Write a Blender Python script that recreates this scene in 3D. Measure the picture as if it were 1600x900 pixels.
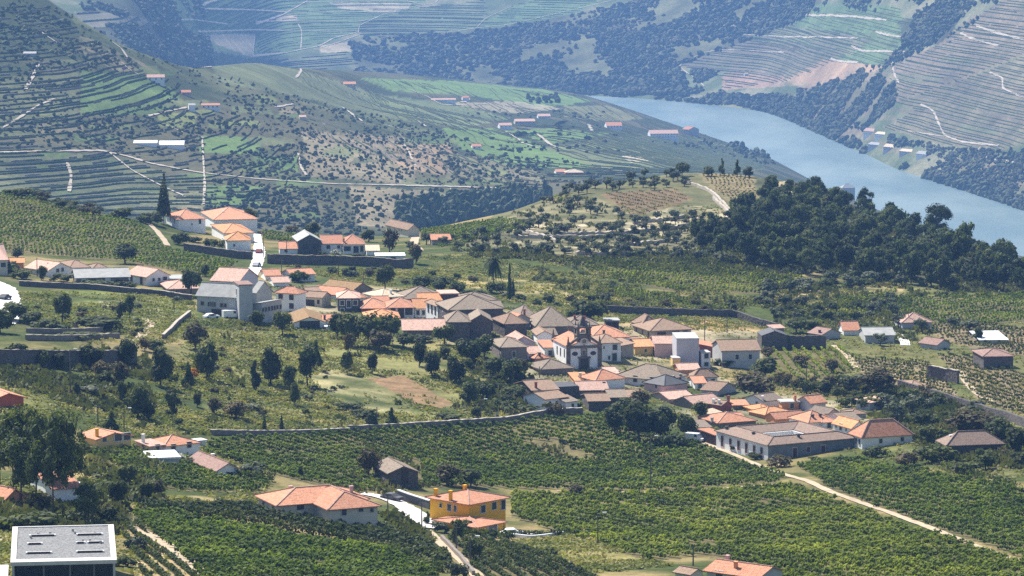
import bpy, math, random
import numpy as np
from mathutils import Matrix, Vector
for _o in list(bpy.data.objects): bpy.data.objects.remove(_o)
SC = bpy.context.scene
COL = SC.collection
rnd = random.Random(7)
nrg = np.random.default_rng(11)

# ------------------------------------------------------------------ camera, sky, sun, exposure
F = 5692.0                      # focal length in photograph pixels (1600 wide)
PITCH = math.radians(7.01)
CZ = 440.0                      # camera height above the river
cam = bpy.data.cameras.new("camera"); cam.sensor_width = 36.0; cam.lens = 36.0 * F / 1600.0
cam.clip_start = 5.0; cam.clip_end = 60000.0
camo = bpy.data.objects.new("camera", cam); COL.objects.link(camo)
camo.location = (0, 0, CZ); camo.rotation_euler = (math.pi / 2 - PITCH, 0, 0)
SC.camera = camo
SUN_EL, SUN_AZ = math.radians(50), math.radians(-38)     # azimuth from +Y (view direction), negative = to the left
w = bpy.data.worlds.new("World"); SC.world = w; w.use_nodes = True
wn = w.node_tree.nodes; wn.clear()
sky = wn.new("ShaderNodeTexSky"); sky.sky_type = 'NISHITA'; sky.sun_disc = False
sky.sun_elevation = SUN_EL; sky.sun_rotation = SUN_AZ; sky.altitude = 400; sky.dust_density = 1.0
bg = wn.new("ShaderNodeBackground"); bg.inputs[1].default_value = 0.085
wo = wn.new("ShaderNodeOutputWorld")
w.node_tree.links.new(sky.outputs[0], bg.inputs[0]); w.node_tree.links.new(bg.outputs[0], wo.inputs[0])
sl = bpy.data.lights.new("sun", 'SUN'); sl.energy = 5.0; sl.angle = math.radians(0.5); sl.color = (1.0, 0.95, 0.86)
so = bpy.data.objects.new("sun", sl); COL.objects.link(so)
sdir = Vector((math.sin(SUN_AZ) * math.cos(SUN_EL), math.cos(SUN_AZ) * math.cos(SUN_EL), math.sin(SUN_EL)))
so.rotation_euler = sdir.to_track_quat('Z', 'Y').to_euler()
SC.view_settings.view_transform = 'Standard'; SC.view_settings.look = 'None'
SC.view_settings.exposure = 0.95; SC.view_settings.gamma = 1.0
SC.render.engine = 'CYCLES'
SC.cycles.use_denoising = False; SC.cycles.use_adaptive_sampling = False; SC.cycles.sample_clamp_indirect = 6
SC.cycles.max_bounces = 5; SC.cycles.volume_bounces = 0; SC.cycles.transparent_max_bounces = 4
SC.cycles.diffuse_bounces = 2; SC.cycles.glossy_bounces = 2; SC.cycles.caustics_reflective = False; SC.cycles.caustics_refractive = False
HAZE_DENSITY = 0.76e-4
HAZE_COLOR = (0.26, 0.50, 1.0)

# ------------------------------------------------------------------ projection helpers
CP, SP = math.cos(PITCH), math.sin(PITCH)
def ray_ut(px, py):
    xc = (np.asarray(px, float) - 800) / F; yc = (450 - np.asarray(py, float)) / F
    dy = CP + yc * SP; dz = -SP + yc * CP
    return xc / dy, dz / dy
def to_px(x, y, z):
    z = z - CZ; fw = y * CP - z * SP; up = y * SP + z * CP
    return 800 + F * x / fw, 450 - F * up / fw
def zrel(py, d): return d * ray_ut(800, py)[1]

# ------------------------------------------------------------------ value noise
def vnoise(x, y, seed=0):
    xi = np.floor(x).astype(np.int64); yi = np.floor(y).astype(np.int64)
    fx = x - xi; fy = y - yi; fx = fx * fx * (3 - 2 * fx); fy = fy * fy * (3 - 2 * fy)
    def h(a, b):
        n = (a * 374761393 + b * 668265263 + seed * 982451653) & 0x7fffffff
        n = ((n ^ (n >> 13)) * 1274126177) & 0x7fffffff
        return ((n ^ (n >> 16)) & 0xffff) / 65535.0
    a = h(xi, yi); b = h(xi + 1, yi); c = h(xi, yi + 1); d = h(xi + 1, yi + 1)
    return (a + (b - a) * fx) * (1 - fy) + (c + (d - c) * fx) * fy
def fbm(x, y, scale, seed=0, octs=3):
    s = 0; amp = 1; tot = 0
    for k in range(octs):
        s = s + amp * (vnoise(x / scale * 2 ** k + 17 * k, y / scale * 2 ** k - 9 * k, seed + k) * 2 - 1); tot += amp; amp *= .5
    return s / tot

# ------------------------------------------------------------------ terrain profile knots
def interp_cols(tab, cols):
    ks = sorted(tab); arr = np.array([np.ravel(tab[k]) for k in ks], float)
    out = np.stack([np.interp(cols, ks, arr[:, j]) for j in range(arr.shape[1])], 1)
    return out
PXC = np.concatenate([np.linspace(-1600, -140, 16)[:-1], np.arange(-120, 1721, 3.0), np.linspace(1740, 3200, 16)])
NC = len(PXC)
A_PY = [1000, 900, 830, 760, 700, 640, 600, 560, 500, 460, 430, 400]
A_D = {-400: [430, 480, 525, 575, 625, 680, 720, 765, 850, 915, 975, 1040],
       0: [440, 490, 540, 600, 655, 710, 745, 790, 870, 940, 995, 1060],
       400: [455, 520, 590, 660, 725, 785, 825, 865, 940, 995, 1045, 1100],
       800: [470, 555, 645, 725, 790, 835, 865, 895, 960, 1015, 1065, 1110],
       1200: [470, 555, 635, 715, 785, 850, 890, 930, 1005, 1060, 1105, 1150],
       1600: [470, 555, 625, 700, 755, 830, 880, 935, 1030, 1100, 1150, 1190],
       2000: [470, 550, 615, 690, 740, 810, 860, 915, 1010, 1080, 1140, 1180]}
CREST = {-400: (296, 1200), 0: (302, 1200), 60: (305, 1200), 130: (327, 1190), 200: (340, 1180), 260: (350, 1200), 330: (354, 1230),
         450: (365, 1240), 600: (370, 1250), 660: (360, 1270), 720: (347, 1310), 800: (330, 1350), 870: (304, 1390), 940: (288, 1420),
         1060: (270, 1440), 1150: (272, 1430), 1250: (286, 1410), 1320: (316, 1400), 1400: (348, 1380), 1500: (386, 1330), 1600: (414, 1290), 2000: (455, 1270)}
VAL = {-400: (1650, -300), 600: (1620, -300), 1000: (1900, -315), 1200: (2100, -345), 1400: (2000, -370), 1600: (1900, -380), 2000: (1800, -380)}
B_K = {-400: [(330, 2250), (230, 2420), (118, 2600), (30, 2800), (-70, 3000)],
       0: [(328, 2280), (230, 2450), (118, 2650), (30, 2850), (-60, 3050)],
       100: [(345, 2290), (240, 2460), (135, 2650), (65, 2830), (12, 3000)],
       200: [(362, 2300), (260, 2470), (180, 2640), (120, 2800), (74, 2950)],
       300: [(375, 2280), (275, 2450), (200, 2660), (150, 2850), (108, 3100)],
       400: [(388, 2250), (290, 2420), (215, 2700), (150, 3050), (97, 3600)],
       500: [(392, 2220), (290, 2480), (220, 2850), (160, 3450), (113, 4500)],
       600: [(390, 2200), (290, 2550), (225, 3000), (170, 3900), (125, 5500)],
       800: [(350, 2500), (280, 2950), (225, 3600), (181, 4480), (141, 5950)],
       860: [(332, 2600), (274, 3050), (222, 3700), (183, 4550), (147, 5960)],
       900: [(322, 2650), (270, 3100), (222, 3760), (185, 4600), (153, 5980)],
       1000: [(305, 2800), (260, 3300), (230, 3900), (205, 4700), (180, 5780)],
       1100: [(292, 3000), (262, 3500), (245, 4100), (228, 4700), (213, 5380)],
       1200: [(305, 3200), (285, 3600), (270, 4000), (258, 4450), (247, 5010)],
       1300: [(350, 3200), (330, 3500), (320, 3800), (310, 4150), (300, 4530)],
       1400: [(385, 3100), (370, 3350), (360, 3600), (350, 3900), (340, 4220)],
       1600: [(460, 2700), (445, 2950), (432, 3200), (417, 3500), (402, 3820)],
       2000: [(530, 2400), (518, 2600), (508, 2800), (498, 3050), (489, 3350)]}
RZ = {-400: -380, 200: -390, 400: -425, 600: -446, 2000: -446}
D_K = {-400: [(60, 4500), (10, 4750), (-50, 5000), (-100, 5400)],
       0: [(100, 4500), (30, 4800), (-30, 5050), (-80, 5400)],
       200: [(120, 4550), (55, 4850), (0, 5150), (-60, 5600)],
       440: [(112, 6450), (62, 6720), (10, 7000), (-50, 7400)],
       600: [(130, 6500), (85, 6750), (30, 6980), (-50, 7350)],
       800: [(142, 6430), (90, 6680), (20, 6950), (-50, 7300)],
       900: [(145.5, 6340), (90, 6600), (20, 6870), (-50, 7200)],
       1000: [(151, 6255), (90, 6500), (20, 6780), (-50, 7100)],
       1100: [(160, 6115), (100, 6330), (30, 6580), (-50, 6900)],
       1200: [(172, 5940), (110, 6150), (40, 6380), (-50, 6700)],
       1300: [(216, 5380), (140, 5620), (60, 5850), (-50, 6200)],
       1400: [(264, 4880), (180, 5120), (90, 5350), (-50, 5750)],
       1600: [(328, 4340), (230, 4570), (120, 4830), (-50, 5300)],
       2000: [(440, 3635), (330, 3850), (200, 4100), (-30, 4600)]}
ad = interp_cols(A_D, PXC); cr = interp_cols(CREST, PXC); va = interp_cols(VAL, PXC)
bk = interp_cols(B_K, PXC); rz = interp_cols({k: [v] for k, v in RZ.items()}, PXC)[:, 0]; dk = interp_cols(D_K, PXC)
KD, KZ = [], []
def addk(d, z): KD.append(np.array(d, float)); KZ.append(np.array(z, float))
addk(np.full(NC, 60.), np.full(NC, -60.)); addk(np.full(NC, 300.), np.full(NC, -88.))
for j, p in enumerate(A_PY):
    pp = np.maximum(p, cr[:, 0] + 12) if p == 400 else np.full(NC, float(p))
    addk(ad[:, j], zrel(pp, ad[:, j]))
p400 = np.maximum(400, cr[:, 0] + 12)
for fr in (.35, .7, 1.0):
    d = ad[:, 11] + (cr[:, 1] - ad[:, 11]) * fr; addk(d, zrel(p400 + (cr[:, 0] - p400) * fr, d))
KA = len(KD) - 1                                # crest of the near ridge
addk(va[:, 0], va[:, 1])
KB0 = len(KD)
for j in range(5): addk(bk[:, 2 * j + 1], zrel(bk[:, 2 * j], bk[:, 2 * j + 1]))
KB1 = len(KD) - 1
addk(bk[:, 9] + 60, np.minimum(rz, KZ[-1] - 4)); addk(dk[:, 1] - 45, rz)
KD0 = len(KD)
for j in range(4): addk(dk[:, 2 * j + 1], zrel(dk[:, 2 * j], dk[:, 2 * j + 1]))
KD1 = len(KD) - 1
addk(dk[:, 7] + 1800, np.full(NC, -70.)); addk(np.full(NC, 11500.), np.full(NC, -30.)); addk(np.full(NC, 18000.), np.full(NC, -20.)); addk(np.full(NC, 40000.), np.full(NC, -15.))
KD = np.array(KD); KZ = np.array(KZ)
# light smoothing of the knots along the columns
ker = np.exp(-0.5 * (np.arange(-12, 13) / 5.0) ** 2); ker /= ker.sum()
sm = lambda a: np.stack([np.convolve(np.pad(r, 12, mode='edge'), ker, mode='valid') for r in a])
core = slice(14, NC - 15)
KD[:, core] = sm(KD)[:, core]; KZ[:, core] = sm(KZ)[:, core]
NROW = []
for k in range(len(KD) - 1):
    if k < 2: n = 3
    elif k < KA: n = 26 if k < KA - 3 else 22
    elif k == KA: n = 7
    elif k < KB0: n = 8
    elif k < KB1: n = 42
    elif k < KD0: n = 6
    elif k < KD1: n = 52
    else: n = 5
    NROW.append(n)
hs = np.diff(KD, axis=0); dl = np.diff(KZ, axis=0) / hs
M = np.zeros_like(KD); M[0] = dl[0]; M[-1] = dl[-1]
w1 = 2 * hs[1:] + hs[:-1]; w2 = hs[1:] + 2 * hs[:-1]
same = dl[:-1] * dl[1:] > 0
with np.errstate(divide='ignore', invalid='ignore'):
    hm = (w1 + w2) / (w1 / dl[:-1] + w2 / dl[1:])
M[1:-1] = np.where(same, hm, 0)
TY, TZ, TL = [], [], []
for k, n in enumerate(NROW):
    for i in range(n + (k == len(NROW) - 1)):
        s = i / n; h = hs[k]
        TY.append(KD[k] + s * h)
        TZ.append((2 * s ** 3 - 3 * s * s + 1) * KZ[k] + (s ** 3 - 2 * s * s + s) * h * M[k] + (-2 * s ** 3 + 3 * s * s) * KZ[k + 1] + (s ** 3 - s * s) * h * M[k + 1])
        TL.append(k + s)
TY = np.array(TY); TZ = np.array(TZ) + CZ; TL = np.array(TL); NR = len(TL)
UC = ray_ut(PXC, 450)[0] * 1.0
TX = TY * UC[None, :]
def bump(a, b, wd):         # 1 inside rows a..b, tapered over wd knots
    return np.clip((TL - a) / wd, 0, 1) * np.clip((b - TL) / wd, 0, 1)
nA = bump(1, KA - .2, .8)[:, None]; nB = bump(KA + .6, KB1 - .1, .9)[:, None]; nD = bump(KD0 + .05, KD1 + 2, .7)[:, None]
TZ = TZ + nA * (0.9 * fbm(TX, TY, 55, 1) + .35 * fbm(TX, TY, 14, 5, 2))
TZ = TZ + nB * (11 * fbm(TX, TY, 330, 21, 4) + 2.0 * fbm(TX, TY, 60, 25, 2)) * np.clip((1050 - PXC) / 500, .12, 1)[None, :]
rid = 1 - np.abs(fbm(TX + .6 * TY, TY, 620, 41, 2))
nD = nD * np.clip(np.maximum((230 - PXC) / 60, (PXC - 400) / 60), .12, 1)[None, :]
TZ = TZ + nD * (16 * fbm(TX, TY, 520, 31, 4) + 22 * (rid - .7) + 3 * fbm(TX, TY, 90, 36, 2))
land = (TL < KB1 + .05) | (TL > KD0 - .02)
TZ = np.where(land[:, None], np.maximum(TZ, .5), TZ)
TPX, TPY = to_px(TX, TY, TZ)
LA, LB, LD = (TL <= KA + .01), (TL >= KB0 - .5) & (TL <= KB1 + .3), (TL >= KD0 - .6)
ROWS = {'A': np.where(LA)[0], 'B': np.where(LB)[0], 'D': np.where(LD)[0]}

def column(u):
    i = np.clip(np.searchsorted(UC, u) - 1, 0, NC - 2); t = (u - UC[i]) / (UC[i + 1] - UC[i])
    return TY[:, i] * (1 - t) + TY[:, i + 1] * t, TZ[:, i] * (1 - t) + TZ[:, i + 1] * t
def ground(x, y):
    yy, zz = column(x / y); return float(np.interp(y, yy, zz))
def at(px, py, layer=None):
    """point of the ground seen at a photograph pixel"""
    u, t = ray_ut(px, py); yy, zz = column(float(u))
    if layer: r = ROWS[layer]; yy = yy[r]; zz = zz[r]
    else: yy = yy[6:]; zz = zz[6:]
    dlt = zz - (CZ + t * yy)                    # >0 where the ground is above the ray
    idx = np.where(dlt >= 0)[0]
    if len(idx) == 0: j = int(np.argmax(dlt)); y = yy[j]
    elif idx[0] == 0: y = yy[0]
    else:
        j = idx[0]; a, b = dlt[j - 1], dlt[j]; y = yy[j - 1] + (yy[j] - yy[j - 1]) * (-a / (b - a))
    y = float(y); x = float(u) * y
    return Vector((x, y, ground(x, y)))
def ground_many(x, y):
    u = x / y; i = np.clip(np.searchsorted(UC, u) - 1, 0, NC - 2); t = (u - UC[i]) / (UC[i + 1] - UC[i])
    out = np.empty(len(x))
    lo = np.zeros(len(x), int); hi = np.full(len(x), NR - 1)
    g = lambda A, r: A[r, i] * (1 - t) + A[r, i + 1] * t
    for _ in range(11):
        mid = (lo + hi) // 2; m = g(TY, mid) <= y; lo = np.where(m, mid, lo); hi = np.where(m, hi, mid)
    ya, yb = g(TY, lo), g(TY, np.minimum(lo + 1, NR - 1)); s = np.clip((y - ya) / np.maximum(yb - ya, 1e-6), 0, 1)
    return g(TZ, lo) * (1 - s) + g(TZ, np.minimum(lo + 1, NR - 1)) * s
def inpoly(px, py, poly):
    px = np.asarray(px); py = np.asarray(py); c = np.zeros(px.shape, bool); n = len(poly)
    for i in range(n):
        x1, y1 = poly[i]; x2, y2 = poly[(i + 1) % n]
        if y1 == y2: continue
        c ^= ((y1 > py) != (y2 > py)) & (px < (x2 - x1) * (py - y1) / (y2 - y1) + x1)
    return c

# ------------------------------------------------------------------ objects and materials
def tag(o, label=None, cat=None, group=None, kind=None):
    if label: o['label'] = label
    if cat: o['category'] = cat
    if group: o['group'] = group
    if kind: o['kind'] = kind
    return o
def link(name, data, parent=None):
    o = bpy.data.objects.new(name, data); COL.objects.link(o)
    if parent: o.parent = parent
    return o
def np_mesh(name, V, Fq, mat, smooth=False, tri=False):
    me = bpy.data.meshes.new(name); n = 3 if tri else 4
    V = np.asarray(V, np.float32); Fq = np.asarray(Fq, np.int32)
    me.vertices.add(len(V)); me.vertices.foreach_set('co', V.ravel())
    me.loops.add(Fq.size); me.loops.foreach_set('vertex_index', Fq.ravel())
    me.polygons.add(len(Fq)); me.polygons.foreach_set('loop_start', np.arange(0, Fq.size, n, dtype=np.int32))
    me.polygons.foreach_set('use_smooth', np.full(len(Fq), smooth))
    me.update(calc_edges=True); me.materials.append(mat)
    return me
MATS = {}
class NT:
    def __init__(s, name):
        s.m = bpy.data.materials.new(name); s.m.use_nodes = True; s.t = s.m.node_tree; s.t.nodes.clear()
        s.out = s.t.nodes.new('ShaderNodeOutputMaterial')
    def n(s, typ, **kw):
        o = s.t.nodes.new(typ)
        for k, v in kw.items():
            if k.startswith('i_'): o.inputs[k[2:].replace('_', ' ')].default_value = v
            else: setattr(o, k, v)
        return o
    def l(s, a, b): s.t.links.new(a, b)
    def noise(s, vec, scale, detail=3, rough=.6):
        o = s.n('ShaderNodeTexNoise'); o.inputs['Scale'].default_value = scale; o.inputs['Detail'].default_value = detail; o.inputs['Roughness'].default_value = rough
        if vec is not None: s.l(vec, o.inputs['Vector'])
        return o.outputs['Fac']
    def ramp(s, fac, stops):
        o = s.n('ShaderNodeValToRGB'); e = o.color_ramp.elements
        while len(e) < len(stops): e.new(.5)
        for q, (p, c) in zip(e, stops): q.position = p; q.color = (*c, 1)
        s.l(fac, o.inputs[0]); return o.outputs[0]
    def mix(s, fac, a, b, mode='MIX'):
        o = s.n('ShaderNodeMix'); o.data_type = 'RGBA'; o.blend_type = mode
        for q, v in ((0, fac), (6, a), (7, b)):
            if hasattr(v, 'is_linked'): s.l(v, o.inputs[q])
            else: o.inputs[q].default_value = v if q == 0 else (*v, 1)
        return o.outputs[2]
    def math(s, op, a, b=0.0):
        o = s.n('ShaderNodeMath'); o.operation = op
        for q, v in ((0, a), (1, b)):
            if hasattr(v, 'is_linked'): s.l(v, o.inputs[q])
            else: o.inputs[q].default_value = v
        return o.outputs[0]
    def bsdf(s, col, rough=.85, spec=.2, bump=None, bstr=.4, bdist=.05):
        b = s.n('ShaderNodeBsdfPrincipled'); b.inputs['Roughness'].default_value = rough; b.inputs['Specular IOR Level'].default_value = spec
        if hasattr(col, 'is_linked'): s.l(col, b.inputs['Base Color'])
        else: b.inputs['Base Color'].default_value = (*col, 1)
        if bump is not None:
            q = s.n('ShaderNodeBump'); q.inputs['Strength'].default_value = bstr; q.inputs['Distance'].default_value = bdist
            s.l(bump, q.inputs['Height']); s.l(q.outputs[0], b.inputs['Normal'])
        return b
    def done(s, shader): s.l(shader.outputs[0], s.out.inputs[0]); return s.m
    def obj(s): return s.n('ShaderNodeTexCoord').outputs['Object']
    def geo(s): return s.n('ShaderNodeNewGeometry').outputs['Position']
    def orand(s): return s.n('ShaderNodeObjectInfo').outputs['Random']

def m_flat(name, col, rough=.8, var=.12, scale=.6, spec=.2, dirt=None):
    k = NT(name); c = k.geo()
    f = k.noise(c, scale, 4); dk = tuple(x * (1 - var * 2) for x in col)
    colr = k.ramp(f, [(.3, dk), (.62, col)])
    if dirt: colr = k.mix(k.math('MULTIPLY', k.noise(c, scale * .35, 3), dirt[1]), colr, dirt[0])
    return k.done(k.bsdf(colr, rough, spec))
def m_roof(name, c1, c2, c3, rows=True, patch=.5):
    """clay tile roof: tile courses from the UV (metres), mottled with object noise"""
    k = NT(name); c = k.geo(); uv = k.n('ShaderNodeUVMap').outputs[0]
    mo = k.n('ShaderNodeMapping'); k.l(uv, mo.inputs[0]); mo.inputs['Scale'].default_value = (1, 1, 1)
    br = k.n('ShaderNodeTexBrick'); k.l(mo.outputs[0], br.inputs[0]); br.inputs['Scale'].default_value = 1
    br.inputs['Brick Width'].default_value = .45; br.inputs['Row Height'].default_value = .8; br.inputs['Mortar Size'].default_value = .09
    br.inputs['Color1'].default_value = (*c1, 1); br.inputs['Color2'].default_value = (*c2, 1); br.inputs['Mortar'].default_value = (*[x * .45 for x in c2], 1)
    f = k.noise(c, .55, 5, .75); f2 = k.noise(c, 2.2, 4, .8)
    col = k.mix(k.ramp(f, [(.5 - .25 * patch, (0, 0, 0)), (.5 + .25, (1, 1, 1))]), br.outputs[0], c3)
    col = k.mix(.6, col, k.ramp(f2, [(.34, tuple(x * .35 for x in c1)), (.5, c1), (.66, tuple(min(1, x * 1.4) for x in c1))]))
    ov = k.ramp(k.orand(), [(0, (.82, .8, .8)), (1, (1.1, 1.08, 1.05))])
    col = k.mix(1.0, col, ov, 'MULTIPLY')
    wv = k.n('ShaderNodeTexWave'); k.l(uv, wv.inputs[0]); wv.inputs['Scale'].default_value = 1.1; wv.bands_direction = 'X'
    return k.done(k.bsdf(col, .85, .15, wv.outputs[1], .5, .08))
def m_leaf(name, c1, c2, c3, trans=.3, scale=.5, ovar=.5):
    k = NT(name); c = k.geo()
    f = k.noise(c, scale, 3, .6); col = k.ramp(f, [(.3, c1), (.5, c2), (.72, c3)])
    ov = k.ramp(k.orand(), [(0, (1 - ovar * .5,) * 3), (.5, (1, 1, 1)), (1, (1 + ovar * .5, 1 + ovar * .35, 1 + ovar * .2))])
    col = k.mix(1.0, col, ov, 'MULTIPLY')
    d = k.bsdf(col, .75, .25); t = k.n('ShaderNodeBsdfTranslucent')
    k.l(k.mix(1.0, col, (1.3, 1.35, .55), 'MULTIPLY'), t.inputs[0])
    mx = k.n('ShaderNodeMixShader'); mx.inputs[0].default_value = trans
    k.l(d.outputs[0], mx.inputs[1]); k.l(t.outputs[0], mx.inputs[2])
    return k.done(mx)
MATS['white'] = m_flat('white_render', (.9, .9, .89), .9, .05, .5, dirt=((.55, .52, .47), .35))
MATS['cream'] = m_flat('cream_render', (.66, .6, .47), .9, .08, .5)
MATS['greywall'] = m_flat('grey_render', (.54, .54, .53), .9, .1, .5, dirt=((.25, .25, .25), .5))
MATS['yellow'] = m_flat('yellow_render', (.72, .5, .2), .9, .06, .5)
MATS['orange'] = m_flat('orange_render', (.82, .43, .03), .85, .05, .5)
MATS['salmon'] = m_flat('salmon_render', (.65, .3, .15), .9, .06, .5)
MATS['pink'] = m_flat('pink_render', (.6, .42, .4), .9, .06, .5, dirt=((.4, .3, .3), .4))
MATS['lilac'] = m_flat('lilac_render', (.52, .5, .54), .9, .06, .5, dirt=((.4, .4, .42), .4))
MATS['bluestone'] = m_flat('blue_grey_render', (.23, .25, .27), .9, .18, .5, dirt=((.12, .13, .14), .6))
MATS['redwall'] = m_flat('red_render', (.5, .13, .07), .9, .08, .5)
MATS['wine'] = m_flat('wine_red_render', (.28, .1, .09), .9, .1, .5)
MATS['darkwood'] = m_flat('dark_wood', (.1, .07, .06), .9, .2, 1.2)
MATS['concrete'] = m_flat('concrete', (.45, .44, .42), .9, .1, .7)
MATS['metal'] = m_flat('pale_sheet_roof', (.72, .72, .72), .6, .06, .3)
MATS['fibro'] = m_flat('fibre_cement_roof', (.42, .42, .4), .9, .14, .8, dirt=((.25, .24, .22), .5))
MATS['slate'] = m_flat('dark_slate', (.1, .1, .105), .7, .15, 1.0)
MATS['glass'] = m_flat('window_glass', (.03, .04, .05), .25, .1, .5, .5)
MATS['shutter'] = m_flat('dark_shutter', (.07, .06, .055), .7, .1, .6)
MATS['frame'] = m_flat('pale_stone_frame', (.6, .58, .54), .85, .08, .8)
MATS['granite'] = m_flat('dark_granite', (.2, .17, .14), .9, .25, 1.1)
MATS['pole'] = m_flat('weathered_pole', (.16, .14, .12), .85, .15, 1.0)
MATS['lampwhite'] = m_flat('lamp_head', (.75, .75, .74), .5, .03, 1)
MATS['bark'] = m_flat('bark', (.11, .08, .06), .95, .25, 2)
MATS['carwhite'] = m_flat('car_white', (.8, .8, .8), .3, .03, 1, .5)
MATS['tyre'] = m_flat('tyre', (.03, .03, .03), .9, .05, 1)
MATS['road'] = m_flat('pale_concrete_road', (.62, .6, .57), .9, .08, .25)
MATS['dirt'] = m_flat('dirt_track', (.45, .36, .25), .95, .15, .3)
MATS['farstone'] = m_flat('far_terrace_stone', (.3, .255, .2), .95, .2, .08)
MATS['fardirt'] = m_flat('far_dirt_track', (.44, .38, .3), .95, .12, .05)
MATS['asphalt'] = m_flat('worn_asphalt', (.4, .39, .37), .95, .08, .1)
def m_stone(name, a, b, c):
    k = NT(name); g = k.geo(); v = k.n('ShaderNodeTexVoronoi'); v.inputs['Scale'].default_value = 1.6; k.l(g, v.inputs['Vector'])
    col = k.mix(k.noise(g, .5, 4), k.ramp(v.outputs['Color'], [(.2, a), (.8, b)]), c)
    return k.done(k.bsdf(col, .95, .1, v.outputs['Distance'], .6, .15))
MATS['stone'] = m_stone('schist_stone', (.17, .145, .13), (.3, .26, .23), (.2, .17, .15))
MATS['palestone'] = m_stone('pale_stone', (.36, .32, .27), (.5, .45, .38), (.38, .33, .27))
MATS['darkstone'] = m_stone('dark_stone', (.09, .08, .075), (.17, .15, .14), (.1, .09, .085))
MATS['terra'] = m_roof('terracotta_tiles', (.5, .225, .13), (.6, .29, .175), (.54, .34, .25), patch=.8)
MATS['orangeroof'] = m_roof('orange_tiles', (.58, .28, .13), (.66, .35, .18), (.6, .37, .22))
MATS['pinkroof'] = m_roof('faded_pink_tiles', (.58, .38, .3), (.66, .43, .34), (.5, .38, .32))
MATS['brownroof'] = m_roof('brown_tiles', (.3, .19, .16), (.36, .23, .19), (.3, .22, .19))
MATS['oldroof'] = m_roof('old_lichen_tiles', (.33, .22, .155), (.4, .275, .195), (.21, .17, .13), patch=1.3)
MATS['wineryroof'] = m_roof('winery_brown_tiles', (.27, .19, .15), (.33, .24, .185), (.2, .165, .14), patch=1.3)
MATS['greyroof'] = m_roof('grey_lichen_tiles', (.27, .215, .165), (.33, .265, .205), (.18, .152, .12), patch=1.3)
MATS['creamroof'] = m_roof('cream_tiles', (.66, .54, .38), (.72, .6, .43), (.6, .5, .38))
MATS['rustroof'] = m_roof('rusty_mossy_roof', (.36, .22, .1), (.3, .2, .1), (.22, .18, .1), patch=1.2)
MATS['leaf'] = m_leaf('broadleaf_foliage', (.022, .036, .011), (.056, .078, .019), (.125, .145, .034), .36, .35, .9)
MATS['pine'] = m_leaf('pine_needles', (.028, .047, .015), (.064, .092, .026), (.135, .16, .046), .3, .25, .8)
MATS['olive'] = m_leaf('olive_foliage', (.05, .065, .04), (.09, .11, .065), (.15, .165, .1), .25, .4)
MATS['brownleaf'] = m_leaf('brownish_foliage', (.05, .045, .02), (.09, .08, .035), (.14, .11, .05), .3, .4)
MATS['autumn'] = m_leaf('orange_foliage', (.35, .15, .02), (.5, .22, .03), (.55, .3, .05), .3, .6)
MATS['blossom'] = m_leaf('pale_blossom', (.25, .27, .2), (.45, .45, .38), (.6, .58, .5), .2, 1.5)
MATS['vine'] = m_leaf('vine_leaves', (.032, .056, .008), (.1, .148, .019), (.25, .305, .043), .42, .12, 0)
MATS['vineyellow'] = m_leaf('vine_leaves_yellowish', (.05, .08, .01), (.14, .182, .02), (.33, .36, .052), .42, .1, 0)
MATS['vinedark'] = m_leaf('vine_leaves_dark', (.025, .042, .012), (.055, .075, .02), (.11, .125, .036), .34, .1, 0)
MATS['farvine'] = m_leaf('far_vine_leaves', (.036, .062, .02), (.065, .098, .032), (.125, .155, .055), .25, .02, 0)
MATS['farwood'] = m_leaf('far_wood_foliage', (.05, .076, .034), (.095, .12, .052), (.18, .18, .09), .45, .013, 0)
MATS['farlight'] = m_leaf('far_light_scrub', (.1, .12, .055), (.16, .17, .08), (.26, .23, .13), .4, .013, 0)
MATS['grass'] = m_leaf('grass_tufts', (.09, .115, .028), (.2, .205, .062), (.38, .32, .15), .3, .1, 0)
MATS['scrub'] = m_leaf('scrub_foliage', (.05, .065, .022), (.095, .105, .036), (.18, .165, .07), .25, .08, 0)
# ------------------------------------------------------------------ ground sheet with land cover
G_GREEN, G_DRY = np.array((.06, .08, .02)), np.array((.32, .25, .12))
SOIL, REDSOIL, PALE = np.array((.34, .25, .15)), np.array((.36, .2, .12)), np.array((.56, .48, .37))
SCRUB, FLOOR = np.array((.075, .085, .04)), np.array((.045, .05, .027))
VSOIL_SHADED = np.array((.13, .11, .055))  # vineyard soil, darkened to hold the shade between the rows
def ss(x, a, b): t = np.clip((x - a) / (b - a), 0, 1); return t * t * (3 - 2 * t)
CC = np.zeros((NR, NC, 3))
n1 = fbm(TX, TY, 40, 61, 4); n2 = fbm(TX, TY, 9, 66, 3); n3 = fbm(TX, TY, 160, 71, 4); n4 = fbm(TX, TY, 45, 77, 3)
m = ss(n1 + .6 * n2, -.25, .45)[..., None]
CA = G_GREEN * (1 - m) + G_DRY * .8 * m
m = ss(n3 + .5 * n4, -.25, .4)[..., None]
CB = np.array((.04, .056, .022)) * (1 - m) + np.array((.105, .1, .055)) * m
CDc = np.array((.10, .13, .06)) * (1 - m) + np.array((.24, .23, .15)) * m
CC[LA] = CA[LA]; CC[LB] = CB[LB]
oth = ~(LA | LB); CC[oth] = CDc[oth]
JX = TPX + 5 * fbm(TX, TY, 18, 81, 2) * np.where(LA, 1, .55)[:, None]
JY = TPY + 2.2 * fbm(TX, TY, 15, 85, 2) * np.where(LA, 1, .8)[:, None]
VIS = TPY
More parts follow.
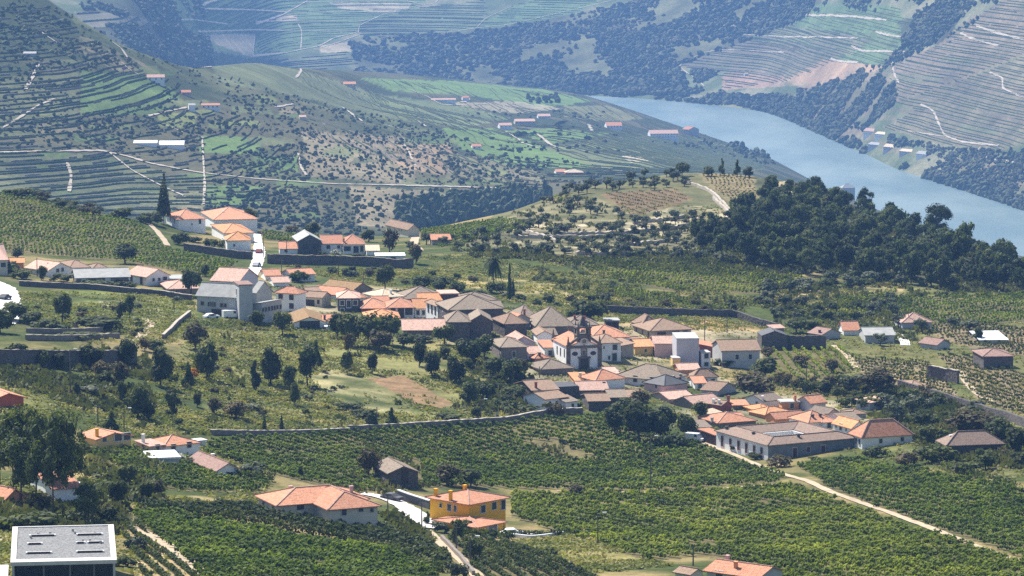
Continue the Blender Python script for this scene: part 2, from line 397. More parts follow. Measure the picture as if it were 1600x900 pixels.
def cover(layer, poly, col, amt=1.0, vary=.15, keep=0.0):
    r = ROWS[layer]; ix = np.ix_(r, np.arange(NC))
    ins = inpoly(JX[ix], JY[ix], poly)
    sub = CC[ix]; v = 1 + vary * (n2[ix] + n4[ix] if layer == 'A' else 2 * n4[ix])
    new = np.asarray(col)[None, None, :] * v[..., None]
    a = amt
    if keep: a = (amt * ss(n1[ix] + n2[ix], -keep, keep))[..., None]
    CC[ix] = np.where(ins[..., None], sub * (1 - a) + new * a, sub)
# near ridge: meadows, bare plots, dry slopes, wood floor
cover('A', [(640, 400), (760, 395), (900, 440), (1010, 470), (950, 485), (800, 490), (690, 470), (640, 430)], G_DRY * 1.15, .85, .2, .5)
cover('A', [(780, 425), (860, 430), (980, 468), (900, 476), (800, 470)], (.4, .33, .17), .9, .2, .6)
cover('A', [(480, 415), (660, 415), (700, 450), (560, 450)], G_DRY, .8, .2, .5)
cover('A', [(420, 400), (460, 405), (480, 440), (420, 440)], G_DRY, .7, .2, .5)
cover('A', [(950, 490), (1150, 492), (1240, 505), (1190, 520), (1080, 515), (960, 515)], (.4, .29, .15), .8, .2, .5)
cover('A', [(1080, 497), (1160, 497), (1185, 512), (1100, 518)], (.42, .25, .14), .9, .2, .8)
cover('A', [(1190, 462), (1290, 450), (1420, 445), (1410, 460), (1310, 475), (1215, 478)], (.42, .3, .17), .85, .2, .6)
cover('A', [(40, 455), (250, 450), (330, 500), (310, 530), (200, 505), (60, 500)], (.15, .19, .045), .8, .2, .5)
cover('A', [(150, 470), (240, 470), (270, 500), (180, 505)], PALE * .8, .7, .2, .5)
cover('A', [(310, 500), (520, 500), (820, 600), (820, 655), (560, 670), (340, 670), (270, 560)], (.25, .25, .095), .8, .25, .8)
cover('A', [(560, 520), (700, 520), (760, 560), (800, 640), (700, 640), (560, 560)], (.22, .21, .085), .7, .2, .7)
cover('A', [(478, 588), (520, 578), (600, 600), (650, 640), (600, 648), (520, 622)], (.36, .31, .19), .8, .2, .9)
cover('A', [(578, 590), (630, 586), (712, 632), (690, 638), (650, 632)], (.27, .17, .1), .95, .12)
cover('A', [(0, 590), (60, 575), (130, 600), (110, 660), (0, 640)], (.15, .17, .05), .7, .2, .5)
cover('A', [(330, 520), (420, 530), (400, 560), (340, 555)], (.36, .27, .14), .7, .2, .6)
cover('A', [(245, 585), (310, 590), (290, 610), (240, 605)], (.4, .3, .18), .8, .2, .6)
cover('A', [(0, 765), (40, 775), (60, 830), (0, 860)], (.5, .41, .24), .9, .15, .9)
cover('A', [(60, 740), (180, 730), (250, 770), (330, 775), (400, 785), (380, 795), (230, 790), (150, 800)], (.5, .37, .2), .8, .2, .7)
cover('A', [(820, 845), (900, 835), (1010, 875), (1050, 890), (930, 890), (850, 862)], (.24, .22, .08), .85, .2, .7)
cover('A', [(0, 810), (30, 820), (20, 900), (0, 900)], (.4, .33, .22), .9, .2)
# wooded hill, olive hill
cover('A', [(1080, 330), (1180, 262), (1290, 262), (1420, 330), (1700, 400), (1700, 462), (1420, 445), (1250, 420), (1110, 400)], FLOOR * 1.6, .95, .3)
cover('A', [(1200, 285), (1232, 282), (1240, 305), (1205, 310)], (.45, .36, .24), .9, .2)
cover('A', [(780, 330), (880, 295), (1060, 265), (1160, 262), (1190, 300), (1110, 400), (980, 410), (760, 395), (700, 380)], (.12, .12, .06), .9, .3)
cover('A', [(950, 345), (1080, 318), (1140, 330), (1142, 345), (1060, 350), (980, 352)], (.36, .3, .2), .7, .3, .8)
cover('A', [(960, 345), (1060, 345), (1030, 392), (970, 395), (960, 365)], (.5, .42, .29), .75, .3, .5)
cover('A', [(800, 352), (960, 352), (960, 400), (810, 402)], (.36, .3, .2), .6, .3, .5)
cover('A', [(940, 302), (1060, 296), (1082, 312), (1000, 338), (978, 335)], (.17, .12, .07), .95, .15)
cover('A', [(1090, 272), (1175, 272), (1185, 308), (1135, 316)], (.2, .17, .09), .9, .15)
HILLP = [(700, 392), (800, 335), (870, 308), (940, 312), (985, 345), (1080, 338), (1110, 370), (1080, 395), (980, 405), (880, 402), (760, 398)]
cover('A', [(1150, 440), (1420, 440), (1640, 455), (1640, 760), (1480, 740), (1340, 690), (1330, 640), (1210, 600), (1190, 540), (1240, 515)], (.11, .125, .042), .85, .25, .8)
cover('A', [(1190, 462), (1290, 450), (1420, 445), (1410, 456), (1310, 470), (1215, 478)], (.42, .3, .17), .85, .2, .8)
VINES = []          # near vineyards: name, polygon, row direction in photo, spacing, material, size, holes, label
def vf(poly, row, sp, mat, size, label, holes=(), step=.72, leaves=9, drop=.04, soil=VSOIL_SHADED):
    VINES.append((poly, row, sp, mat, size, label, holes, step, leaves, drop))
    cover('A', poly, soil, .95, .2)
vf([(-60, 298), (60, 312), (130, 335), (225, 355), (262, 390), (300, 398), (372, 412), (330, 438), (270, 424), (190, 408), (60, 398), (-60, 392)], (10, .6), 3.0, 'vine', .95, 'wide green vineyard covering the slope at the upper left of the village', step=1.3, leaves=6)
vf([(330, 688), (560, 676), (700, 668), (830, 655), (960, 648), (1000, 664), (1090, 692), (1228, 745), (1212, 756), (1000, 770), (880, 766), (760, 762), (660, 760), (560, 770), (420, 742), (318, 706)], (10, 2.4), 3.2, 'vine', 1.0, 'broad terraced vineyard between the long stone wall and the orange house', holes=[[(812, 692), (868, 690), (935, 718), (872, 722)], [(592, 716), (658, 722), (660, 764), (592, 764)], [(566, 715), (600, 715), (600, 745), (566, 745)]])
vf([(800, 772), (1000, 774), (1222, 760), (1288, 775), (1610, 885), (1610, 915), (1230, 915), (1190, 892), (1100, 868), (1010, 876), (930, 848), (800, 808)], (10, 1.2), 3.2, 'vineyellow', 1.05, 'large yellow-green vineyard in the lower right corner')
vf([(1245, 728), (1330, 716), (1392, 732), (1500, 748), (1620, 775), (1620, 880), (1450, 822), (1290, 762)], (10, 1.5), 3.1, 'vine', 1.0, 'vineyard right of the pale diagonal track, below the big winery')
vf([(128, 706), (200, 702), (300, 722), (430, 752), (395, 772), (255, 764), (190, 730)], (10, 1.8), 2.9, 'vine', 1.0, 'small vineyard between the ochre house and the cream hip-roofed house')
vf([(215, 788), (390, 792), (470, 806), (592, 820), (700, 866), (704, 890), (600, 852), (400, 812), (250, 798)], (10, 2.0), 2.5, 'vinedark', 1.15, 'high trellised vines with a dark edge in front of the cream house')
vf([(205, 806), (255, 802), (420, 832), (600, 864), (678, 896), (690, 930), (330, 930), (280, 868)], (10, 2.1), 2.4, 'vine', 1.1, 'dense vineyard filling the bottom centre left of the picture')
vf([(700, 846), (770, 840), (860, 866), (940, 905), (960, 930), (760, 930), (728, 872)], (10, 3.2), 2.6, 'vinedark', 1.0, 'vineyard rows below the orange house and its hedge')
vf([(905, 412), (1000, 406), (1150, 424), (1265, 436), (1200, 462), (1050, 456), (920, 424)], (10, 1.2), 3.2, 'vineyellow', 1.0, 'pale green vineyard at the foot of the wooded hill', step=1.4, leaves=6)
vf([(945, 448), (1060, 466), (1145, 484), (1110, 488), (970, 466)], (10, 2), 2.4, 'vine', .9, 'narrow bright green vineyard above the dark retaining wall', step=1.2, leaves=6)
vf([(1188, 546), (1312, 542), (1338, 576), (1290, 592), (1200, 592)], (6, 6), 2.6, 'vineyellow', .95, 'bright little vineyard with oblique rows below the roofless stone ruin', step=1.1, leaves=7)
vf([(1462, 552), (1540, 560), (1620, 592), (1620, 655), (1530, 628), (1500, 590)], (10, 3.2), 2.6, 'vinedark', .8, 'brownish vineyard rows on the slope at the right edge', step=1.2, leaves=6, soil=np.array((.22, .17, .11)))
vf([(1395, 466), (1620, 456), (1620, 500), (1500, 512), (1440, 500), (1385, 486)], (10, -.5), 3.0, 'vine', .95, 'green vineyard below the wood at the right edge', step=1.4, leaves=6)
vf([(1490, 500), (1620, 515), (1620, 560), (1500, 540), (1440, 515)], (10, 1.4), 3.0, 'vinedark', .85, 'darker vineyard around the white-roofed shed', step=1.4, leaves=6, soil=np.array((.22, .17, .11)))
vf([(1330, 560), (1450, 566), (1500, 620), (1420, 600), (1360, 600)], (10, 1.6), 3.0, 'vinedark', .85, 'terraced brown vine rows beside the curving pale track', step=1.3, leaves=6, soil=np.array((.25, .19, .13)))
vf([(1200, 600), (1300, 606), (1340, 622), (1250, 620)], (10, 3), 2.6, 'vinedark', .8, 'strip of vines behind the terracotta roofs at the right of the village', step=1.2, leaves=6)
vf([(650, 362), (782, 342), (835, 350), (760, 372), (690, 388)], (10, -1.3), 3.2, 'vine', .9, 'small green vineyard beside the long house on the ridge', step=1.4, leaves=6)
vf([(1300, 470), (1400, 452), (1400, 490), (1330, 500), (1290, 486)], (10, 1), 3.0, 'vineyellow', .9, 'light green vineyard right of the dry brown field', step=1.4, leaves=6)
vf([(945, 303), (1058, 297), (1078, 311), (1000, 338), (982, 334)], (10, 2), 4.2, 'vinedark', .75, 'dark brown vineyard on the top of the olive hill', step=2, leaves=5, soil=np.array((.17, .12, .07)))
vf([(1095, 274), (1172, 274), (1182, 306), (1138, 313)], (10, 1), 4.2, 'vinedark', .8, 'brownish vineyard patch below the hilltop trees', step=2, leaves=5, soil=np.array((.2, .16, .09)))
vf([(850, 310), (895, 303), (893, 314), (856, 320)], (6, -3), 4.5, 'vineyellow', .9, 'tiny light vineyard on the left shoulder of the olive hill', step=1.8, leaves=5)
vf([(410, 362), (500, 370), (500, 385), (440, 378), (412, 376)], (10, .5), 3, 'vine', .9, 'green plot of vines behind the grey gabled villa', step=1.4, leaves=6)
cover('A', [(420, 440), (520, 445), (690, 455), (830, 480), (960, 505), (1190, 520), (1190, 570), (1100, 580), (1180, 610), (1340, 630), (1400, 680), (1330, 700), (1120, 690), (960, 640), (830, 600), (780, 560), (640, 515), (440, 512)], (.33, .29, .22), .8, .2, .9)
cover('A', HILLP, (.23, .2, .125), .8, .3, .9)
for y_, xa, xb in ((332, 960, 1085), (340, 985, 1140), (347, 965, 1140), (354, 800, 960), (357, 970, 1060), (365, 860, 975), (368, 985, 1065), (376, 800, 930), (380, 985, 1050), (386, 850, 960), (393, 900, 1010)):
    cover('A', [(xa, y_), (xb, y_ - 4), (xb, y_ - .5), (xa, y_ + 4)], (.56, .48, .36), .9, .2, 1.2)
vf([(188, 826), (214, 820), (322, 906), (322, 930), (232, 930)], (10, 7.6), 2.4, 'vinedark', .95, 'four diagonal rows of vines between the flat-roofed building and the dirt track', step=.7, soil=np.array((.38, .29, .17)))
# far slope across the side valley (B)
YG = np.array((.2, .23, .08));
FG = np.array((.11, .17, .055)); TAN = np.array((.26, .215, .145)); FARSOIL = np.array((.19, .175, .105))
FROWS = []         # layer, polygon, dz, height, keep, colour of ground
def fr(layer, poly, dz, h, keep=.92, soil=FARSOIL, amt=.85):
    FROWS.append((layer, poly, dz, h, keep)); cover(layer, poly, soil, amt, .2)
cover('B', [(100, 5), (185, 62), (360, 122), (480, 160), (700, 205), (760, 228), (690, 226), (560, 190), (420, 160), (330, 140), (230, 105), (130, 60)], (.14, .16, .065), .8, .25, .9)
cover('B', [(95, 70), (130, 55), (220, 95), (250, 118), (180, 110)], TAN, .7, .2, .6)
fr('B', [(-100, 130), (122, 112), (122, 212), (-100, 220)], 2.6, 1.0, .75, (.12, .13, .065))
fr('B', [(126, 112), (235, 115), (280, 150), (270, 180), (126, 180)], 3.0, .9, .85, FG * 1.0)
fr('B', [(-100, 244), (165, 242), (255, 268), (262, 340), (100, 318), (-100, 300)], 2.1, .9, .93, (.15, .16, .085))
fr('B', [(265, 275), (320, 285), (320, 350), (265, 345)], 2.3, .9, .9, (.17, .17, .09))
cover('B', [(312, 214), (408, 214), (410, 240), (312, 240)], FG * 1.25, .95, .1); cover('B', [(396, 244), (466, 243), (466, 270), (400, 272)], FG * 1.15, .95, .1)
cover('B', [(320, 288), (412, 290), (410, 320), (322, 322)], FG * 1.1, .9, .15); cover('B', [(245, 178), (305, 175), (305, 200), (250, 198)], YG, .9, .15)
fr('B', [(470, 205), (640, 215), (650, 290), (480, 275)], 3, 1.1, .6, TAN)
fr('B', [(545, 290), (700, 300), (690, 350), (560, 355)], 3, 1.1, .6, TAN)
cover('B', [(610, 225), (700, 225), (720, 245), (690, 275), (620, 260)], (.34, .24, .15), .85, .2)
fr('B', [(690, 240), (820, 250), (860, 285), (700, 290)], 3, 1.1, .6, (.2, .18, .11))
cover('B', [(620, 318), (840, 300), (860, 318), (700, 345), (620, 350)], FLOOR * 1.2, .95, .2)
# valley bench beside the river
cover('B', [(560, 122), (700, 126), (850, 140), (930, 158), (850, 168), (740, 150), (620, 142)], FG * 1.3, .95, .12)
cover('B', [(690, 160), (810, 158), (880, 170), (800, 178)], PALE * .8, .6, .2)
fr('B', [(400, 98), (480, 112), (600, 150), (690, 195), (600, 185), (460, 150), (340, 128), (325, 85)], 2.8, 1.2, .95, (.15, .17, .09))
fr('B', [(560, 145), (700, 160), (800, 185), (720, 200), (620, 180)], 2.6, 1.2, .9, (.16, .19, .09))
cover('B', [(690, 200), (770, 200), (865, 235), (930, 262), (800, 262), (720, 232)], FG * 1.25, .95, .12)
cover('B', [(790, 205), (860, 200), (960, 208), (860, 225)], FG * 1.15, .95, .12)
fr('B', [(850, 232), (960, 215), (1080, 212), (1200, 245), (1190, 265), (1040, 272), (940, 265)], 1.9, 1.1, .95, (.17, .19, .095))
cover('B', [(970, 243), (985, 243), (1022, 250), (985, 254)], PALE, .9, .1)
cover('B', [(880, 165), (950, 165), (1010, 185), (940, 190), (880, 182)], (.2, .2, .1), .8, .2)
# far side of the river (D)
LV = np.array((.13, .19, .085))
cover('D', [(130, -60), (300, -60), (330, 30), (300, 45), (130, 45)], SCRUB, .9, .3)
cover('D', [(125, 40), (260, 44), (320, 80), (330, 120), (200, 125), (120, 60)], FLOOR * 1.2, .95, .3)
fr('D', [(115, 18), (190, 22), (260, 35), (260, 44), (130, 42)], 6, 2, .9, (.22, .2, .14))
cover('D', [(255, 10), (330, -60), (760, -60), (650, 12), (600, 40), (560, 50), (460, 85), (400, 90), (315, 85), (300, 50)], LV, .95, .12)
fr('D', [(330, -60), (760, -60), (650, 12), (600, 40), (560, 50), (460, 82), (400, 88), (400, 55), (300, 45)], 3.2, .8, .7, LV, .3)
cover('D', [(316, 53), (398, 53), (395, 90), (335, 68)], (.42, .36, .29), .95, .1); cover('D', [(434, 23), (460, 23), (467, 33), (432, 33)], (.45, .37, .29), .9, .1)
cover('D', [(515, 3), (640, 6), (640, 14), (600, 20), (530, 14)], (.4, .35, .27), .85, .2); cover('D', [(500, 70), (575, 62), (565, 80), (500, 83)], (.42, .35, .26), .8, .2)
fr('D', [(320, 75), (400, 92), (460, 92), (540, 80), (560, 100), (480, 112), (400, 110), (325, 118)], 3.4, 1.3, .9, (.16, .17, .1))
fr('D', [(560, 40), (640, 14), (760, 0), (760, 40), (700, 48), (640, 55), (565, 60)], 3.4, 1.2, .9, (.14, .17, .09))
cover('D', [(745, 42), (800, 10), (960, -40), (980, -20), (900, 20), (800, 40)], LV, .95, .1)
fr('D', [(745, 42), (800, 10), (960, -40), (980, -20), (900, 20), (800, 40)], 3.4, 1, .7, LV, .2)
cover('D', [(545, 60), (640, 55), (800, 42), (980, 5), (1100, -60), (1300, -60), (1280, 20), (1240, 40), (1060, 105), (1080, 140), (1130, 150), (880, 140), (560, 125)], (.12, .125, .065), .9, .35)
cover('D', [(800, 55), (930, 20), (950, 45), (830, 70)], (.26, .2, .15), .5, .3, .4)
fr('D', [(1058, 104), (1225, 42), (1370, 55), (1330, 85), (1230, 128), (1128, 140), (1128, 112)], 3.8, 1.4, .95, (.2, .175, .12))
cover('D', [(1128, 112), (1225, 118), (1225, 135), (1130, 140)], (.4, .25, .2), .7, .1)
cover('D', [(1230, 20), (1290, 4), (1400, 10), (1420, 40), (1370, 60), (1230, 40)], LV, .95, .1); fr('D', [(1160, 58), (1240, 24), (1400, 10), (1420, 40), (1340, 82), (1210, 80)], 3.6, 1, .7, LV, .3)
cover('D', [(1300, 92), (1330, 85), (1370, 55), (1420, 28), (1500, 25), (1420, 90), (1380, 105)], LV * 1.05, .95, .1)
fr('D', [(1300, 92), (1370, 55), (1420, 28), (1500, 25), (1420, 90), (1380, 105)], 3.6, 1, .7, LV, .2)
cover('D', [(1225, 125), (1290, 92), (1380, 104), (1340, 125), (1275, 148)], (.4, .27, .19), .9, .2)
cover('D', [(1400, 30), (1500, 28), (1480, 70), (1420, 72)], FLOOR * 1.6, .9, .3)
fr('D', [(1390, 105), (1470, 68), (1500, 40), (1560, 5), (1700, -60), (1700, 90), (1600, 85), (1500, 125), (1400, 160)], 3.7, 1.3, .93, (.22, .175, .125))
fr('D', [(1400, 160), (1500, 125), (1600, 88), (1700, 90), (1700, 200), (1560, 235), (1470, 225), (1380, 200), (1430, 172)], 3.5, 1.3, .93, (.19, .165, .105))
cover('D', [(1230, 150), (1290, 130), (1360, 115), (1400, 130), (1400, 160), (1350, 205), (1300, 212), (1200, 172), (1130, 162), (1130, 150)], (.14, .13, .075), .9, .35)
cover('D', [(1480, 245), (1540, 240), (1700, 250), (1700, 340), (1560, 300), (1500, 270)], (.32, .22, .16), .7, .3, .5)
_pr = np.random.default_rng(77)
for _ in range(90):         # patchwork of small plots
    x_, y_ = _pr.uniform(0, 860), _pr.uniform(60, 345); w_, h_ = _pr.uniform(22, 75), _pr.uniform(5, 14); sk = _pr.uniform(-4, 4)
    if y_ < 40 + x_ * .25: continue
    cover('B', [(x_, y_), (x_ + w_, y_ + sk), (x_ + w_ + 3, y_ + h_ + sk), (x_ - 3, y_ + h_)], [(.1, .155, .05), (.17, .2, .07), (.24, .2, .13), (.06, .08, .035), (.13, .15, .07)][_pr.integers(5)], .75, .2)
for _ in range(60):
    x_, y_ = _pr.uniform(1050, 1650), _pr.uniform(0, 240); w_, h_ = _pr.uniform(30, 90), _pr.uniform(6, 18); sk = _pr.uniform(0, 8); f_ = _pr.uniform(.75, 1.2)
    cover('D', [(x_, y_), (x_ + w_, y_ + sk), (x_ + w_, y_ + h_ + sk), (x_, y_ + h_)], np.array([(.2, .165, .12), (.13, .16, .08), (.24, .19, .14)][_pr.integers(3)]) * f_, .6, .2)
far_ = ~LA; CC[far_] *= .95
CC = np.clip(CC, .01, .9)

idx = np.arange(NR * NC).reshape(NR, NC)
quads = np.stack([idx[:-1, :-1], idx[:-1, 1:], idx[1:, 1:], idx[1:, :-1]], -1).reshape(-1, 4)
k = NT('ground_cover'); g = k.geo()
at_ = k.n('ShaderNodeAttribute'); at_.attribute_name = 'cover'
f1 = k.noise(g, .25, 5, .7); f2 = k.noise(g, 1.6, 4, .7); f3 = k.noise(g, .03, 4, .65)
c_ = k.mix(1.0, at_.outputs['Color'], k.ramp(f1, [(.3, (.6, .64, .6)), (.7, (1.3, 1.26, 1.2))]), 'MULTIPLY')
c_ = k.mix(1.0, c_, k.ramp(f2, [(.3, (.72, .74, .7)), (.7, (1.22, 1.2, 1.2))]), 'MULTIPLY')
c_ = k.mix(1.0, c_, k.ramp(f3, [(.35, (.8, .84, .8)), (.65, (1.15, 1.12, 1.1))]), 'MULTIPLY')
MATS['ground'] = k.done(k.bsdf(c_, .95, .08, k.math('ADD', f1, k.math('MULTIPLY', f2, .4)), .8, .5))
gm = np_mesh('ground', np.stack([TX, TY, TZ], -1).reshape(-1, 3), quads, MATS['ground'], smooth=True)
ca = gm.color_attributes.new('cover', 'FLOAT_COLOR', 'POINT')
ca.data.foreach_set('color', np.concatenate([CC.reshape(-1, 3), np.ones((NR * NC, 1))], 1).astype(np.float32).ravel())
tag(link('ground', gm), 'rolling terrain of terraced slopes and valley floor', kind='structure')

# ------------------------------------------------------------------ river
k = NT('river_water'); g = k.geo()
mp = k.n('ShaderNodeMapping'); k.l(g, mp.inputs[0]); mp.inputs['Scale'].default_value = (1, .35, 1)
b1 = k.noise(mp.outputs[0], .35, 3, .6); b2 = k.noise(mp.outputs[0], .02, 3, .6); b3 = k.noise(mp.outputs[0], .006, 4, .6)
bs = k.bsdf(k.mix(k.ramp(b3, [(.4, (0, 0, 0)), (.6, (1, 1, 1))]), (.12, .18, .175), (.2, .26, .24)), .33, .4, k.math('ADD', b1, k.math('MULTIPLY', b2, 2.0)), .35, 1.2)
MATS['water'] = k.done(bs)
tag(link('river', np_mesh('river', [(-9000, 2600, 0), (9000, 2600, 0), (9000, 8200, 0), (-9000, 8200, 0)], [(0, 1, 2, 3)], MATS['water'])), 'broad calm blue-green river winding through the valley', kind='structure')

# ------------------------------------------------------------------ haze: one closed box of pale air
hk = NT('haze_air'); pv = hk.n('ShaderNodeVolumePrincipled'); pv.inputs['Density'].default_value = HAZE_DENSITY
pv.inputs['Color'].default_value = (*HAZE_COLOR, 1); pv.inputs['Anisotropy'].default_value = .0
hk.l(pv.outputs[0], hk.out.inputs['Volume'])
X0, X1, Y0, Y1, Z0, Z1 = -45000, 45000, -2500, 45000, -20, max(CZ, float(TZ.max())) + 12
hv = [(x, y, z) for z in (Z0, Z1) for y in (Y0, Y1) for x in (X0, X1)]
hz = link('haze', np_mesh('haze', hv, [(0, 2, 3, 1), (4, 5, 7, 6), (0, 1, 5, 4), (2, 6, 7, 3), (0, 4, 6, 2), (1, 3, 7, 5)], hk.m))
tag(hz, 'pale blue summer haze filling the valley', kind='stuff')

# ------------------------------------------------------------------ batches of small geometry
def batch(tv, tf, P, rz=None, sc=None):
    n = len(P); tv = np.asarray(tv, np.float32); m = len(tv)
    V = np.broadcast_to(tv[None], (n, m, 3)).copy()
    if sc is not None: V *= np.asarray(sc, np.float32).reshape(n, 1, -1)
    if rz is not None:
        c, s = np.cos(rz)[:, None], np.sin(rz)[:, None]; x = V[..., 0] * c - V[..., 1] * s; V[..., 1] = V[..., 0] * s + V[..., 1] * c; V[..., 0] = x
    V += np.asarray(P, np.float32)[:, None, :]
    Fq = np.asarray(tf, np.int32)[None] + (np.arange(n, dtype=np.int32) * m)[:, None, None]
    return V.reshape(-1, 3), Fq.reshape(-1, Fq.shape[-1])
def leaf_quads(C, N, size, rng):
    """one quad per centre C, facing N (jittered)"""
    n = len(C); N = N + rng.normal(0, .45, (n, 3)); N /= np.linalg.norm(N, axis=1)[:, None] + 1e-9
    a = np.cross(N, rng.normal(0, 1, (n, 3))); a /= np.linalg.norm(a, axis=1)[:, None] + 1e-9; b = np.cross(N, a)
    s = np.asarray(size).reshape(-1, 1) * rng.uniform(.7, 1.25, (n, 1)); a = a * s; b = b * s * rng.uniform(.6, 1, (n, 1))
    V = np.stack([C - a - b * .6, C + a * .9 - b, C + a + b * .8, C - a * .7 + b], 1).reshape(-1, 3)
    return V, np.arange(n * 4).reshape(-1, 4)
ICO = None
def ico():
    global ICO
    if ICO is None:
        t = (1 + 5 ** .5) / 2
        v = np.array([(-1, t, 0), (1, t, 0), (-1, -t, 0), (1, -t, 0), (0, -1, t), (0, 1, t), (0, -1, -t), (0, 1, -t), (t, 0, -1), (t, 0, 1), (-t, 0, -1), (-t, 0, 1)], float)
        v /= np.linalg.norm(v[0])
        ICO = (v, np.array([(0, 11, 5), (0, 5, 1), (0, 1, 7), (0, 7, 10), (0, 10, 11), (1, 5, 9), (5, 11, 4), (11, 10, 2), (10, 7, 6), (7, 1, 8), (3, 9, 4), (3, 4, 2), (3, 2, 6), (3, 6, 8), (3, 8, 9), (4, 9, 5), (2, 4, 11), (6, 2, 10), (8, 6, 7), (9, 8, 1)]))
    return ICO
def sample_layer(layer, poly, n):
    r = ROWS[layer][:-1]
    cy = (TPY[r][:, :-1] + TPY[r + 1][:, 1:]) / 2; cx = (TPX[r][:, :-1] + TPX[r][:, 1:]) / 2
    area = np.maximum(TPY[r][:, :-1] - TPY[r + 1][:, :-1], .05) * np.abs(TPX[r][:, 1:] - TPX[r][:, :-1])
    ins = inpoly(cx, cy, poly) & (cx > -250) & (cx < 1850); wgt = (area * ins).ravel()
    if wgt.sum() <= 0: return np.zeros((0, 3))
    pick = nrg.choice(wgt.size, n, p=wgt / wgt.sum()); i = pick // (NC - 1); j = pick % (NC - 1); i = r[i]
    a = nrg.random(n); b = nrg.random(n)
    f = lambda A: (A[i, j] * (1 - b) + A[i, j + 1] * b) * (1 - a) + (A[i + 1, j] * (1 - b) + A[i + 1, j + 1] * b) * a
    return np.stack([f(TX), f(TY), f(TZ)], 1)

# ------------------------------------------------------------------ far vine terraces: hedge ribbons along contours
def far_rows(name, specs, mat, label, shift=0.0, thin=1.0, seed=5):
    Vs, Fs, base = [], [], 0
    for layer, poly, dz, h, keep in specs:
        r = ROWS[layer]; xs = [p[0] for p in poly]
        cols = np.where((PXC > min(xs) - 20) & (PXC < max(xs) + 20) & (PXC > -260) & (PXC < 1860))[0]
        lv = np.arange(shift * dz, 440, dz); lv = lv + np.random.default_rng(int(dz * 1000) + len(xs)).uniform(-.38, .38, len(lv)) * dz; Pt = np.full((len(cols), len(lv), 3), np.nan)
        for a, c in enumerate(cols):
            zz = TZ[r, c]; yy = TY[r, c]
            if zz[-1] < zz[0]: zz = zz[::-1]; yy = yy[::-1]
            zm = np.maximum.accumulate(zz) + np.arange(len(zz)) * 1e-5
            ok = (lv > zm[0]) & (lv < zm[-1]); y = np.interp(lv, zm, yy)
            px, py = to_px(y * UC[c], y, lv); ok &= inpoly(px + 4 * np.sin(lv * 1.3 + a * .05), py, poly)
            Pt[a, ok, 0] = y[ok] * UC[c]; Pt[a, ok, 1] = y[ok]; Pt[a, ok, 2] = lv[ok]
        gate = vnoise(np.arange(len(cols))[:, None] / 7.0 + 0 * lv[None], lv[None] * 3.1 + 0 * np.arange(len(cols))[:, None], seed)
        okp = ~np.isnan(Pt[..., 0]); seg = okp[:-1] & okp[1:] & (gate[:-1] < keep) & (np.abs(Pt[1:, :, 1] - Pt[:-1, :, 1]) < 60)
        a, b = np.where(seg)
        if not len(a): continue
        p, q = Pt[a, b], Pt[a + 1, b]; n = len(a); wd = h * .8 * thin
        j = lambda: nrg.uniform(.75, 1.25, n)
        hp, hq = h * j(), h * j()
        def P3(pt, dy, dzv): o = pt.copy(); o[:, 1] += dy; o[:, 2] += dzv; return o
        V = np.stack([P3(p, -wd, -.3), P3(p, wd, -.1), P3(p, wd * .4, hp), P3(p, -wd * .6, hp * .9), P3(q, -wd, -.3), P3(q, wd, -.1), P3(q, wd * .4, hq), P3(q, -wd * .6, hq * .9)], 1).reshape(-1, 3)
        off = (np.arange(n) * 8)[:, None] + base
        Fq = np.concatenate([off + np.array(t) for t in ([0, 4, 7, 3], [3, 7, 6, 2], [2, 6, 5, 1])])
        Vs.append(V); Fs.append(Fq); base += len(V)
    tag(link(name, np_mesh(name, np.concatenate(Vs), np.concatenate(Fs), mat)), label, 'vineyard', kind='stuff')
far_rows('far_vine_rows', [s for s in FROWS if s[0] == 'B'], MATS['farvine'], 'rows of vines on the slope across the side valley')
LEFT = [(-100, 0), (70, 10), (200, 100), (330, 148), (480, 182), (690, 228), (860, 292), (640, 348), (330, 362), (-100, 300)]
far_rows('far_shrub_rows', [('B', LEFT, 2.7, 1.05, .6), ('B', [(560, 122), (930, 150), (1200, 245), (1190, 265), (860, 290), (700, 215), (480, 112)], 1.6, .9, .5)], MATS['farwood'], 'broken rows of shrubs along the terraces of the far slope', .3, 1.0, 9)
far_rows('terrace_stone_walls', [('B', LEFT, 4.6, 1.1, .45), ('B', [(440, 200), (660, 210), (700, 290), (690, 350), (560, 355), (480, 280)], 4.2, 1.5, .62)], MATS['farstone'], 'pale dry-stone terrace walls across the far slope', .5, .5, 13)
far_rows('distant_terrace_banks', [('D', p, d * 3, 1.6, .55) for l, p, d, h, k in FROWS if l == 'D' and k > .92], MATS['farstone'], 'pale earth banks between the distant vine terraces', .5, .6, 17)
far_rows('distant_vine_rows', [s for s in FROWS if s[0] == 'D'], MATS['farvine'], 'rows of vines on the terraced hills beyond the river')

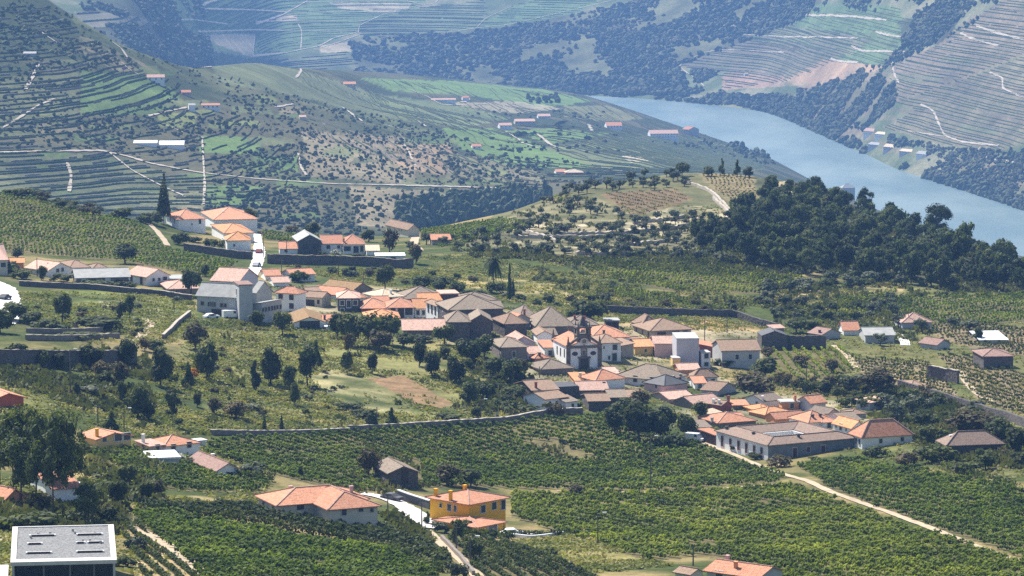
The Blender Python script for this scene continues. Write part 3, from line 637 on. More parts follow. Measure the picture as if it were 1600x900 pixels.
CLEAR = {'B': [(222, 108, 262, 127), (276, 132, 348, 178), (204, 214, 290, 234), (716, 150, 736, 160), (772, 184, 864, 206), (940, 184, 976, 206), (1006, 194, 1098, 220), (862, 258, 916, 278)], 'D': [(1346, 210, 1387, 227), (1353, 230, 1450, 258)]}
MAINROAD = [(-40, 240), (60, 237), (160, 236), (200, 245), (235, 256), (310, 270), (400, 280), (520, 288), (620, 290), (700, 292), (800, 295), (860, 300)]
def far_blobs(name, specs, label, mat='farwood'):
    v, f = ico(); Vs, Fs, base = [], [], 0
    for layer, poly, n, r0, r1, flat in specs:
        P = sample_layer(layer, poly, n)
        qx, qy = to_px(P[:, 0], P[:, 1], P[:, 2]); kp = np.ones(len(P), bool)
        for x0, y0, x1, y1 in CLEAR[layer]: kp &= ~((qx > x0) & (qx < x1) & (qy > y0) & (qy < y1 + 3))
        if layer == 'B': dyr = qy - np.interp(qx, [p[0] for p in MAINROAD], [p[1] for p in MAINROAD]); kp &= ~((dyr > -1.5) & (dyr < 6))
        if layer == 'D': kp &= fbm(P[:, 0] + P[:, 1] * .3, P[:, 1], 70, 151, 3) > nrg.normal(-.1, .12, len(P))
        P = P[kp]
        if len(P) == 0: continue
        s = nrg.uniform(r0, r1, len(P)) * nrg.uniform(.8, 1.2, len(P)); sc = np.stack([s, s, s * flat * nrg.uniform(.7, 1.5, len(P))], 1); sc[:, 0] *= nrg.uniform(.9, 1.9, len(P))
        P = P.copy(); P[:, 2] += sc[:, 2] * .55
        V, Fq = batch(v, f, P, nrg.normal(0, .5, len(P)), sc)
        V = V.reshape(len(P), 12, 3); c = V.mean(1, keepdims=True); V = c + (V - c) * nrg.uniform(.6, 1.3, (len(P), 12, 1))
        Vs.append(V.reshape(-1, 3)); Fs.append(Fq + base); base += len(P) * 12
    tag(link(name, np_mesh(name, np.concatenate(Vs), np.concatenate(Fs), MATS[mat], tri=True)), label, 'woodland', kind='stuff')
FW = [
    ('D', [(545, 62), (640, 56), (800, 44), (980, 6), (1100, -40), (1270, -40), (1280, 18), (1225, 42), (1060, 105), (1080, 140), (1130, 155), (880, 146), (560, 126)], 6200, 2.2, 4.6, 1.0),
    ('D', [(560, 112), (800, 122), (1000, 130), (1130, 148), (1130, 165), (1000, 152), (880, 146), (560, 130)], 1300, 3.2, 5.5, 1.1),
    ('D', [(125, 42), (260, 40), (325, 60), (338, 126), (200, 128), (120, 60)], 2400, 2.0, 3.8, 1.1),
    ('D', [(100, -50), (300, -50), (320, 30), (260, 36), (130, 16)], 1100, 2.2, 4, 1),
    ('D', [(1230, 150), (1290, 132), (1360, 115), (1400, 130), (1400, 160), (1350, 205), (1300, 214), (1200, 172), (1130, 162), (1130, 148)], 2300, 2, 4.2, 1.1),
    ('D', [(1130, 155), (1220, 168), (1310, 212), (1420, 255), (1500, 285), (1620, 318), (1620, 335), (1480, 292), (1400, 262), (1300, 220), (1200, 178)], 1300, 2.4, 4.6, 1.1),
    ('D', [(1380, 210), (1480, 232), (1620, 240), (1620, 322), (1480, 282), (1400, 250)], 1300, 1.2, 3.2, 1),
    ('D', [(1290, -40), (1560, -40), (1560, 5), (1480, 70), (1400, 72), (1420, 28), (1290, 8)], 1500, 2, 4, 1),
    ('D', [(1480, 60), (1300, 150), (1340, 112), (1470, 40)], 300, 2, 3.5, 1),
    ('D', [(1080, 110), (1130, 112), (1130, 150), (1090, 140)], 300, 2, 4, 1)]
far_blobs('far_woods', FW, 'dense blue-green scrub woods on the hills beyond the river')
far_blobs('far_light_scrub', [(l, p, int(n * .6), a * .7, b * .8, f) for l, p, n, a, b, f in FW], 'lighter brownish scrub mixed into the woods beyond the river', 'farlight')
far_blobs('valley_scrub', [
    ('B', [(100, 8), (360, 126), (700, 206), (690, 228), (330, 150), (70, 12)], 230, .5, 1.3, 1),
    ('B', [(-100, 40), (40, 0), (120, 45), (230, 110), (120, 112), (-100, 140)], 663, 0.48, 1.81, 1),
    ('B', [(-100, 130), (120, 120), (120, 240), (-100, 240)], 397, 0.43, 1.53, 1),
    ('B', [(120, 180), (310, 150), (330, 245), (120, 240)], 486, 0.43, 1.53, 1),
    ('B', [(240, 130), (480, 165), (500, 215), (300, 210)], 397, 0.43, 1.53, 1),
    ('B', [(330, 240), (480, 225), (480, 300), (330, 290)], 353, 0.43, 1.53, 1),
    ('B', [(320, 300), (560, 285), (560, 380), (320, 370)], 751, 0.43, 1.67, 1),
    ('B', [(460, 200), (700, 215), (720, 290), (480, 280)], 663, 0.38, 1.39, 1),
    ('B', [(560, 290), (840, 285), (860, 330), (560, 370)], 397, 0.43, 1.53, 1),
    ('B', [(500, 165), (680, 200), (860, 260), (760, 290), (560, 215)], 309, 0.48, 1.67, 1),
    ('B', [(690, 240), (900, 250), (960, 290), (720, 295)], 309, 0.48, 1.81, 1),
    ('B', [(720, 170), (960, 175), (1000, 240), (760, 240)], 154, 0.58, 2.23, 1),
    ('B', [(800, 205), (885, 190), (880, 205), (800, 215)], 70, 1.20, 3.14, 1),
    ('B', [(818, 150), (875, 148), (875, 162), (825, 162)], 25, 1.44, 3.48, 1.2),
    ('B', [(1000, 200), (1100, 205), (1220, 240), (1210, 262), (1100, 235), (1010, 222)], 185, 0.72, 2.51, 1.1),
    ('B', [(1140, 222), (1225, 245), (1225, 255), (1150, 240)], 52, 1.44, 3.83, 1.3)], 'scrub, olives and bushes scattered over the slope across the side valley')
far_blobs('valley_pine_wood', [('B', [(620, 322), (720, 310), (850, 296), (862, 312), (740, 350), (620, 362)], 700, 1.6, 2.6, 1.9)], 'dark pine wood in the side valley behind the long house', 'pine')
# ------------------------------------------------------------------ building kit
def poly_mesh(name, V, Fs, mat, uvs=None):
    me = bpy.data.meshes.new(name); me.from_pydata([tuple(v) for v in V], [], [tuple(f) for f in Fs]); me.materials.append(mat)
    if uvs is not None:
        ul = me.uv_layers.new(name='UVMap'); ul.data.foreach_set('uv', np.array(uvs, np.float32).ravel())
    me.update(); return me
class MB:
    def __init__(s): s.v = []; s.f = []
    def add(s, V, Fs): b = len(s.v); s.v += [tuple(x) for x in V]; s.f += [tuple(b + i for i in f) for f in Fs]; return s
    def box(s, x0, x1, y0, y1, z0, z1):
        return s.add([(x0, y0, z0), (x1, y0, z0), (x1, y1, z0), (x0, y1, z0), (x0, y0, z1), (x1, y0, z1), (x1, y1, z1), (x0, y1, z1)],
                     [(0, 3, 2, 1), (4, 5, 6, 7), (0, 1, 5, 4), (1, 2, 6, 5), (2, 3, 7, 6), (3, 0, 4, 7)])
    def cyl(s, x, y, z0, z1, r0, r1, n=8):
        V = [(x + r * math.cos(2 * math.pi * i / n), y + r * math.sin(2 * math.pi * i / n), z) for z, r in ((z0, r0), (z1, r1)) for i in range(n)]
        return s.add(V, [(i, (i + 1) % n, n + (i + 1) % n, n + i) for i in range(n)] + [tuple(range(n, 2 * n)), tuple(range(n - 1, -1, -1))])
    def bar(s, a, b, r):
        a, b = Vector(a), Vector(b); d = (b - a).normalized(); u = d.orthogonal().normalized(); w_ = d.cross(u)
        V = [p + q * r for p in (a, b) for q in (u, w_, -u, -w_)]
        return s.add(V, [(0, 1, 5, 4), (1, 2, 6, 5), (2, 3, 7, 6), (3, 0, 4, 7), (3, 2, 1, 0), (4, 5, 6, 7)])
    def build(s, name, mat, parent=None): return link(name, poly_mesh(name, s.v, s.f, mat), parent)
class UVB:
    """roof slabs with metre UVs"""
    def __init__(s): s.v = []; s.f = []; s.uv = []
    def slab(s, P, th=.16):
        P = [Vector(p) for p in P]; n = len(P); nm = (P[1] - P[0]).cross(P[2] - P[0]).normalized()
        if nm.z < 0: P.reverse(); nm = -nm
        h = Vector((-nm.y, nm.x, 0)); h = h.normalized() if h.length > 1e-4 else Vector((1, 0, 0)); sl_ = nm.cross(h)
        b = len(s.v); s.v += [tuple(p) for p in P] + [tuple(p - Vector((0, 0, th))) for p in P]
        uv = [(p.dot(h), p.dot(sl_)) for p in P]
        s.f.append(tuple(range(b, b + n))); s.uv += uv
        s.f.append(tuple(range(b + 2 * n - 1, b + n - 1, -1))); s.uv += uv[::-1]
        for i in range(n):
            j = (i + 1) % n; s.f.append((b + i, b + n + i, b + n + j, b + j)); s.uv += [uv[i], uv[i], uv[j], uv[j]]
    def build(s, name, mat, parent): return link(name, poly_mesh(name, s.v, s.f, mat, s.uv), parent)
_cube = {}
def cube(mat):
    if mat not in _cube: _cube[mat] = poly_mesh('block', *(lambda b: (b.v, b.f))(MB().box(-.5, .5, -.5, .5, -.5, .5)), MATS[mat])
    return _cube[mat]
_ring = {}
def ring(mat):
    if mat not in _ring:
        b = MB(); b.box(-.5, -.4, -.5, .5, -.5, .5).box(.4, .5, -.5, .5, -.5, .5).box(-.4, .4, -.5, .5, .42, .5).box(-.4, .4, -.5, .5, -.5, -.42)
        _ring[mat] = poly_mesh('window_frame', b.v, b.f, MATS[mat])
    return _ring[mat]
def opening(parent, name, face, R, L, t, z, w_, h, frame='frame', pane='glass'):
    """window or door on the R (y=-L/2) or L (x=-R/2) face; t along the face from the near corner"""
    o = link(name, ring(frame), parent)
    if face == 'R': o.location = (-R / 2 + t, -L / 2, z); rot = 0
    else: o.location = (-R / 2, -L / 2 + t, z); rot = -math.pi / 2
    o.rotation_euler = (0, 0, rot); o.scale = (w_ * 1.3, .16, h * 1.2)
    p = link('pane', cube(pane), o); p.scale = (.82, .45, .86)
    return o
def put_windows(root, face, R, L, H, spec, style, z0=0):
    ln = R if face == 'R' else L
    if spec == 'auto':
        n = max(1, int(ln / 3.4)); st = max(1, int((H + .6) / 2.9)); spec = [(n, st)]
    for s in spec:
        if len(s) == 2:
            n, st = s
            for j in range(st):
                for i in range(n):
                    zz = H - 1.35 - j * 2.75
                    if zz < .5: zz = max(.7, H * .5)
                    opening(root, 'window', face, R, L, ln * (i + .5) / n + rnd.uniform(-.15, .15), zz + z0, .85, 1.15, style[0], style[1])
        else:
            t, z, w_, h = s[:4]; nm = 'door' if len(s) > 4 and s[4] == 'door' else 'window'
            pn = s[5] if len(s) > 5 else style[1]
            opening(root, nm, face, R, L, t * ln, z + z0, w_, h, style[0], pn)
def roof_parts(root, R, L, H, kind, axis, rise, mat, ov=.35, z0=0, x0=0, y0=0, cap=True, ringw=0):
    u = UVB(); caps = []
    a, b = R / 2 + ov, L / 2 + ov
    T = lambda x, y, z: (x + x0, y + y0, z + z0)
    if kind in ('gable', 'hip'):
        sw = axis == 'L'
        A, B = (b, a) if sw else (a, b)                   # A half-length along the ridge, B half-span
        q = (lambda x, y, z: T(y, x, z)) if sw else T
        hin = 0 if kind == 'gable' else min(A, B * 1.0)
        dz = rise * ov / max(B - ov, .1)
        e = H - min(dz, .3); tz = H + rise
        r1, r2 = (-A + hin), (A - hin)
        u.slab([q(-A, -B, e), q(A, -B, e), q(r2, 0, tz), q(r1, 0, tz)]); u.slab([q(-A, B, e), q(A, B, e), q(r2, 0, tz), q(r1, 0, tz)])
        if hin:
            u.slab([q(-A, -B, e), q(-A, B, e), q(r1, 0, tz)]); u.slab([q(A, -B, e), q(A, B, e), q(r2, 0, tz)])
            caps += [(q(-A, -B, e), q(r1, 0, tz)), (q(-A, B, e), q(r1, 0, tz)), (q(A, -B, e), q(r2, 0, tz)), (q(A, B, e), q(r2, 0, tz))]
        if r2 - r1 > .2: caps.append((q(r1, 0, tz), q(r2, 0, tz)))
    elif kind == 'flat':
        u.slab([T(-a, -b, H + .15), T(a, -b, H + .15), T(a, b, H + .15), T(-a, b, H + .15)], .3); cap = False
    elif kind == 'shed':
        f = {'y': (H, H, H + rise, H + rise), '-y': (H + rise, H + rise, H, H), 'x': (H, H + rise, H + rise, H), '-x': (H + rise, H, H, H + rise)}[axis]
        u.slab([T(-a, -b, f[0] + .05), T(a, -b, f[1] + .05), T(a, b, f[2] + .05), T(-a, b, f[3] + .05)]); cap = False
    elif kind == 'ring':
        w_ = ringw; h2 = H + rise; e = H - .15
        O = [(-a, -b), (a, -b), (a, b), (-a, b)]; m_ = [(-a + w_ / 2, -b + w_ / 2), (a - w_ / 2, -b + w_ / 2), (a - w_ / 2, b - w_ / 2), (-a + w_ / 2, b - w_ / 2)]
        I = [(-a + w_, -b + w_), (a - w_, -b + w_), (a - w_, b - w_), (-a + w_, b - w_)]
        for i in range(4):
            j = (i + 1) % 4
            u.slab([T(*O[i], e), T(*O[j], e), T(*m_[j], h2), T(*m_[i], h2)]); u.slab([T(*I[i], e), T(*I[j], e), T(*m_[j], h2), T(*m_[i], h2)])
            caps += [(T(*m_[i], h2), T(*m_[j], h2)), (T(*O[i], e), T(*m_[i], h2)), (T(*I[i], e), T(*m_[i], h2))]
    ro = u.build('roof', MATS[mat], root)
    if cap and caps:
        b_ = MB()
        for p, q_ in caps: b_.bar(Vector(p) + Vector((0, 0, .03)), Vector(q_) + Vector((0, 0, .03)), .13)
        b_.build('ridge_cap', MATS[{'terra': 'pinkroof', 'orangeroof': 'terra', 'brownroof': 'oldroof'}.get(mat, mat)], ro)
    return ro
def wall_mesh(root, R, L, H, kind, axis, rise, mat, z0=0, skirt=3.0, x0=0, y0=0, ringw=0):
    a, b = R / 2, L / 2; zb = -skirt; V = []; Fs = []
    c = [(-a, -b), (a, -b), (a, b), (-a, b)]; h = [H] * 4
    if kind == 'shed': h = list({'y': (H, H, H + rise, H + rise), '-y': (H + rise, H + rise, H, H), 'x': (H, H + rise, H + rise, H), '-x': (H + rise, H, H, H + rise)}[axis])
    h = [q - .06 for q in h]
    V = [(x, y, zb) for x, y in c] + [(c[i][0], c[i][1], h[i]) for i in range(4)]
    f = [(0, 1, 5, 4), (1, 2, 6, 5), (2, 3, 7, 6), (3, 0, 4, 7)]
    if kind == 'gable':
        r = H + rise - .12
        if axis == 'R': V += [(-a, 0, r), (a, 0, r)]; f[3] = (3, 0, 4, 8, 7); f[1] = (1, 2, 6, 9, 5)
        else: V += [(0, -b, r), (0, b, r)]; f[0] = (0, 1, 5, 8, 4); f[2] = (2, 3, 7, 9, 6)
    V = [(x + x0, y + y0, z + z0) for x, y, z in V]
    o = link('wall', poly_mesh('wall', V, f, MATS[mat]), root)
    if kind == 'ring':
        w_ = ringw - .2; mb = MB(); i0, i1, j0, j1 = -a + w_, a - w_, -b + w_, b - w_
        for bx in ((i0, i1, j0, j0 + .3), (i0, i1, j1 - .3, j1), (i0, i0 + .3, j0 + .3, j1 - .3), (i1 - .3, i1, j0 + .3, j1 - .3)): mb.box(*bx, 0, H - .3)
        mb.build('courtyard_wall', MATS['white'], root)
    return o
def chimney(ro, x, y, z0, h, mat='white', w_=.55, cap=True):
    b = MB().box(x - w_ / 2, x + w_ / 2, y - w_ * .4, y + w_ * .4, z0, z0 + h)
    if cap: b.box(x - w_ * .65, x + w_ * .65, y - w_ * .55, y + w_ * .55, z0 + h, z0 + h + .15)
    b.build('chimney', MATS[mat], ro)
def solve(xl, xc, xr, yb, yaw, dep, layer, plane=None):
    P = at(xc, yb, layer)
    if plane is not None: u_, t_ = ray_ut(xc, yb); y_ = (plane - CZ) / float(t_); P = Vector((float(u_) * y_, y_, plane))
    a = math.radians(yaw); ca, sa = math.cos(a), math.sin(a)
    ur = float(ray_ut(xr, yb)[0]); ul = float(ray_ut(xl, yb)[0])
    R = (ur * P.y - P.x) / (ca - ur * sa) if xr > xc else None
    L = (P.x - ul * P.y) / (sa + ul * ca) if xl < xc else None
    if dep is not None:
        if yaw < 45: L = dep
        else: R = dep
    R = max(1.5, min(R or 5, 75)); L = max(1.5, min(L or 6, 40))
    return P, a, R, L
HOUSES = []
def V(xl, xc, xr, yb, eh, yaw, roof='hip', axis='R', rise=None, wall='white', rm='terra', wR='auto', wL='auto', dep=None, chim=(), style=('frame', 'glass'), ov=.35, ringw=7, skirt=3.0, lift=0, wallR=None, plane=False):
    if dep is not None and 6 <= dep <= 11: dep *= 1.25
    return dict(xl=xl, xc=xc, xr=xr, yb=yb, eh=eh, yaw=yaw, roof=roof, axis=axis, rise=rise, wall=wall, rm=rm, wR=wR, wL=wL, dep=dep, chim=chim, style=style, ov=ov, ringw=ringw, skirt=skirt, lift=lift, wallR=wallR, plane=plane)
def build_vol(root, v, R, L, x0, y0, sc, rel):
    """walls, roof, chimneys and openings of one volume; rel = empty in this volume's frame"""
    H = v['eh'] * sc
    span = L if v['axis'] == 'R' else R
    rise = v['rise'] * sc * .8 if v['rise'] is not None else .24 * (min(R, L) if v['roof'] == 'hip' else span)
    if v['roof'] == 'flat': rise = 0
    wo = wall_mesh(root, R, L, H, v['roof'], v['axis'], rise, v['wall'], skirt=v['skirt'], ringw=v['ringw'])
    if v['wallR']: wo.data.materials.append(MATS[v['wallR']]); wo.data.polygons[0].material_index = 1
    ro = roof_parts(root, R, L, H, v['roof'], v['axis'], rise, v['rm'], v['ov'], ringw=v['ringw'])
    for c in v['chim']:
        cx, cy, ch = c[:3]; chimney(ro, (cx - .5) * R, (cy - .5) * L, H - .2, ch + rise * .5, c[3] if len(c) > 3 else 'white')
    for f in 'RL':
        s = v['w' + f]
        if s == 'auto' and (v['xr'] - v['xc'] if f == 'R' else v['xc'] - v['xl']) < 11: s = None
        if s: put_windows(root, f, R, L, H, s, v['style'])
def H(name, label, *vols, cat='house', group=None, layer='A'):
    first = None
    for i, v in enumerate(vols):
        P, a, R, L = solve(v['xl'], v['xc'], v['xr'], v['yb'], v['yaw'], v['dep'], layer, z0_ if v['plane'] else None)
        ca, sa = math.cos(a), math.sin(a)
        c = Vector((P.x + R / 2 * ca - L / 2 * sa, P.y + R / 2 * sa + L / 2 * ca, P.z + v['lift'] - .004 * (len(HOUSES) % 7)))
        sc = P.y / F * 1.01
        if i == 0: z0_ = P.z
        if layer != 'A':
            hs_ = [ground(P.x + x_ * ca - y_ * sa, P.y + x_ * sa + y_ * ca) for x_ in (0, R / 2, R) for y_ in (0, L)]; c.z = .75 * P.z + .25 * max(hs_) if layer == 'D' else .5 * P.z + .5 * float(np.mean(hs_)); v['skirt'] = 25.0
        if first is None:
            root = link(name, None); root.location = c; root.rotation_euler = (0, 0, a); first = root
            tag(root, label, cat, group); HOUSES.append(((v['xl'] + v['xr']) / 2, v['yb'] - v['eh'] / 2, label, root, v, (R, L)))
            mtx = Matrix.Translation(c) @ Matrix.Rotation(a, 4, 'Z')
            build_vol(root, v, R, L, 0, 0, sc, None)
        else:
            before = set(first.children)
            build_vol(first, v, R, L, 0, 0, sc, None)
            rel = mtx.inverted() @ (Matrix.Translation(c) @ Matrix.Rotation(a, 4, 'Z'))
            for ch in [o for o in first.children if o not in before]: ch.matrix_basis = rel @ ch.matrix_basis
    return first
# ------------------------------------------------------------------ houses: lower slope
N_ = None
DK = ('shutter', 'shutter')
H('hip_roofed_house', 'long cream house with an L-shaped terracotta hip roof among vines',
  V(404, 435, 572, 808, 21, 24, 'hip', 'R', 19, 'cream', 'terra', wR=[(.25, 1.5, 1.3, 1.0), (.5, 1.3, 1.6, 1.6), (.72, 1.4, 1.2, 1.2)], chim=[(.3, .7, .9, 'pink')], ov=.6),
  V(486, 515, 590, 814, 21, 24, 'hip', 'L', 20, 'cream', 'terra', wR=[(.3, 1.4, .9, 1.2), (.65, 1.6, .8, .8), (.88, 1.3, .6, .7)], wL=[(.5, 1.5, 1.2, 1.2)], dep=15, plane=True, chim=[(.85, .6, 1.0, 'pink')], ov=.6))
H('orange_house', 'two-storey bright orange house with terracotta hip roofs on both floors',
  V(672, 733, 790, 826, 41, 46, 'hip', 'R', 13, 'orange', 'terra', wR=[(.38, 3.1, 1.1, 1.3), (.68, 3.3, 1.1, 1.3), (.93, 3.2, 1.0, 1.7)], wL=[(.35, 3.2, .7, 1.1), (.5, 3.2, .9, 1.2), (.72, 3.3, .6, .7)], chim=[(.05, .9, .9, 'orange'), (-.02, .45, 1.2, 'orange'), (.9, .95, .5, 'orange')], ov=.7),  # last right-face window: dark pane in place of the shaded balcony recess
  V(681, 744, 786, 838, 16, 46, 'hip', 'R', 7, 'orange', 'terra', wR=[(.6, .9, 2.0, 1.3)], wL=None, ov=.6, plane=True))
H('ochre_house', 'ochre gabled house with terracotta roof behind the tall pines', V(126, 151.6, 205, 700, 15, 36, 'gable', 'L', 9, 'yellow', 'terra', wR=[(.22, 1.5, .8, .9), (.62, 1.6, 1.5, 1.3), (.88, 1.6, 1.4, 1.3)], wL=N_, chim=[(.1, .2, 1.3, 'orange')], ov=.5))
H('white_house', 'stained white house with mottled red-brown hip roof beside the ochre house',
  V(226, 257, 312, 708, 12, 36, 'hip', 'R', 12, 'white', 'terra', wR=[(.25, 1, .9, 1.1), (.7, 1.1, .9, 1.1)], chim=()),
  V(213, 235, 257, 706, 9, 36, 'shed', 'y', 4, 'pink', 'pinkroof', chim=[(.1, .6, 1.8)]),
  V(300, 308, 321, 697, 8, 36, 'flat', 'R', 0, 'white', 'metal', wR=N_))
H('flat_shed', 'low shed with a flat white roof in front of the stained white house', V(198, 236, 280, 724, 8, 14, 'flat', 'R', 0, 'greywall', 'metal', wR=N_, wL=N_, dep=6), cat='shed')
H('brown_roofed_house', 'small pale house with a plain brown gabled roof among the lower vines', V(296, 340, 373, 744, 11, 27, 'gable', 'L', 12, 'white', 'brownroof', wR=N_, wL=N_, chim=[(.8, .75, .6)], ov=.5))
H('terracotta_roofed_house', 'terracotta-roofed house cut by the bottom edge of the picture', V(1104, 1184, 1222, 926, 26, 54, 'gable', 'L', 13, 'greywall', 'terra', wL=[(.75, 1.6, 1.2, 1.6)], wR=N_, chim=[(.25, .55, 1.0, 'salmon'), (.8, .98, .9, 'pink')], ov=.5))
H('stone_shed', 'small shed with grey weathered tiles left of the terracotta house at the bottom', V(1055, 1078, 1098, 908, 12, 48, 'gable', 'L', 7, 'cream', 'oldroof', wR=N_, wL=N_), cat='shed')
H('stone_barn', 'dark stone gabled barn standing alone beside a round bush in the vines', V(585, 607.5, 653, 759, 21, 18, 'gable', 'L', 12, 'darkstone', 'greyroof', wR=[(.55, 1.6, 1.0, 2.4, 'door', 'shutter')], wL=N_, style=DK), cat='barn')
H('white_walled_house', 'white-walled house with terracotta roof partly hidden behind the tall pines', V(44, 85, 128, 783, 20, 22, 'gable', 'R', 8, 'white', 'terra', wR=N_, wL=N_, chim=[(.35, .5, .8), (.75, .4, 1.1, 'salmon')]))
H('tiled_house', 'terracotta roof at the left edge below the pines', V(-80, 8, 38, 790, 12, 48, 'gable', 'L', 16, 'salmon', 'terra', wR=N_, wL=N_))
H('red_gabled_house', 'red-walled gabled house at the left edge above the pines', V(-70, -12, 37, 636, 13, 30, 'gable', 'L', 10, 'redwall', 'terra', wR=N_, wL=N_, ov=.7))
# ------------------------------------------------------------------ right of the village: winery and neighbours
H('winery', 'big courtyard winery with white and grey walls under a brown tiled roof',
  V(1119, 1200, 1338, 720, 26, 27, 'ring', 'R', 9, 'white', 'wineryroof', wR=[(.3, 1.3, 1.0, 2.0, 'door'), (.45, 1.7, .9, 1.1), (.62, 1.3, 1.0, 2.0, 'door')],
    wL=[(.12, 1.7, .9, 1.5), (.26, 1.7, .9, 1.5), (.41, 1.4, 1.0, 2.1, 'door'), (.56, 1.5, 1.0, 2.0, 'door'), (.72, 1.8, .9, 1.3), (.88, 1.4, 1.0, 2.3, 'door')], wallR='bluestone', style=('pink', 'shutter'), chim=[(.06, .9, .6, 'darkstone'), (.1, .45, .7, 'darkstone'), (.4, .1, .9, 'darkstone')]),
  V(1093, 1117, 1132, 697, 18, 27, 'shed', 'y', 3, 'darkwood', 'terra', wR=N_, wL=N_), cat='winery')
H('white_tiled_house', 'white house with a bright terracotta hip roof right of the winery', V(1327, 1347, 1425, 702, 21, 20, 'hip', 'R', 26, 'white', 'terra', wR=[(.37, 1.6, .7, .9), (.8, 1.7, .7, .9)], wL=[(.2, 1.4, .8, 1.2), (.45, 1.4, .8, 1.2)], chim=[(.97, .5, -1.2, 'darkstone'), (.6, 1.05, 1.0, 'wine')]))
H('ivy_clad_house', 'dark stone house with a sagging mottled roof and ivy, right of the white tiled house', V(1464, 1480, 1569, 716, 22, 12, 'hip', 'R', 20, 'darkstone', 'wineryroof', wR=N_, wL=N_, chim=[(.15, .5, .4, 'white')]))
H('grey_shed', 'blue-grey shed with a pale pinkish roof above the village lane', V(1338, 1359, 1388, 641, 12, 42, 'shed', 'y', 3, 'greywall', 'pinkroof', wR=N_, wL=N_), cat='shed')
H('ruined_shed', 'roofless grey stone shed beside the big dark tree left of the winery', V(1070, 1082, 1110, 684, 16, 12, 'shed', 'y', 5, 'darkstone', 'greyroof', wR=N_, wL=N_), cat='shed')
H('red_tiled_house', 'low house with wide reddish tiled roof directly behind the winery', V(1090, 1122, 1181, 668, 8, 24, 'hip', 'R', 12, 'stone', 'terra', wR=N_, wL=N_, chim=[(-.05, .2, .3, 'greywall')]))
H('white_gabled_house', 'white gabled house with a grey roof behind the orange tiled roofs', V(1163, 1193, 1222, 638, 12, 36, 'gable', 'R', 9, 'white', 'greyroof', wR=N_, wL=[(.35, 1.0, .6, .6)], chim=[(.05, .1, .6)]))
H('orange_tiled_house', 'low house under a smooth orange tiled roof behind a bushy tree', V(1170, 1196, 1238, 655, 8, 34, 'hip', 'R', 9, 'salmon', 'orangeroof', wR=N_, wL=N_))
H('salmon_house', 'small salmon-orange house with a flat pale roof and a tall chimney', V(1217, 1222, 1248, 642, 14, 8, 'flat', 'R', 0, 'salmon', 'concrete', wR=[(.6, 1.2, .9, 1.2)], chim=[(.8, .1, 1.6, 'salmon'), (.85, .6, .9, 'salmon')]))
H('salmon_roofed_house', 'small house with a faded salmon gabled roof touching the winery roof', V(1196, 1213, 1258, 663, 9, 22, 'gable', 'R', 9, 'salmon', 'terra', wR=N_, wL=N_))
H('broad_roofed_house', 'broad terracotta roof rising just behind the winery on its right', V(1233, 1264, 1303, 672, 13, 28, 'hip', 'R', 16, 'white', 'terra', wR=N_, wL=N_, chim=[(.3, .2, .5, 'darkstone'), (.6, .2, .5, 'darkstone')]))
H('lilac_gabled_house', 'lilac gabled house with a terracotta roof at the right of the salmon house', V(1246, 1267, 1290, 643, 14, 32, 'gable', 'R', 11, 'lilac', 'terra', wR=N_, wL=N_))
H('pink_gabled_house', 'pink gabled house with a dark grey roof between terracotta roofs', V(1264, 1291, 1313, 657, 10, 36, 'gable', 'L', 10, 'pink', 'greyroof', wR=N_, wL=N_))
H('lane_house', 'white house with orange roof whose long lit wall faces the winery', V(1302, 1331, 1351, 688, 21, 26, 'gable', 'L', 12, 'white', 'orangeroof', wR=N_, wL=[(.3, 2.0, .5, .6), (.6, 2.3, .9, 1.4), (.85, 2.3, .5, .8)]))
H('small_grey_house', 'small grey-roofed house behind the lane house', V(1316, 1330, 1353, 655, 9, 20, 'hip', 'R', 6, 'greywall', 'oldroof', wR=N_, wL=N_))
H('lilac_brown_house', 'lilac-grey gabled house with a brown roof in front of a leafy tree', V(1096, 1122, 1150, 619, 9, 62, 'gable', 'L', 11, 'lilac', 'oldroof', wR=N_, wL=N_))
H('faded_roofed_house', 'low house with a wide faded pink tiled roof below the brown-roofed house', V(1052, 1086, 1128, 640, 8, 34, 'gable', 'R', 12, 'stone', 'pinkroof', wR=N_, wL=N_))
H('pale_roofed_shed', 'shed with a long pale pink sloping roof left of the small dark house', V(1092, 1106, 1128, 657, 8, 50, 'shed', 'y', 6, 'stone', 'creamroof', wR=N_, wL=N_), cat='shed')
H('small_dark_house', 'small dark-walled house with a brown roof and two white chimneys', V(1110, 1127, 1143, 644, 12, 45, 'gable', 'L', 6, 'wine', 'oldroof', wR=N_, wL=N_, chim=[(.1, .8, .7), (.1, .3, .7), (.9, .2, 1.4, 'wine')]))
H('lean_to', 'terracotta lean-to attached right of the small dark house', V(1141, 1146, 1169, 640, 7, 8, 'shed', 'y', 4, 'stone', 'terra', wR=N_, wL=N_, dep=5), cat='shed')
# ------------------------------------------------------------------ around the church
H('mottled_house', 'large white house with a broad mottled grey and terracotta roof below the church', V(963, 1037, 1071, 610, 18, 57, 'hip', 'L', 20, 'white', 'greyroof', wL=[(.25, 2.2, 1.0, 1.5), (.6, 2.2, 1.0, 1.5), (.45, .4, 1.0, 1.0)], wR=[(.45, 2.2, .9, 1.5), (.75, 2.2, .9, 1.5)], ov=.6))
H('slate_roofed_house', 'white and pink house with a dark slate hip roof', V(1006, 1038, 1074, 618, 17, 40, 'hip', 'R', 14, 'pink', 'slate', wR=[(.5, 2.2, .4, .5)], wL=[(.4, 2.0, .8, 1.0)]))
H('terracotta_hip_house', 'white house with a terracotta hip roof directly below the church door', V(906, 931, 976, 609, 16, 30, 'hip', 'R', 14, 'white', 'terra', wR=[(.2, 1.6, .9, 1.0)], chim=[(-.1, .8, .2, 'cream')]))
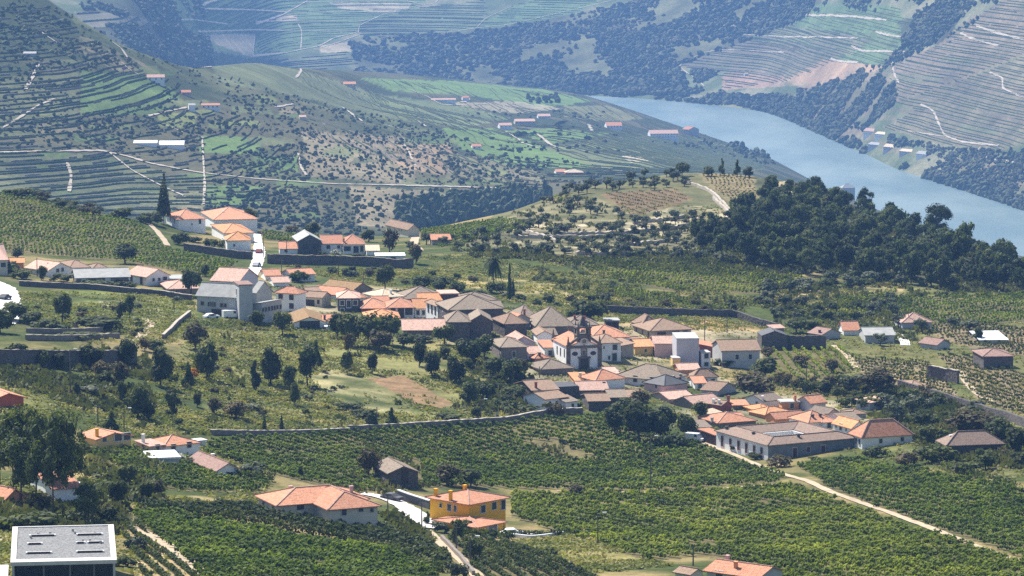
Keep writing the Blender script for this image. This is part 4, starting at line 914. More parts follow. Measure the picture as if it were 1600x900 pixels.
H('pink_roofed_house', 'low house with a pale pink gabled roof in front of the terracotta hip house', V(899, 905, 950, 620, 11, 8, 'gable', 'R', 11, 'stone', 'pinkroof', wR=N_, wL=N_, dep=8, chim=[(.95, .4, .6, 'darkstone')]))
H('orange_lean_to', 'small orange tiled roof between the ruin and the terracotta hip house', V(893, 900, 922, 603, 8, 10, 'shed', 'y', 6, 'salmon', 'orangeroof', wR=N_, wL=N_, dep=7), cat='shed')
H('weathered_row', 'row of low sheds with brown weathered roofs above a long dark wall', V(914, 920, 952, 642, 16, 8, 'gable', 'R', 8, 'darkstone', 'oldroof', wR=N_, wL=N_, dep=8), V(951, 953, 979, 638, 18, 8, 'gable', 'R', 9, 'darkstone', 'greyroof', wR=N_, wL=N_, dep=8), cat='shed')
H('white_cottage', 'bluish-white cottage with grey-brown roof standing above the long vineyard wall', V(818, 852, 886, 643, 20, 38, 'gable', 'R', 9, 'white', 'oldroof', wR=[(.5, 1.6, .8, 1.0)], wL=N_), V(868, 884, 902, 643, 15, 38, 'shed', 'y', 8, 'white', 'greyroof', wR=[(.6, 1.2, .7, .9)], wL=N_))
H('grey_roofed_house', 'low house with a dark grey-brown roof at the left foot of the church', V(824, 846, 896, 585, 9, 20, 'hip', 'R', 13, 'stone', 'greyroof', wR=N_, wL=N_))
H('small_tiled_house', 'small terracotta roofed house left of the low grey roof by the church', V(826, 836, 858, 566, 7, 22, 'hip', 'R', 7, 'salmon', 'terra', wR=N_, wL=N_, chim=[(.4, .2, .8, 'darkstone')]))
H('church_side_house', 'white two-storey house with weathered roof adjoining the church on its right', V(930, 937, 970, 564, 29, 12, 'hip', 'R', 11, 'white', 'oldroof', wR=[(.2, 3.4, .3, .6), (.72, 3.4, 1.1, 1.3), (.7, .9, 1.1, 1.9, 'door'), (.45, .8, .5, .9)], wL=N_, dep=9))
H('rear_tiled_house', 'long house with a wide terracotta roof behind the church', V(903, 925, 984, 546, 19, 12, 'hip', 'R', 16, 'white', 'terra', wR=N_, wL=N_, chim=[(.35, .1, .6, 'darkstone')]))
H('pale_stone_house', 'narrow pale stone house between the white house and the small yellow one', V(966, 971, 990, 559, 19, 18, 'shed', 'x', 4, 'palestone', 'oldroof', wR=N_, wL=N_, dep=8))
H('yellow_cottage', 'small yellow cottage with an orange tiled roof right of the church', V(987, 992, 1020, 555, 14, 12, 'gable', 'R', 9, 'yellow', 'orangeroof', wR=[(.6, 1.1, .5, .8)], wL=N_, dep=8))
H('pink_block', 'pink house with a pink tiled roof joined to a tall windowless lilac-grey block',
  V(1020, 1023, 1056, 558, 22, 3, 'gable', 'R', 9, 'pink', 'pinkroof', wR=N_, wL=N_, dep=9), V(1053, 1057, 1092, 571, 42, 3, 'flat', 'R', 0, 'lilac', 'concrete', wR=N_, wL=N_, dep=9, ov=.05))
H('red_walled_house', 'wine-red walled house with a sloping terracotta roof right of the lilac block', V(1089, 1093, 1127, 556, 11, 6, 'shed', '-x', 10, 'wine', 'terra', wR=N_, wL=N_, dep=8))
H('white_tower_house', 'narrow white two-storey house with a flat roof right of the lilac block', V(1090, 1096, 1110, 574, 23, 10, 'flat', 'R', 0, 'white', 'concrete', wR=[(.55, 2.9, 1.0, 1.2), (.55, .8, 1.0, 1.0)], wL=[(.5, 1.2, 1.2, 2.2, 'door')], ov=.1))
H('terrace_annex', 'low annex with a pinkish tiled roof between the mottled house and the white tower house', V(1048, 1062, 1093, 586, 9, 10, 'gable', 'R', 8, 'salmon', 'pinkroof', wR=N_, wL=N_, dep=6))
H('orange_block', 'small square orange-cream block above the mottled roof', V(1049, 1051, 1063, 574, 14, 5, 'flat', 'R', 0, 'yellow', 'concrete', wR=N_, wL=N_, dep=4, ov=.05))
H('brown_hip_house', 'white house with a brown hip roof behind the slate-roofed house', V(1075, 1083, 1121, 603, 15, 14, 'hip', 'R', 13, 'white', 'oldroof', wR=[(3, 1)], wL=N_))
H('long_stone_house', 'long grey stone house with a wide brown roof at the upper right of the village', V(1106, 1128, 1187, 573, 26, 8, 'gable', 'R', 14, 'greywall', 'oldroof', wR=[(.4, 2.4, .8, 1.2), (.75, 2.4, .8, 1.2)], wL=N_, dep=10))
H('veranda_house', 'large weathered pinkish-brown house with a veranda above the pink block', V(990, 1018, 1080, 530, 15, 20, 'hip', 'R', 16, 'palestone', 'oldroof', wR=[(.25, 1.1, 2.4, 1.4), (.6, 1.1, 2.0, 1.5), (.85, 1.1, 1.2, 1.6)], style=('palestone', 'shutter'), ov=.7), V(988, 1004, 1030, 520, 14, 20, 'hip', 'L', 15, 'stone', 'oldroof', wR=N_, wL=N_))
H('dark_shed', 'small dark shed in the dry grass right of the round tree behind the church', V(945, 948, 967, 512, 11, 6, 'flat', 'R', 0, 'darkwood', 'fibro', wR=N_, wL=N_, dep=5), cat='shed')
# ------------------------------------------------------------------ upper left half of the village
H('stone_mansion', 'rambling dark stone mansion with huge lichen-grey roofs in the middle of the village',
  V(682, 702, 786, 514, 31, 14, 'hip', 'R', 22, 'darkstone', 'greyroof', wR=N_, wL=[(.5, 3, .9, 1.3)], chim=[(.4, .3, -1.0, 'darkstone')]),
  V(696, 699, 734, 533, 31, 4, 'hip', 'R', 16, 'darkstone', 'greyroof', wR=N_, wL=N_, dep=10), V(732, 735, 768, 531, 31, 4, 'gable', 'L', 12, 'darkstone', 'greyroof', wR=N_, wL=N_, dep=9),
  V(705, 718, 778, 480, 10, 12, 'hip', 'R', 12, 'darkstone', 'greyroof', wR=N_, wL=N_), cat='mansion')
H('dark_stone_house', 'dark stone house with weathered hip roof at the right end of the mansion', V(770, 789, 823, 527, 22, 16, 'hip', 'R', 15, 'darkstone', 'oldroof', wR=N_, wL=N_))
H('low_stone_house', 'low grey stone house with a flattened grey hip roof below the dark stone house', V(765, 783, 823, 564, 22, 12, 'hip', 'R', 12, 'stone', 'greyroof', wR=[(.5, 1.6, .8, 1.4)], wL=N_))
H('lilac_cottage', 'lilac-white gabled cottage between the dark stone house and the church', V(795, 800, 836, 548, 13, 12, 'gable', 'L', 12, 'lilac', 'pinkroof', wR=N_, wL=N_, dep=8))
H('grey_manor', 'house with an immense lichen-grey roof behind the church', V(824, 838, 897, 521, 12, 8, 'hip', 'R', 30, 'stone', 'greyroof', wR=N_, wL=N_, dep=17))
H('dormer_house', 'grey-roofed house with a dark red dormer left of the immense grey roof', V(800, 812, 842, 507, 10, 12, 'hip', 'R', 20, 'stone', 'greyroof', wR=N_, wL=N_, dep=13, chim=[(.3, .1, .9, 'wine')]))
H('church_rear_house', 'grey-roofed house showing just behind the bell tower', V(878, 886, 934, 518, 11, 6, 'hip', 'R', 13, 'stone', 'greyroof', wR=N_, wL=N_, chim=[(.3, .3, 1.2, 'wine'), (.6, .2, 1.1, 'wine')]))
H('reddish_cottage', 'small cottage with a reddish roof and grey gable right of the mansion', V(789, 800, 828, 512, 14, 24, 'gable', 'L', 9, 'greywall', 'terra', wR=N_, wL=N_))
H('dark_gabled_cottage', 'small cottage with a dark gable over a white ground floor left of the church', V(836, 840, 862, 541, 19, 9, 'gable', 'L', 7, 'white', 'oldroof', wR=[(.3, .6, .8, 1.3, 'door')], wL=N_, dep=7))
H('arched_house', 'white house with dark arches under an orange hip roof left of the mansion', V(601, 606, 647, 495, 15, 4, 'hip', 'R', 13, 'white', 'terra', wR=[(.2, 1.4, 1.0, 1.5), (.5, 1.1, 1.3, 2.2, 'door'), (.8, 1.4, 1.5, 1.5)], wL=N_, dep=10, style=('shutter', 'glass')))
H('orange_roofed_cottage', 'white cottage with a vivid orange roof right of the arched house', V(645, 648, 668, 496, 15, 6, 'gable', 'R', 13, 'white', 'orangeroof', wR=[(.25, 1.3, .8, 1.2), (.7, 1.3, .8, 1.2)], wL=N_, dep=9))
H('tall_white_house', 'tall white house with long dark windows facing left, beside the mansion', V(666, 684, 697, 504, 27, 20, 'hip', 'L', 5, 'white', 'oldroof', wL=[(.2, 3.0, .9, 2.0), (.5, 3.0, .9, 2.0), (.8, 3.0, .9, 2.0), (.25, .6, .9, .9)], wR=N_, style=('shutter', 'shutter')))
H('pink_tiled_shed', 'long low shed with a pink and brown tiled roof in front of the white houses', V(625, 630, 696, 525, 10, 3, 'gable', 'R', 15, 'stone', 'pinkroof', wR=N_, wL=N_, dep=12), cat='shed')
H('grey_long_house', 'long house with a lichen-grey roof behind the orange-roofed houses', V(606, 628, 692, 474, 8, 7, 'hip', 'R', 18, 'stone', 'greyroof', wR=N_, wL=N_, dep=13, chim=[(.6, .7, .4, 'cream')]))
H('veranda_dark_house', 'narrow dark wooden house with a veranda above the mansion roof', V(687, 690, 716, 478, 19, 10, 'flat', 'R', 0, 'darkwood', 'pinkroof', wR=[(.3, 2.0, 1.0, 1.4), (.7, 2.0, 1.0, 1.4)], wL=[(.5, 2, .8, 1.4)], dep=6, style=('wine', 'glass')))
H('vivid_orange_house', 'small house with a vivid orange roof above the tall white house', V(650, 655, 690, 478, 9, 6, 'gable', 'R', 10, 'salmon', 'orangeroof', wR=N_, wL=N_, dep=8))
H('three_storey_house', 'white three-storey house with a shallow terracotta roof beside the cooperative', V(431, 466, 478, 488, 31, 66, 'hip', 'L', 9, 'white', 'terra', wL=[(.3, 3.9, 1.0, 1.2), (.78, 3.9, 1.0, 1.2), (.3, 1.6, 1.0, 1.2), (.3, -.4, 1.1, 1.0)], wR=N_, style=('shutter', 'shutter'), ov=.5))
H('garage_house', 'cream house with a brown gabled roof and a dark garage opening', V(467, 503, 517, 480, 16, 64, 'gable', 'L', 8, 'cream', 'oldroof', wL=[(.5, 1.0, 2.6, 1.8, 'door'), (.15, 1.4, .8, 1.2), (.88, 1.4, .8, 1.2)], wR=N_, style=('cream', 'shutter')))
H('striped_barn', 'barn with a rusty dark-striped roof and a white gable', V(446, 460, 508, 513, 10, 8, 'gable', 'L', 10, 'white', 'rustroof', wR=[(.5, .9, 4.0, 1.6, 'door', 'shutter')], wL=N_, dep=18, style=('shutter', 'shutter')), cat='barn')
H('awning_house', 'small house with a terracotta roof and a white awning beside the striped barn', V(502, 506, 537, 513, 12, 5, 'gable', 'R', 8, 'white', 'terra', wR=N_, wL=N_, dep=8, chim=[(.05, .1, .9, 'darkstone')]), V(507, 509, 538, 516, 6, 5, 'shed', 'y', 2, 'white', 'metal', wR=N_, wL=N_, dep=3))
H('glazed_house', 'dark glazed house with a pale terracotta hip roof above the big dark tree', V(526, 528, 562, 486, 21, 4, 'hip', 'R', 10, 'slate', 'pinkroof', wR=[(.2, 2.2, 1.1, 1.3), (.5, 1.9, 1.0, 1.9, 'door'), (.8, 2.2, 1.1, 1.3), (.2, .1, 1.0, 1.2)], wL=N_, dep=9, style=('white', 'glass')))
H('deep_orange_house', 'house with a deep orange hip roof right of the glazed house', V(562, 565, 602, 490, 9, 5, 'hip', 'R', 14, 'wine', 'terra', wR=N_, wL=N_, dep=10))
H('orange_verandah', 'long pale orange roof jutting out above the big dark tree', V(566, 571, 624, 506, 10, 5, 'hip', 'R', 12, 'darkwood', 'orangeroof', wR=N_, wL=N_, dep=9))
H('upper_tiled_house', 'long terracotta roof behind the glazed house', V(486, 528, 552, 468, 8, 56, 'gable', 'L', 11, 'white', 'terra', wR=N_, wL=N_))
H('overgrown_barn', 'large barn roof overgrown with rusty brown moss behind the terracotta roofs', V(500, 548, 582, 459, 4, 48, 'gable', 'L', 14, 'stone', 'rustroof', wR=N_, wL=N_), cat='barn')
H('white_gabled_cottage', 'white gabled cottage with terracotta roof in the dry grass below the dark garden wall', V(441, 456, 492, 440, 11, 24, 'gable', 'R', 8, 'white', 'terra', wR=N_, wL=N_))
H('cream_roofed_house', 'house with a cream hip roof left of the long grey roof', V(568, 597, 632, 474, 10, 30, 'hip', 'R', 11, 'white', 'creamroof', wR=[(.4, 1.1, .7, 1)], wL=N_, chim=[(.55, .2, .8)]))
H('pink_shed', 'low shed with pink roof between the cooperative and the three-storey house', V(420, 428, 452, 448, 7, 12, 'gable', 'R', 7, 'white', 'pinkroof', wR=N_, wL=N_, dep=8), cat='shed')
H('cooperative', 'large grey cooperative building with a square tower and sloping sheet roofs',
  V(308, 369, 388, 497, 34, 68, 'gable', 'L', 21, 'greywall', 'fibro', wL=[(.28, 3.2, 1.0, 1.0), (.36, 3.2, 1.0, 1.0), (.56, 3.3, .9, 1.1), (.62, 3.3, .9, 1.1), (.68, 3.3, .9, 1.1), (.86, 3.4, .9, 1.0), (.5, .9, 2.8, 2.4, 'door')], wR=N_, style=('palestone', 'shutter')),
  V(330, 373, 398, 474, 35, 68, 'gable', 'L', 20, 'lilac', 'pinkroof', wR=N_, wL=N_, dep=12), V(366, 374, 395, 501, 56, 14, 'flat', 'R', 0, 'greywall', 'brownroof', wR=N_, wL=[(.5, 7, 1.0, 1.6), (.5, 4, 1, 1.6)], ov=.2),
  V(392, 409, 440, 505, 29, 56, 'shed', '-y', 5, 'greywall', 'fibro', wR=[(7, 1)], wL=N_, style=('greywall', 'shutter')), V(394, 401, 425, 478, 22, 40, 'gable', 'L', 20, 'greywall', 'fibro', wR=N_, wL=N_), cat='building')
H('ruin', 'dark stone ruin with a half collapsed roof above the bluish-white cottage', V(805, 832, 872, 624, 15, 20, 'gable', 'R', 12, 'darkstone', 'oldroof', wR=N_, wL=N_, chim=[(.2, .1, 1.0, 'wine')]), V(866, 871, 905, 621, 16, 20, 'shed', 'y', 4, 'darkstone', 'slate', wR=N_, wL=N_, dep=5, ov=-.3), cat='ruin')  # second volume's dark slate sheet stands in for the shaded open interior
for nm, lb, a in (
    ('white_cottage', 'small white cottage squeezed between the brown hip roof and the lilac-grey gable', (1080, 1086, 1103, 608, 10, 10, 'gable', 'R', 8, 'white', 'terra')),
    ('pink_roofed_annex', 'long faded pink roof tucked under the pink wall of the slate-roofed house', (1036, 1046, 1084, 630, 7, 26, 'gable', 'R', 9, 'pink', 'pinkroof')),
    ('orange_cottage', 'tiny orange-roofed cottage left of the salmon house with the tall chimney', (1180, 1190, 1214, 650, 7, 22, 'hip', 'R', 9, 'salmon', 'orangeroof')),
    ('terracotta_cottage', 'terracotta cottage between the broad roof and the lane house', (1276, 1286, 1306, 670, 11, 22, 'hip', 'R', 10, 'white', 'terra')),
    ('grey_roofed_cottage', 'grey-roofed cottage touching the white tiled house from behind', (1308, 1318, 1344, 668, 12, 22, 'gable', 'R', 9, 'white', 'greyroof')),
    ('grey_outbuilding', 'grey-roofed outbuilding between the immense grey roof and the church', (842, 848, 870, 533, 10, 10, 'gable', 'R', 9, 'stone', 'greyroof')),
    ('grey_terrace_house', 'grey-roofed house just left of the church ridge', (856, 862, 888, 522, 9, 8, 'hip', 'R', 12, 'stone', 'greyroof')),
    ('pink_cottage', 'pale cottage with pink roof between the lilac cottage and the low grey roof', (818, 824, 846, 562, 10, 15, 'gable', 'R', 9, 'white', 'pinkroof')),
    ('white_outbuilding', 'white outbuilding with a small terracotta roof against the left church wall', (846, 851, 868, 556, 13, 10, 'shed', 'y', 5, 'white', 'terra')),
    ('terracotta_annex', 'terracotta annex right behind the deep orange hip roof', (578, 584, 608, 482, 9, 8, 'gable', 'R', 9, 'white', 'terra')),
    ('hidden_tiled_house', 'terracotta roof showing between the glazed house and the long upper roof', (540, 548, 572, 474, 9, 20, 'hip', 'R', 10, 'white', 'terra')),
    ('old_roofed_house', 'old mottled roof behind the vivid orange one', (636, 644, 672, 470, 8, 10, 'gable', 'R', 9, 'stone', 'oldroof')),
    ('mansion_wing', 'brown-roofed outbuilding behind the upper left corner of the mansion', (712, 720, 748, 482, 8, 14, 'hip', 'R', 11, 'stone', 'oldroof')),
    ('mansion_outbuilding', 'weathered outbuilding between the mansion and the dormer house', (748, 758, 786, 490, 9, 14, 'gable', 'R', 10, 'stone', 'greyroof')),
    ('gate_house', 'small white gate house between the church square and the mottled roof', (946, 950, 966, 592, 9, 14, 'gable', 'R', 7, 'white', 'pinkroof')),
    ('rear_stone_house', 'brown-roofed stone house behind the narrow pale stone house', (974, 980, 1002, 548, 11, 12, 'gable', 'R', 9, 'palestone', 'oldroof')),
    ('low_weathered_house', 'weathered roof right of the two brown sheds above the big dark tree', (976, 983, 1008, 630, 10, 16, 'gable', 'R', 9, 'stone', 'oldroof')),
    ('winery_annex', 'low terracotta annex at the back corner of the winery', (1126, 1134, 1166, 664, 7, 16, 'gable', 'R', 9, 'stone', 'terra')),
    ('brown_cottage', 'brown-roofed cottage behind the garage house', (474, 482, 508, 466, 8, 14, 'gable', 'R', 8, 'cream', 'oldroof')),
    ('lane_cottage', 'pinkish cottage at the foot of the white lane behind the cooperative', (408, 415, 438, 438, 8, 12, 'gable', 'R', 8, 'white', 'terra'))):
    H(nm, lb, V(*a, wR='auto', wL=N_, dep=7.5))
# ------------------------------------------------------------------ ridge top
H('ridge_white_house', 'white two-storey house with terracotta hip roof beside the tall conifer', V(260, 279, 321, 359, 17, 20, 'hip', 'R', 14, 'white', 'terra', wR=[(.8, 2.6, .8, 1.8), (.5, 1.7, .5, .6)], wL=[(.3, 2.4, 1.0, 1.6), (.65, 2.4, 1.0, 1.6)], style=('white', 'shutter'), ov=.5))
H('tree_screened_house', 'wide terracotta roof half hidden behind dark trees on the ridge', V(315, 335, 402, 358, 15, 14, 'hip', 'R', 16, 'white', 'terra', wR=N_, wL=N_, chim=[(.3, .3, .6), (.6, .6, .5)]))
H('ridge_hip_house', 'house with broad pale terracotta hip roof on the ridge behind a smaller white one', V(331, 352, 396, 377, 13, 14, 'hip', 'R', 10, 'white', 'orangeroof', wR=N_, wL=N_))
H('lane_end_house', 'small white house with terracotta roof at the top of the white lane', V(349, 355, 392, 392, 17, 8, 'hip', 'R', 13, 'white', 'orangeroof', wR=[(.3, 1.7, .5, .7)], wL=N_, dep=9))
H('low_terrace_house', 'low white house with terracotta roof right of the white lane', V(432, 437, 470, 397, 9, 5, 'gable', 'R', 10, 'white', 'terra', wR=[(.3, 1, .8, .8)], wL=N_, dep=8))
H('grey_villa', 'villa with a light grey gable and dark glazed front on the ridge', V(461, 466, 502, 397, 21, 10, 'gable', 'L', 12, 'slate', 'fibro', wR=[(.3, 2.4, 1.6, 1.6), (.75, 2.4, 1.6, 1.6)], wL=N_, dep=14, style=('slate', 'glass')))
H('blue_white_house', 'white house with a plain terracotta gabled roof in the ridge-top row', V(498, 502, 534, 396, 16, 4, 'gable', 'R', 12, 'white', 'terra', wR=[(.35, 2.0, 1.1, 1.2), (.85, 2.0, .8, 1.0)], wL=N_, dep=10, style=('white', 'shutter')))
H('porch_house', 'white house with an arched porch under a terracotta hip roof in the ridge-top row', V(531, 536, 570, 397, 16, 6, 'hip', 'R', 14, 'white', 'terra', wR=[(.2, 1.7, 2.0, 1.4), (.6, 1.4, 1.5, 2.0, 'door'), (.86, 1.6, .9, 1.8)], wL=N_, dep=11, chim=[(.05, .1, .6, 'salmon')]))
H('pale_annex', 'small annex with a pale tiled roof at the right end of the ridge-top row', V(571, 573, 592, 399, 8, 5, 'gable', 'R', 8, 'white', 'creamroof', wR=N_, wL=N_, dep=7))
H('white_canopy', 'long flat white canopy roof above the dark garden wall', V(584, 588, 632, 408, 8, 4, 'flat', 'R', 0, 'white', 'metal', wR=[(.6, .8, 1.4, .8)], wL=N_, dep=6), cat='shed')
H('long_ridge_house', 'long cream house with a two-tone grey and pink roof alone on the ridge', V(603, 638, 655, 371, 13, 26, 'gable', 'L', 9, 'cream', 'oldroof', wL=[(.3, 1.9, .5, .7), (.4, 1.9, .5, .7), (.6, 1.9, .5, .7), (.85, 1.9, .5, .7)], wR=N_))
H('small_terracotta_house', 'small terracotta-roofed house between bushes right of the long ridge house', V(671, 675, 704, 383, 9, 8, 'gable', 'R', 8, 'palestone', 'terra', wR=N_, wL=N_, dep=7))
# ------------------------------------------------------------------ far left row
H('edge_house', 'cream house with a pinkish roof cut by the left edge', V(-45, -14, 12, 430, 24, 10, 'hip', 'R', 13, 'cream', 'pinkroof', wR=[(.75, 2.8, 1.3, 1.2)], wL=N_))
H('edge_annex', 'small annex with an orange roof beside the cream house at the left edge', V(8, 14, 37, 420, 10, 8, 'gable', 'R', 6, 'salmon', 'orangeroof', wR=N_, wL=N_, dep=6))
H('pink_long_house', 'white house with a long pink roof and a gable pierced by two windows', V(40, 75, 113, 433, 11, 44, 'gable', 'L', 13, 'white', 'pinkroof', wR=[(.4, 1.6, .9, 1.0), (.6, 1.7, .8, 1.0)], wL=N_, chim=[(.4, .4, .6, 'wine')]))
H('weathered_house', 'house with a weathered reddish roof behind the pink long house', V(94, 110, 140, 424, 6, 18, 'hip', 'R', 9, 'stone', 'oldroof', wR=N_, wL=N_), V(138, 146, 168, 424, 5, 18, 'hip', 'R', 7, 'stone', 'oldroof', wR=N_, wL=N_))
H('grey_barn', 'long grey-roofed barn with a dark red gable end', V(105, 120, 201, 446, 13, 12, 'gable', 'R', 12, 'stone', 'fibro', wR=[(.15, 1.0, 1.5, 1.6, 'door', 'lampwhite'), (.6, 1.0, 1.3, 1.6, 'door', 'lampwhite')], wL=N_, dep=9, ov=.6), cat='barn')
H('gabled_white_house', 'white house with grey and pink roofs and a long gable beside the grey barn', V(198, 229, 265, 447, 15, 38, 'gable', 'L', 13, 'white', 'pinkroof', wR=[(.3, 1.6, .7, .8), (.55, 1.6, .7, .8), (.8, 1.7, 1.2, .9)], wL=[(.25, 1.2, 1.2, 2.0, 'door'), (.75, 1.2, 1.2, 2.0, 'door')], style=('frame', 'shutter')), V(262, 265, 290, 446, 10, 6, 'flat', 'R', 0, 'white', 'fibro', wR=N_, wL=N_, dep=7))
H('half_hidden_house', 'brownish tiled roof half hidden by the tree left of the cooperative', V(250, 263, 312, 458, 7, 14, 'hip', 'R', 10, 'stone', 'pinkroof', wR=N_, wL=N_))
# ------------------------------------------------------------------ scattered houses on the right slope
H('stone_ruin', 'roofless dark stone ruin with a small pink tiled roof behind it', V(1187, 1190, 1230, 546, 22, 5, 'gable', 'L', 9, 'darkstone', 'darkwood_roof' if 'darkwood_roof' in MATS else 'slate', wR=N_, wL=N_, dep=6, ov=.05), V(1200, 1207, 1225, 526, 13, 20, 'shed', 'y', 4, 'stone', 'pinkroof', wR=N_, wL=N_), cat='ruin')
H('russet_house', 'small house with russet roof and grey gable on the right-hand slope', V(1263, 1284, 1313, 531, 9, 40, 'gable', 'L', 9, 'greywall', 'brownroof', wR=N_, wL=N_, chim=[(.1, .3, .4, 'darkstone')]))
H('steep_roofed_cottage', 'tiny cottage with a steep salmon roof right of the russet house', V(1315, 1318, 1342, 524, 9, 5, 'gable', 'R', 13, 'white', 'terra', wR=N_, wL=N_, dep=6, chim=[(.55, .5, .6, 'darkstone')]))
H('long_grey_house', 'long low house with a grey-lilac roof on the right-hand slope', V(1340, 1352, 1397, 536, 13, 4, 'gable', 'R', 10, 'greywall', 'fibro', wR=N_, wL=N_, dep=8))
H('slope_pink_house', 'house with a large pink hip roof among olives on the right-hand slope', V(1397, 1410, 1456, 514, 11, 10, 'hip', 'R', 14, 'lilac', 'pinkroof', wR=N_, wL=N_, chim=[(.8, .7, .6, 'darkstone')]))
H('brown_gabled_house', 'dark brown roofed gabled house in the vines below the pink hip roof', V(1437, 1464, 1484, 547, 9, 42, 'gable', 'L', 9, 'greywall', 'brownroof', wR=N_, wL=N_))
H('white_roofed_shed', 'low shed with a dazzling white sheet roof at the right', V(1527, 1532, 1574, 536, 5, 5, 'shed', 'y', 5, 'greywall', 'metal', wR=N_, wL=N_, dep=10), cat='shed')
H('dark_farm_ruin', 'tall dark stone farmhouse with broken roof near the right edge', V(1534, 1537, 1583, 577, 21, 7, 'hip', 'R', 9, 'darkstone', 'brownroof', wR=N_, wL=N_, dep=9))
H('hut', 'small stone hut with a weathered roof above the long dark wall at the right', V(1404, 1424, 1450, 612, 6, 8, 'hip', 'R', 8, 'palestone', 'oldroof', wR=N_, wL=N_), cat='hut')
# ------------------------------------------------------------------ far houses across the valley
fl = dict(cat='house', layer='B')
def FB(name, label, xl, xc, xr, yb, eh, yaw, roof='gable', axis='R', rise=None, wall='white', rm='terra', layer='B', cat='house', w=True, dep=None, group=None):
    return H(name, label, V(xl, xc, xr, yb, eh, yaw, roof, axis, rise, wall, rm, wR='auto' if w else N_, wL=N_, dep=dep), cat=cat, layer=layer, group=group)
FB('terrace_farm', 'pale farmhouse with faded red roof high on the left terraces', 226, 230, 257, 123, 5, 8, rise=5, dep=8, rm='pinkroof')
FB('upper_shed', 'long grey shed at the upper left of the far slope', 36, 37, 56, 86, 3, 4, rise=3, wall='greywall', rm='fibro', w=False, dep=7, cat='shed')
FB('terrace_cottage', 'small red-roofed cottage above the white farm on the far slope', 281, 284, 298, 147, 4, 10, rise=4, dep=6, wall='pink')
FB('tall_white_farm', 'tall white farmhouse at the end of the terrace wall', 292, 295, 305, 173, 9, 10, rise=3, dep=6, rm='fibro')
FB('long_white_farm', 'white farm with red roofs right of the tall white farmhouse', 313, 315, 343, 167, 5, 5, rise=3, dep=7)
FB('white_greenhouse', 'dazzling white flat-roofed warehouse on the far slope', 247, 249, 287, 229, 4, 4, 'shed', 'y', 5, rm='metal', w=False, dep=14, cat='warehouse')
FB('low_greenhouse', 'low white-roofed shed left of the dazzling warehouse', 207, 209, 245, 225, 2.5, 4, 'shed', 'y', 2.5, rm='metal', w=False, dep=10, cat='shed')
FB('ridge_farm', 'pale red-roofed farm at the far end of the green ridge', 534, 537, 556, 132, 3, 6, rise=4, dep=14, wall='cream')
FB('bench_chapel', 'white house in a yard on the green bench beside the river', 778, 781, 800, 201, 6, 10, rise=4, dep=14, rm='pinkroof')
FB('bench_farm', 'long pink-roofed farm building among trees on the valley bench', 802, 805, 836, 194, 5, 8, rise=4, dep=14, rm='pinkroof', wall='cream')
FB('grove_house', 'white house at the edge of the dark grove on the valley bench', 838, 841, 860, 185, 4, 8, rise=4, dep=12, rm='pinkroof')
FB('white_pavilion', 'small white house beside a pale yard on the valley bench', 720, 723, 733, 157, 5, 8, rise=3, dep=10)
FB('bench_shed', 'long pale shed left of the small white house on the bench', 672, 674, 712, 156, 2.5, 5, rise=2, dep=12, rm='pinkroof', w=False, cat='shed')
FB('river_estate', 'terracotta-roofed estate house on the bench above the river', 943, 948, 972, 200, 5, 8, rise=6, dep=18)
FB('arcaded_cellar', 'white arcaded wine cellar with a long pink roof on the river bank', 1011, 1016, 1060, 213, 7, 8, rise=6, dep=18, rm='pinkroof', cat='wine cellar')
FB('river_gabled_house', 'pale blue-grey gabled house with a red roof on the river bank', 1066, 1076, 1092, 212, 10, 35, 'gable', 'L', 5, wall='greywall', w=False)
FB('hacienda', 'house with a pale round-edged roof and red outbuildings in the side valley', 880, 884, 912, 273, 4, 6, 'hip', 'R', 5, dep=13, rm='creamroof', wall='redwall')
FB('hacienda_barn', 'small red-roofed barn left of the pale round-edged roof', 866, 869, 884, 271, 3, 8, rise=4, dep=10, w=False, cat='barn')
FB('valley_cottage', 'tiny red-roofed cottage on the road across the valley', 735, 738, 752, 232, 4, 8, rise=4, dep=8)
FB('slope_hut', 'small pale hut beside the tall dark trees on the far slope', 466, 468, 478, 186, 4, 8, rise=3, dep=6, wall='cream', rm='pinkroof', cat='hut', w=False)
FB('hidden_riverside_house', 'grey house on the river bank behind the wooded hill', 1312, 1316, 1336, 300, 14, 12, 'hip', 'R', 7, wall='greywall', rm='fibro', dep=12)
for nm, lb, cat_, x0, x1, yb, eh, rs, wl, rm_ in (
    ('far_bank_manor', 'white manor with pink roof on the far bank, upper left of its cluster', 'house', 1349, 1366, 220, 8, 5, 'white', 'pinkroof'), ('far_bank_house', 'white house with a pale roof right of the manor on the far bank', 'house', 1367, 1383, 223, 7, 4, 'white', 'creamroof'),
    ('station', 'left end building of the long blue-white row along the far river bank', 'station', 1356, 1378, 239, 6, 4, 'lilac', 'fibro'), ('station_hall', 'middle building with a pale roof in the blue-white row on the far bank', 'station', 1380, 1403, 243, 7, 5, 'lilac', 'creamroof'),
    ('goods_shed', 'right building of the blue-white row along the far river bank', 'station', 1405, 1426, 247, 6, 4, 'lilac', 'creamroof'), ('river_house', 'small white house right of the blue-white row on the far bank', 'house', 1431, 1447, 251, 7, 5, 'white', 'fibro')):
    H(nm, lb, V(x0, x0, x1, yb, eh, -52, 'gable', 'R', rs, wl, rm_, wR='auto', wL=N_, dep=12), cat=cat_, layer='D')
FB('terrace_hut', 'tiny white hut in the middle of the red-soil terraces', 1162, 1163, 1169, 119, 3, 5, rise=2, layer='D', dep=5, cat='hut', w=False, rm='creamroof')
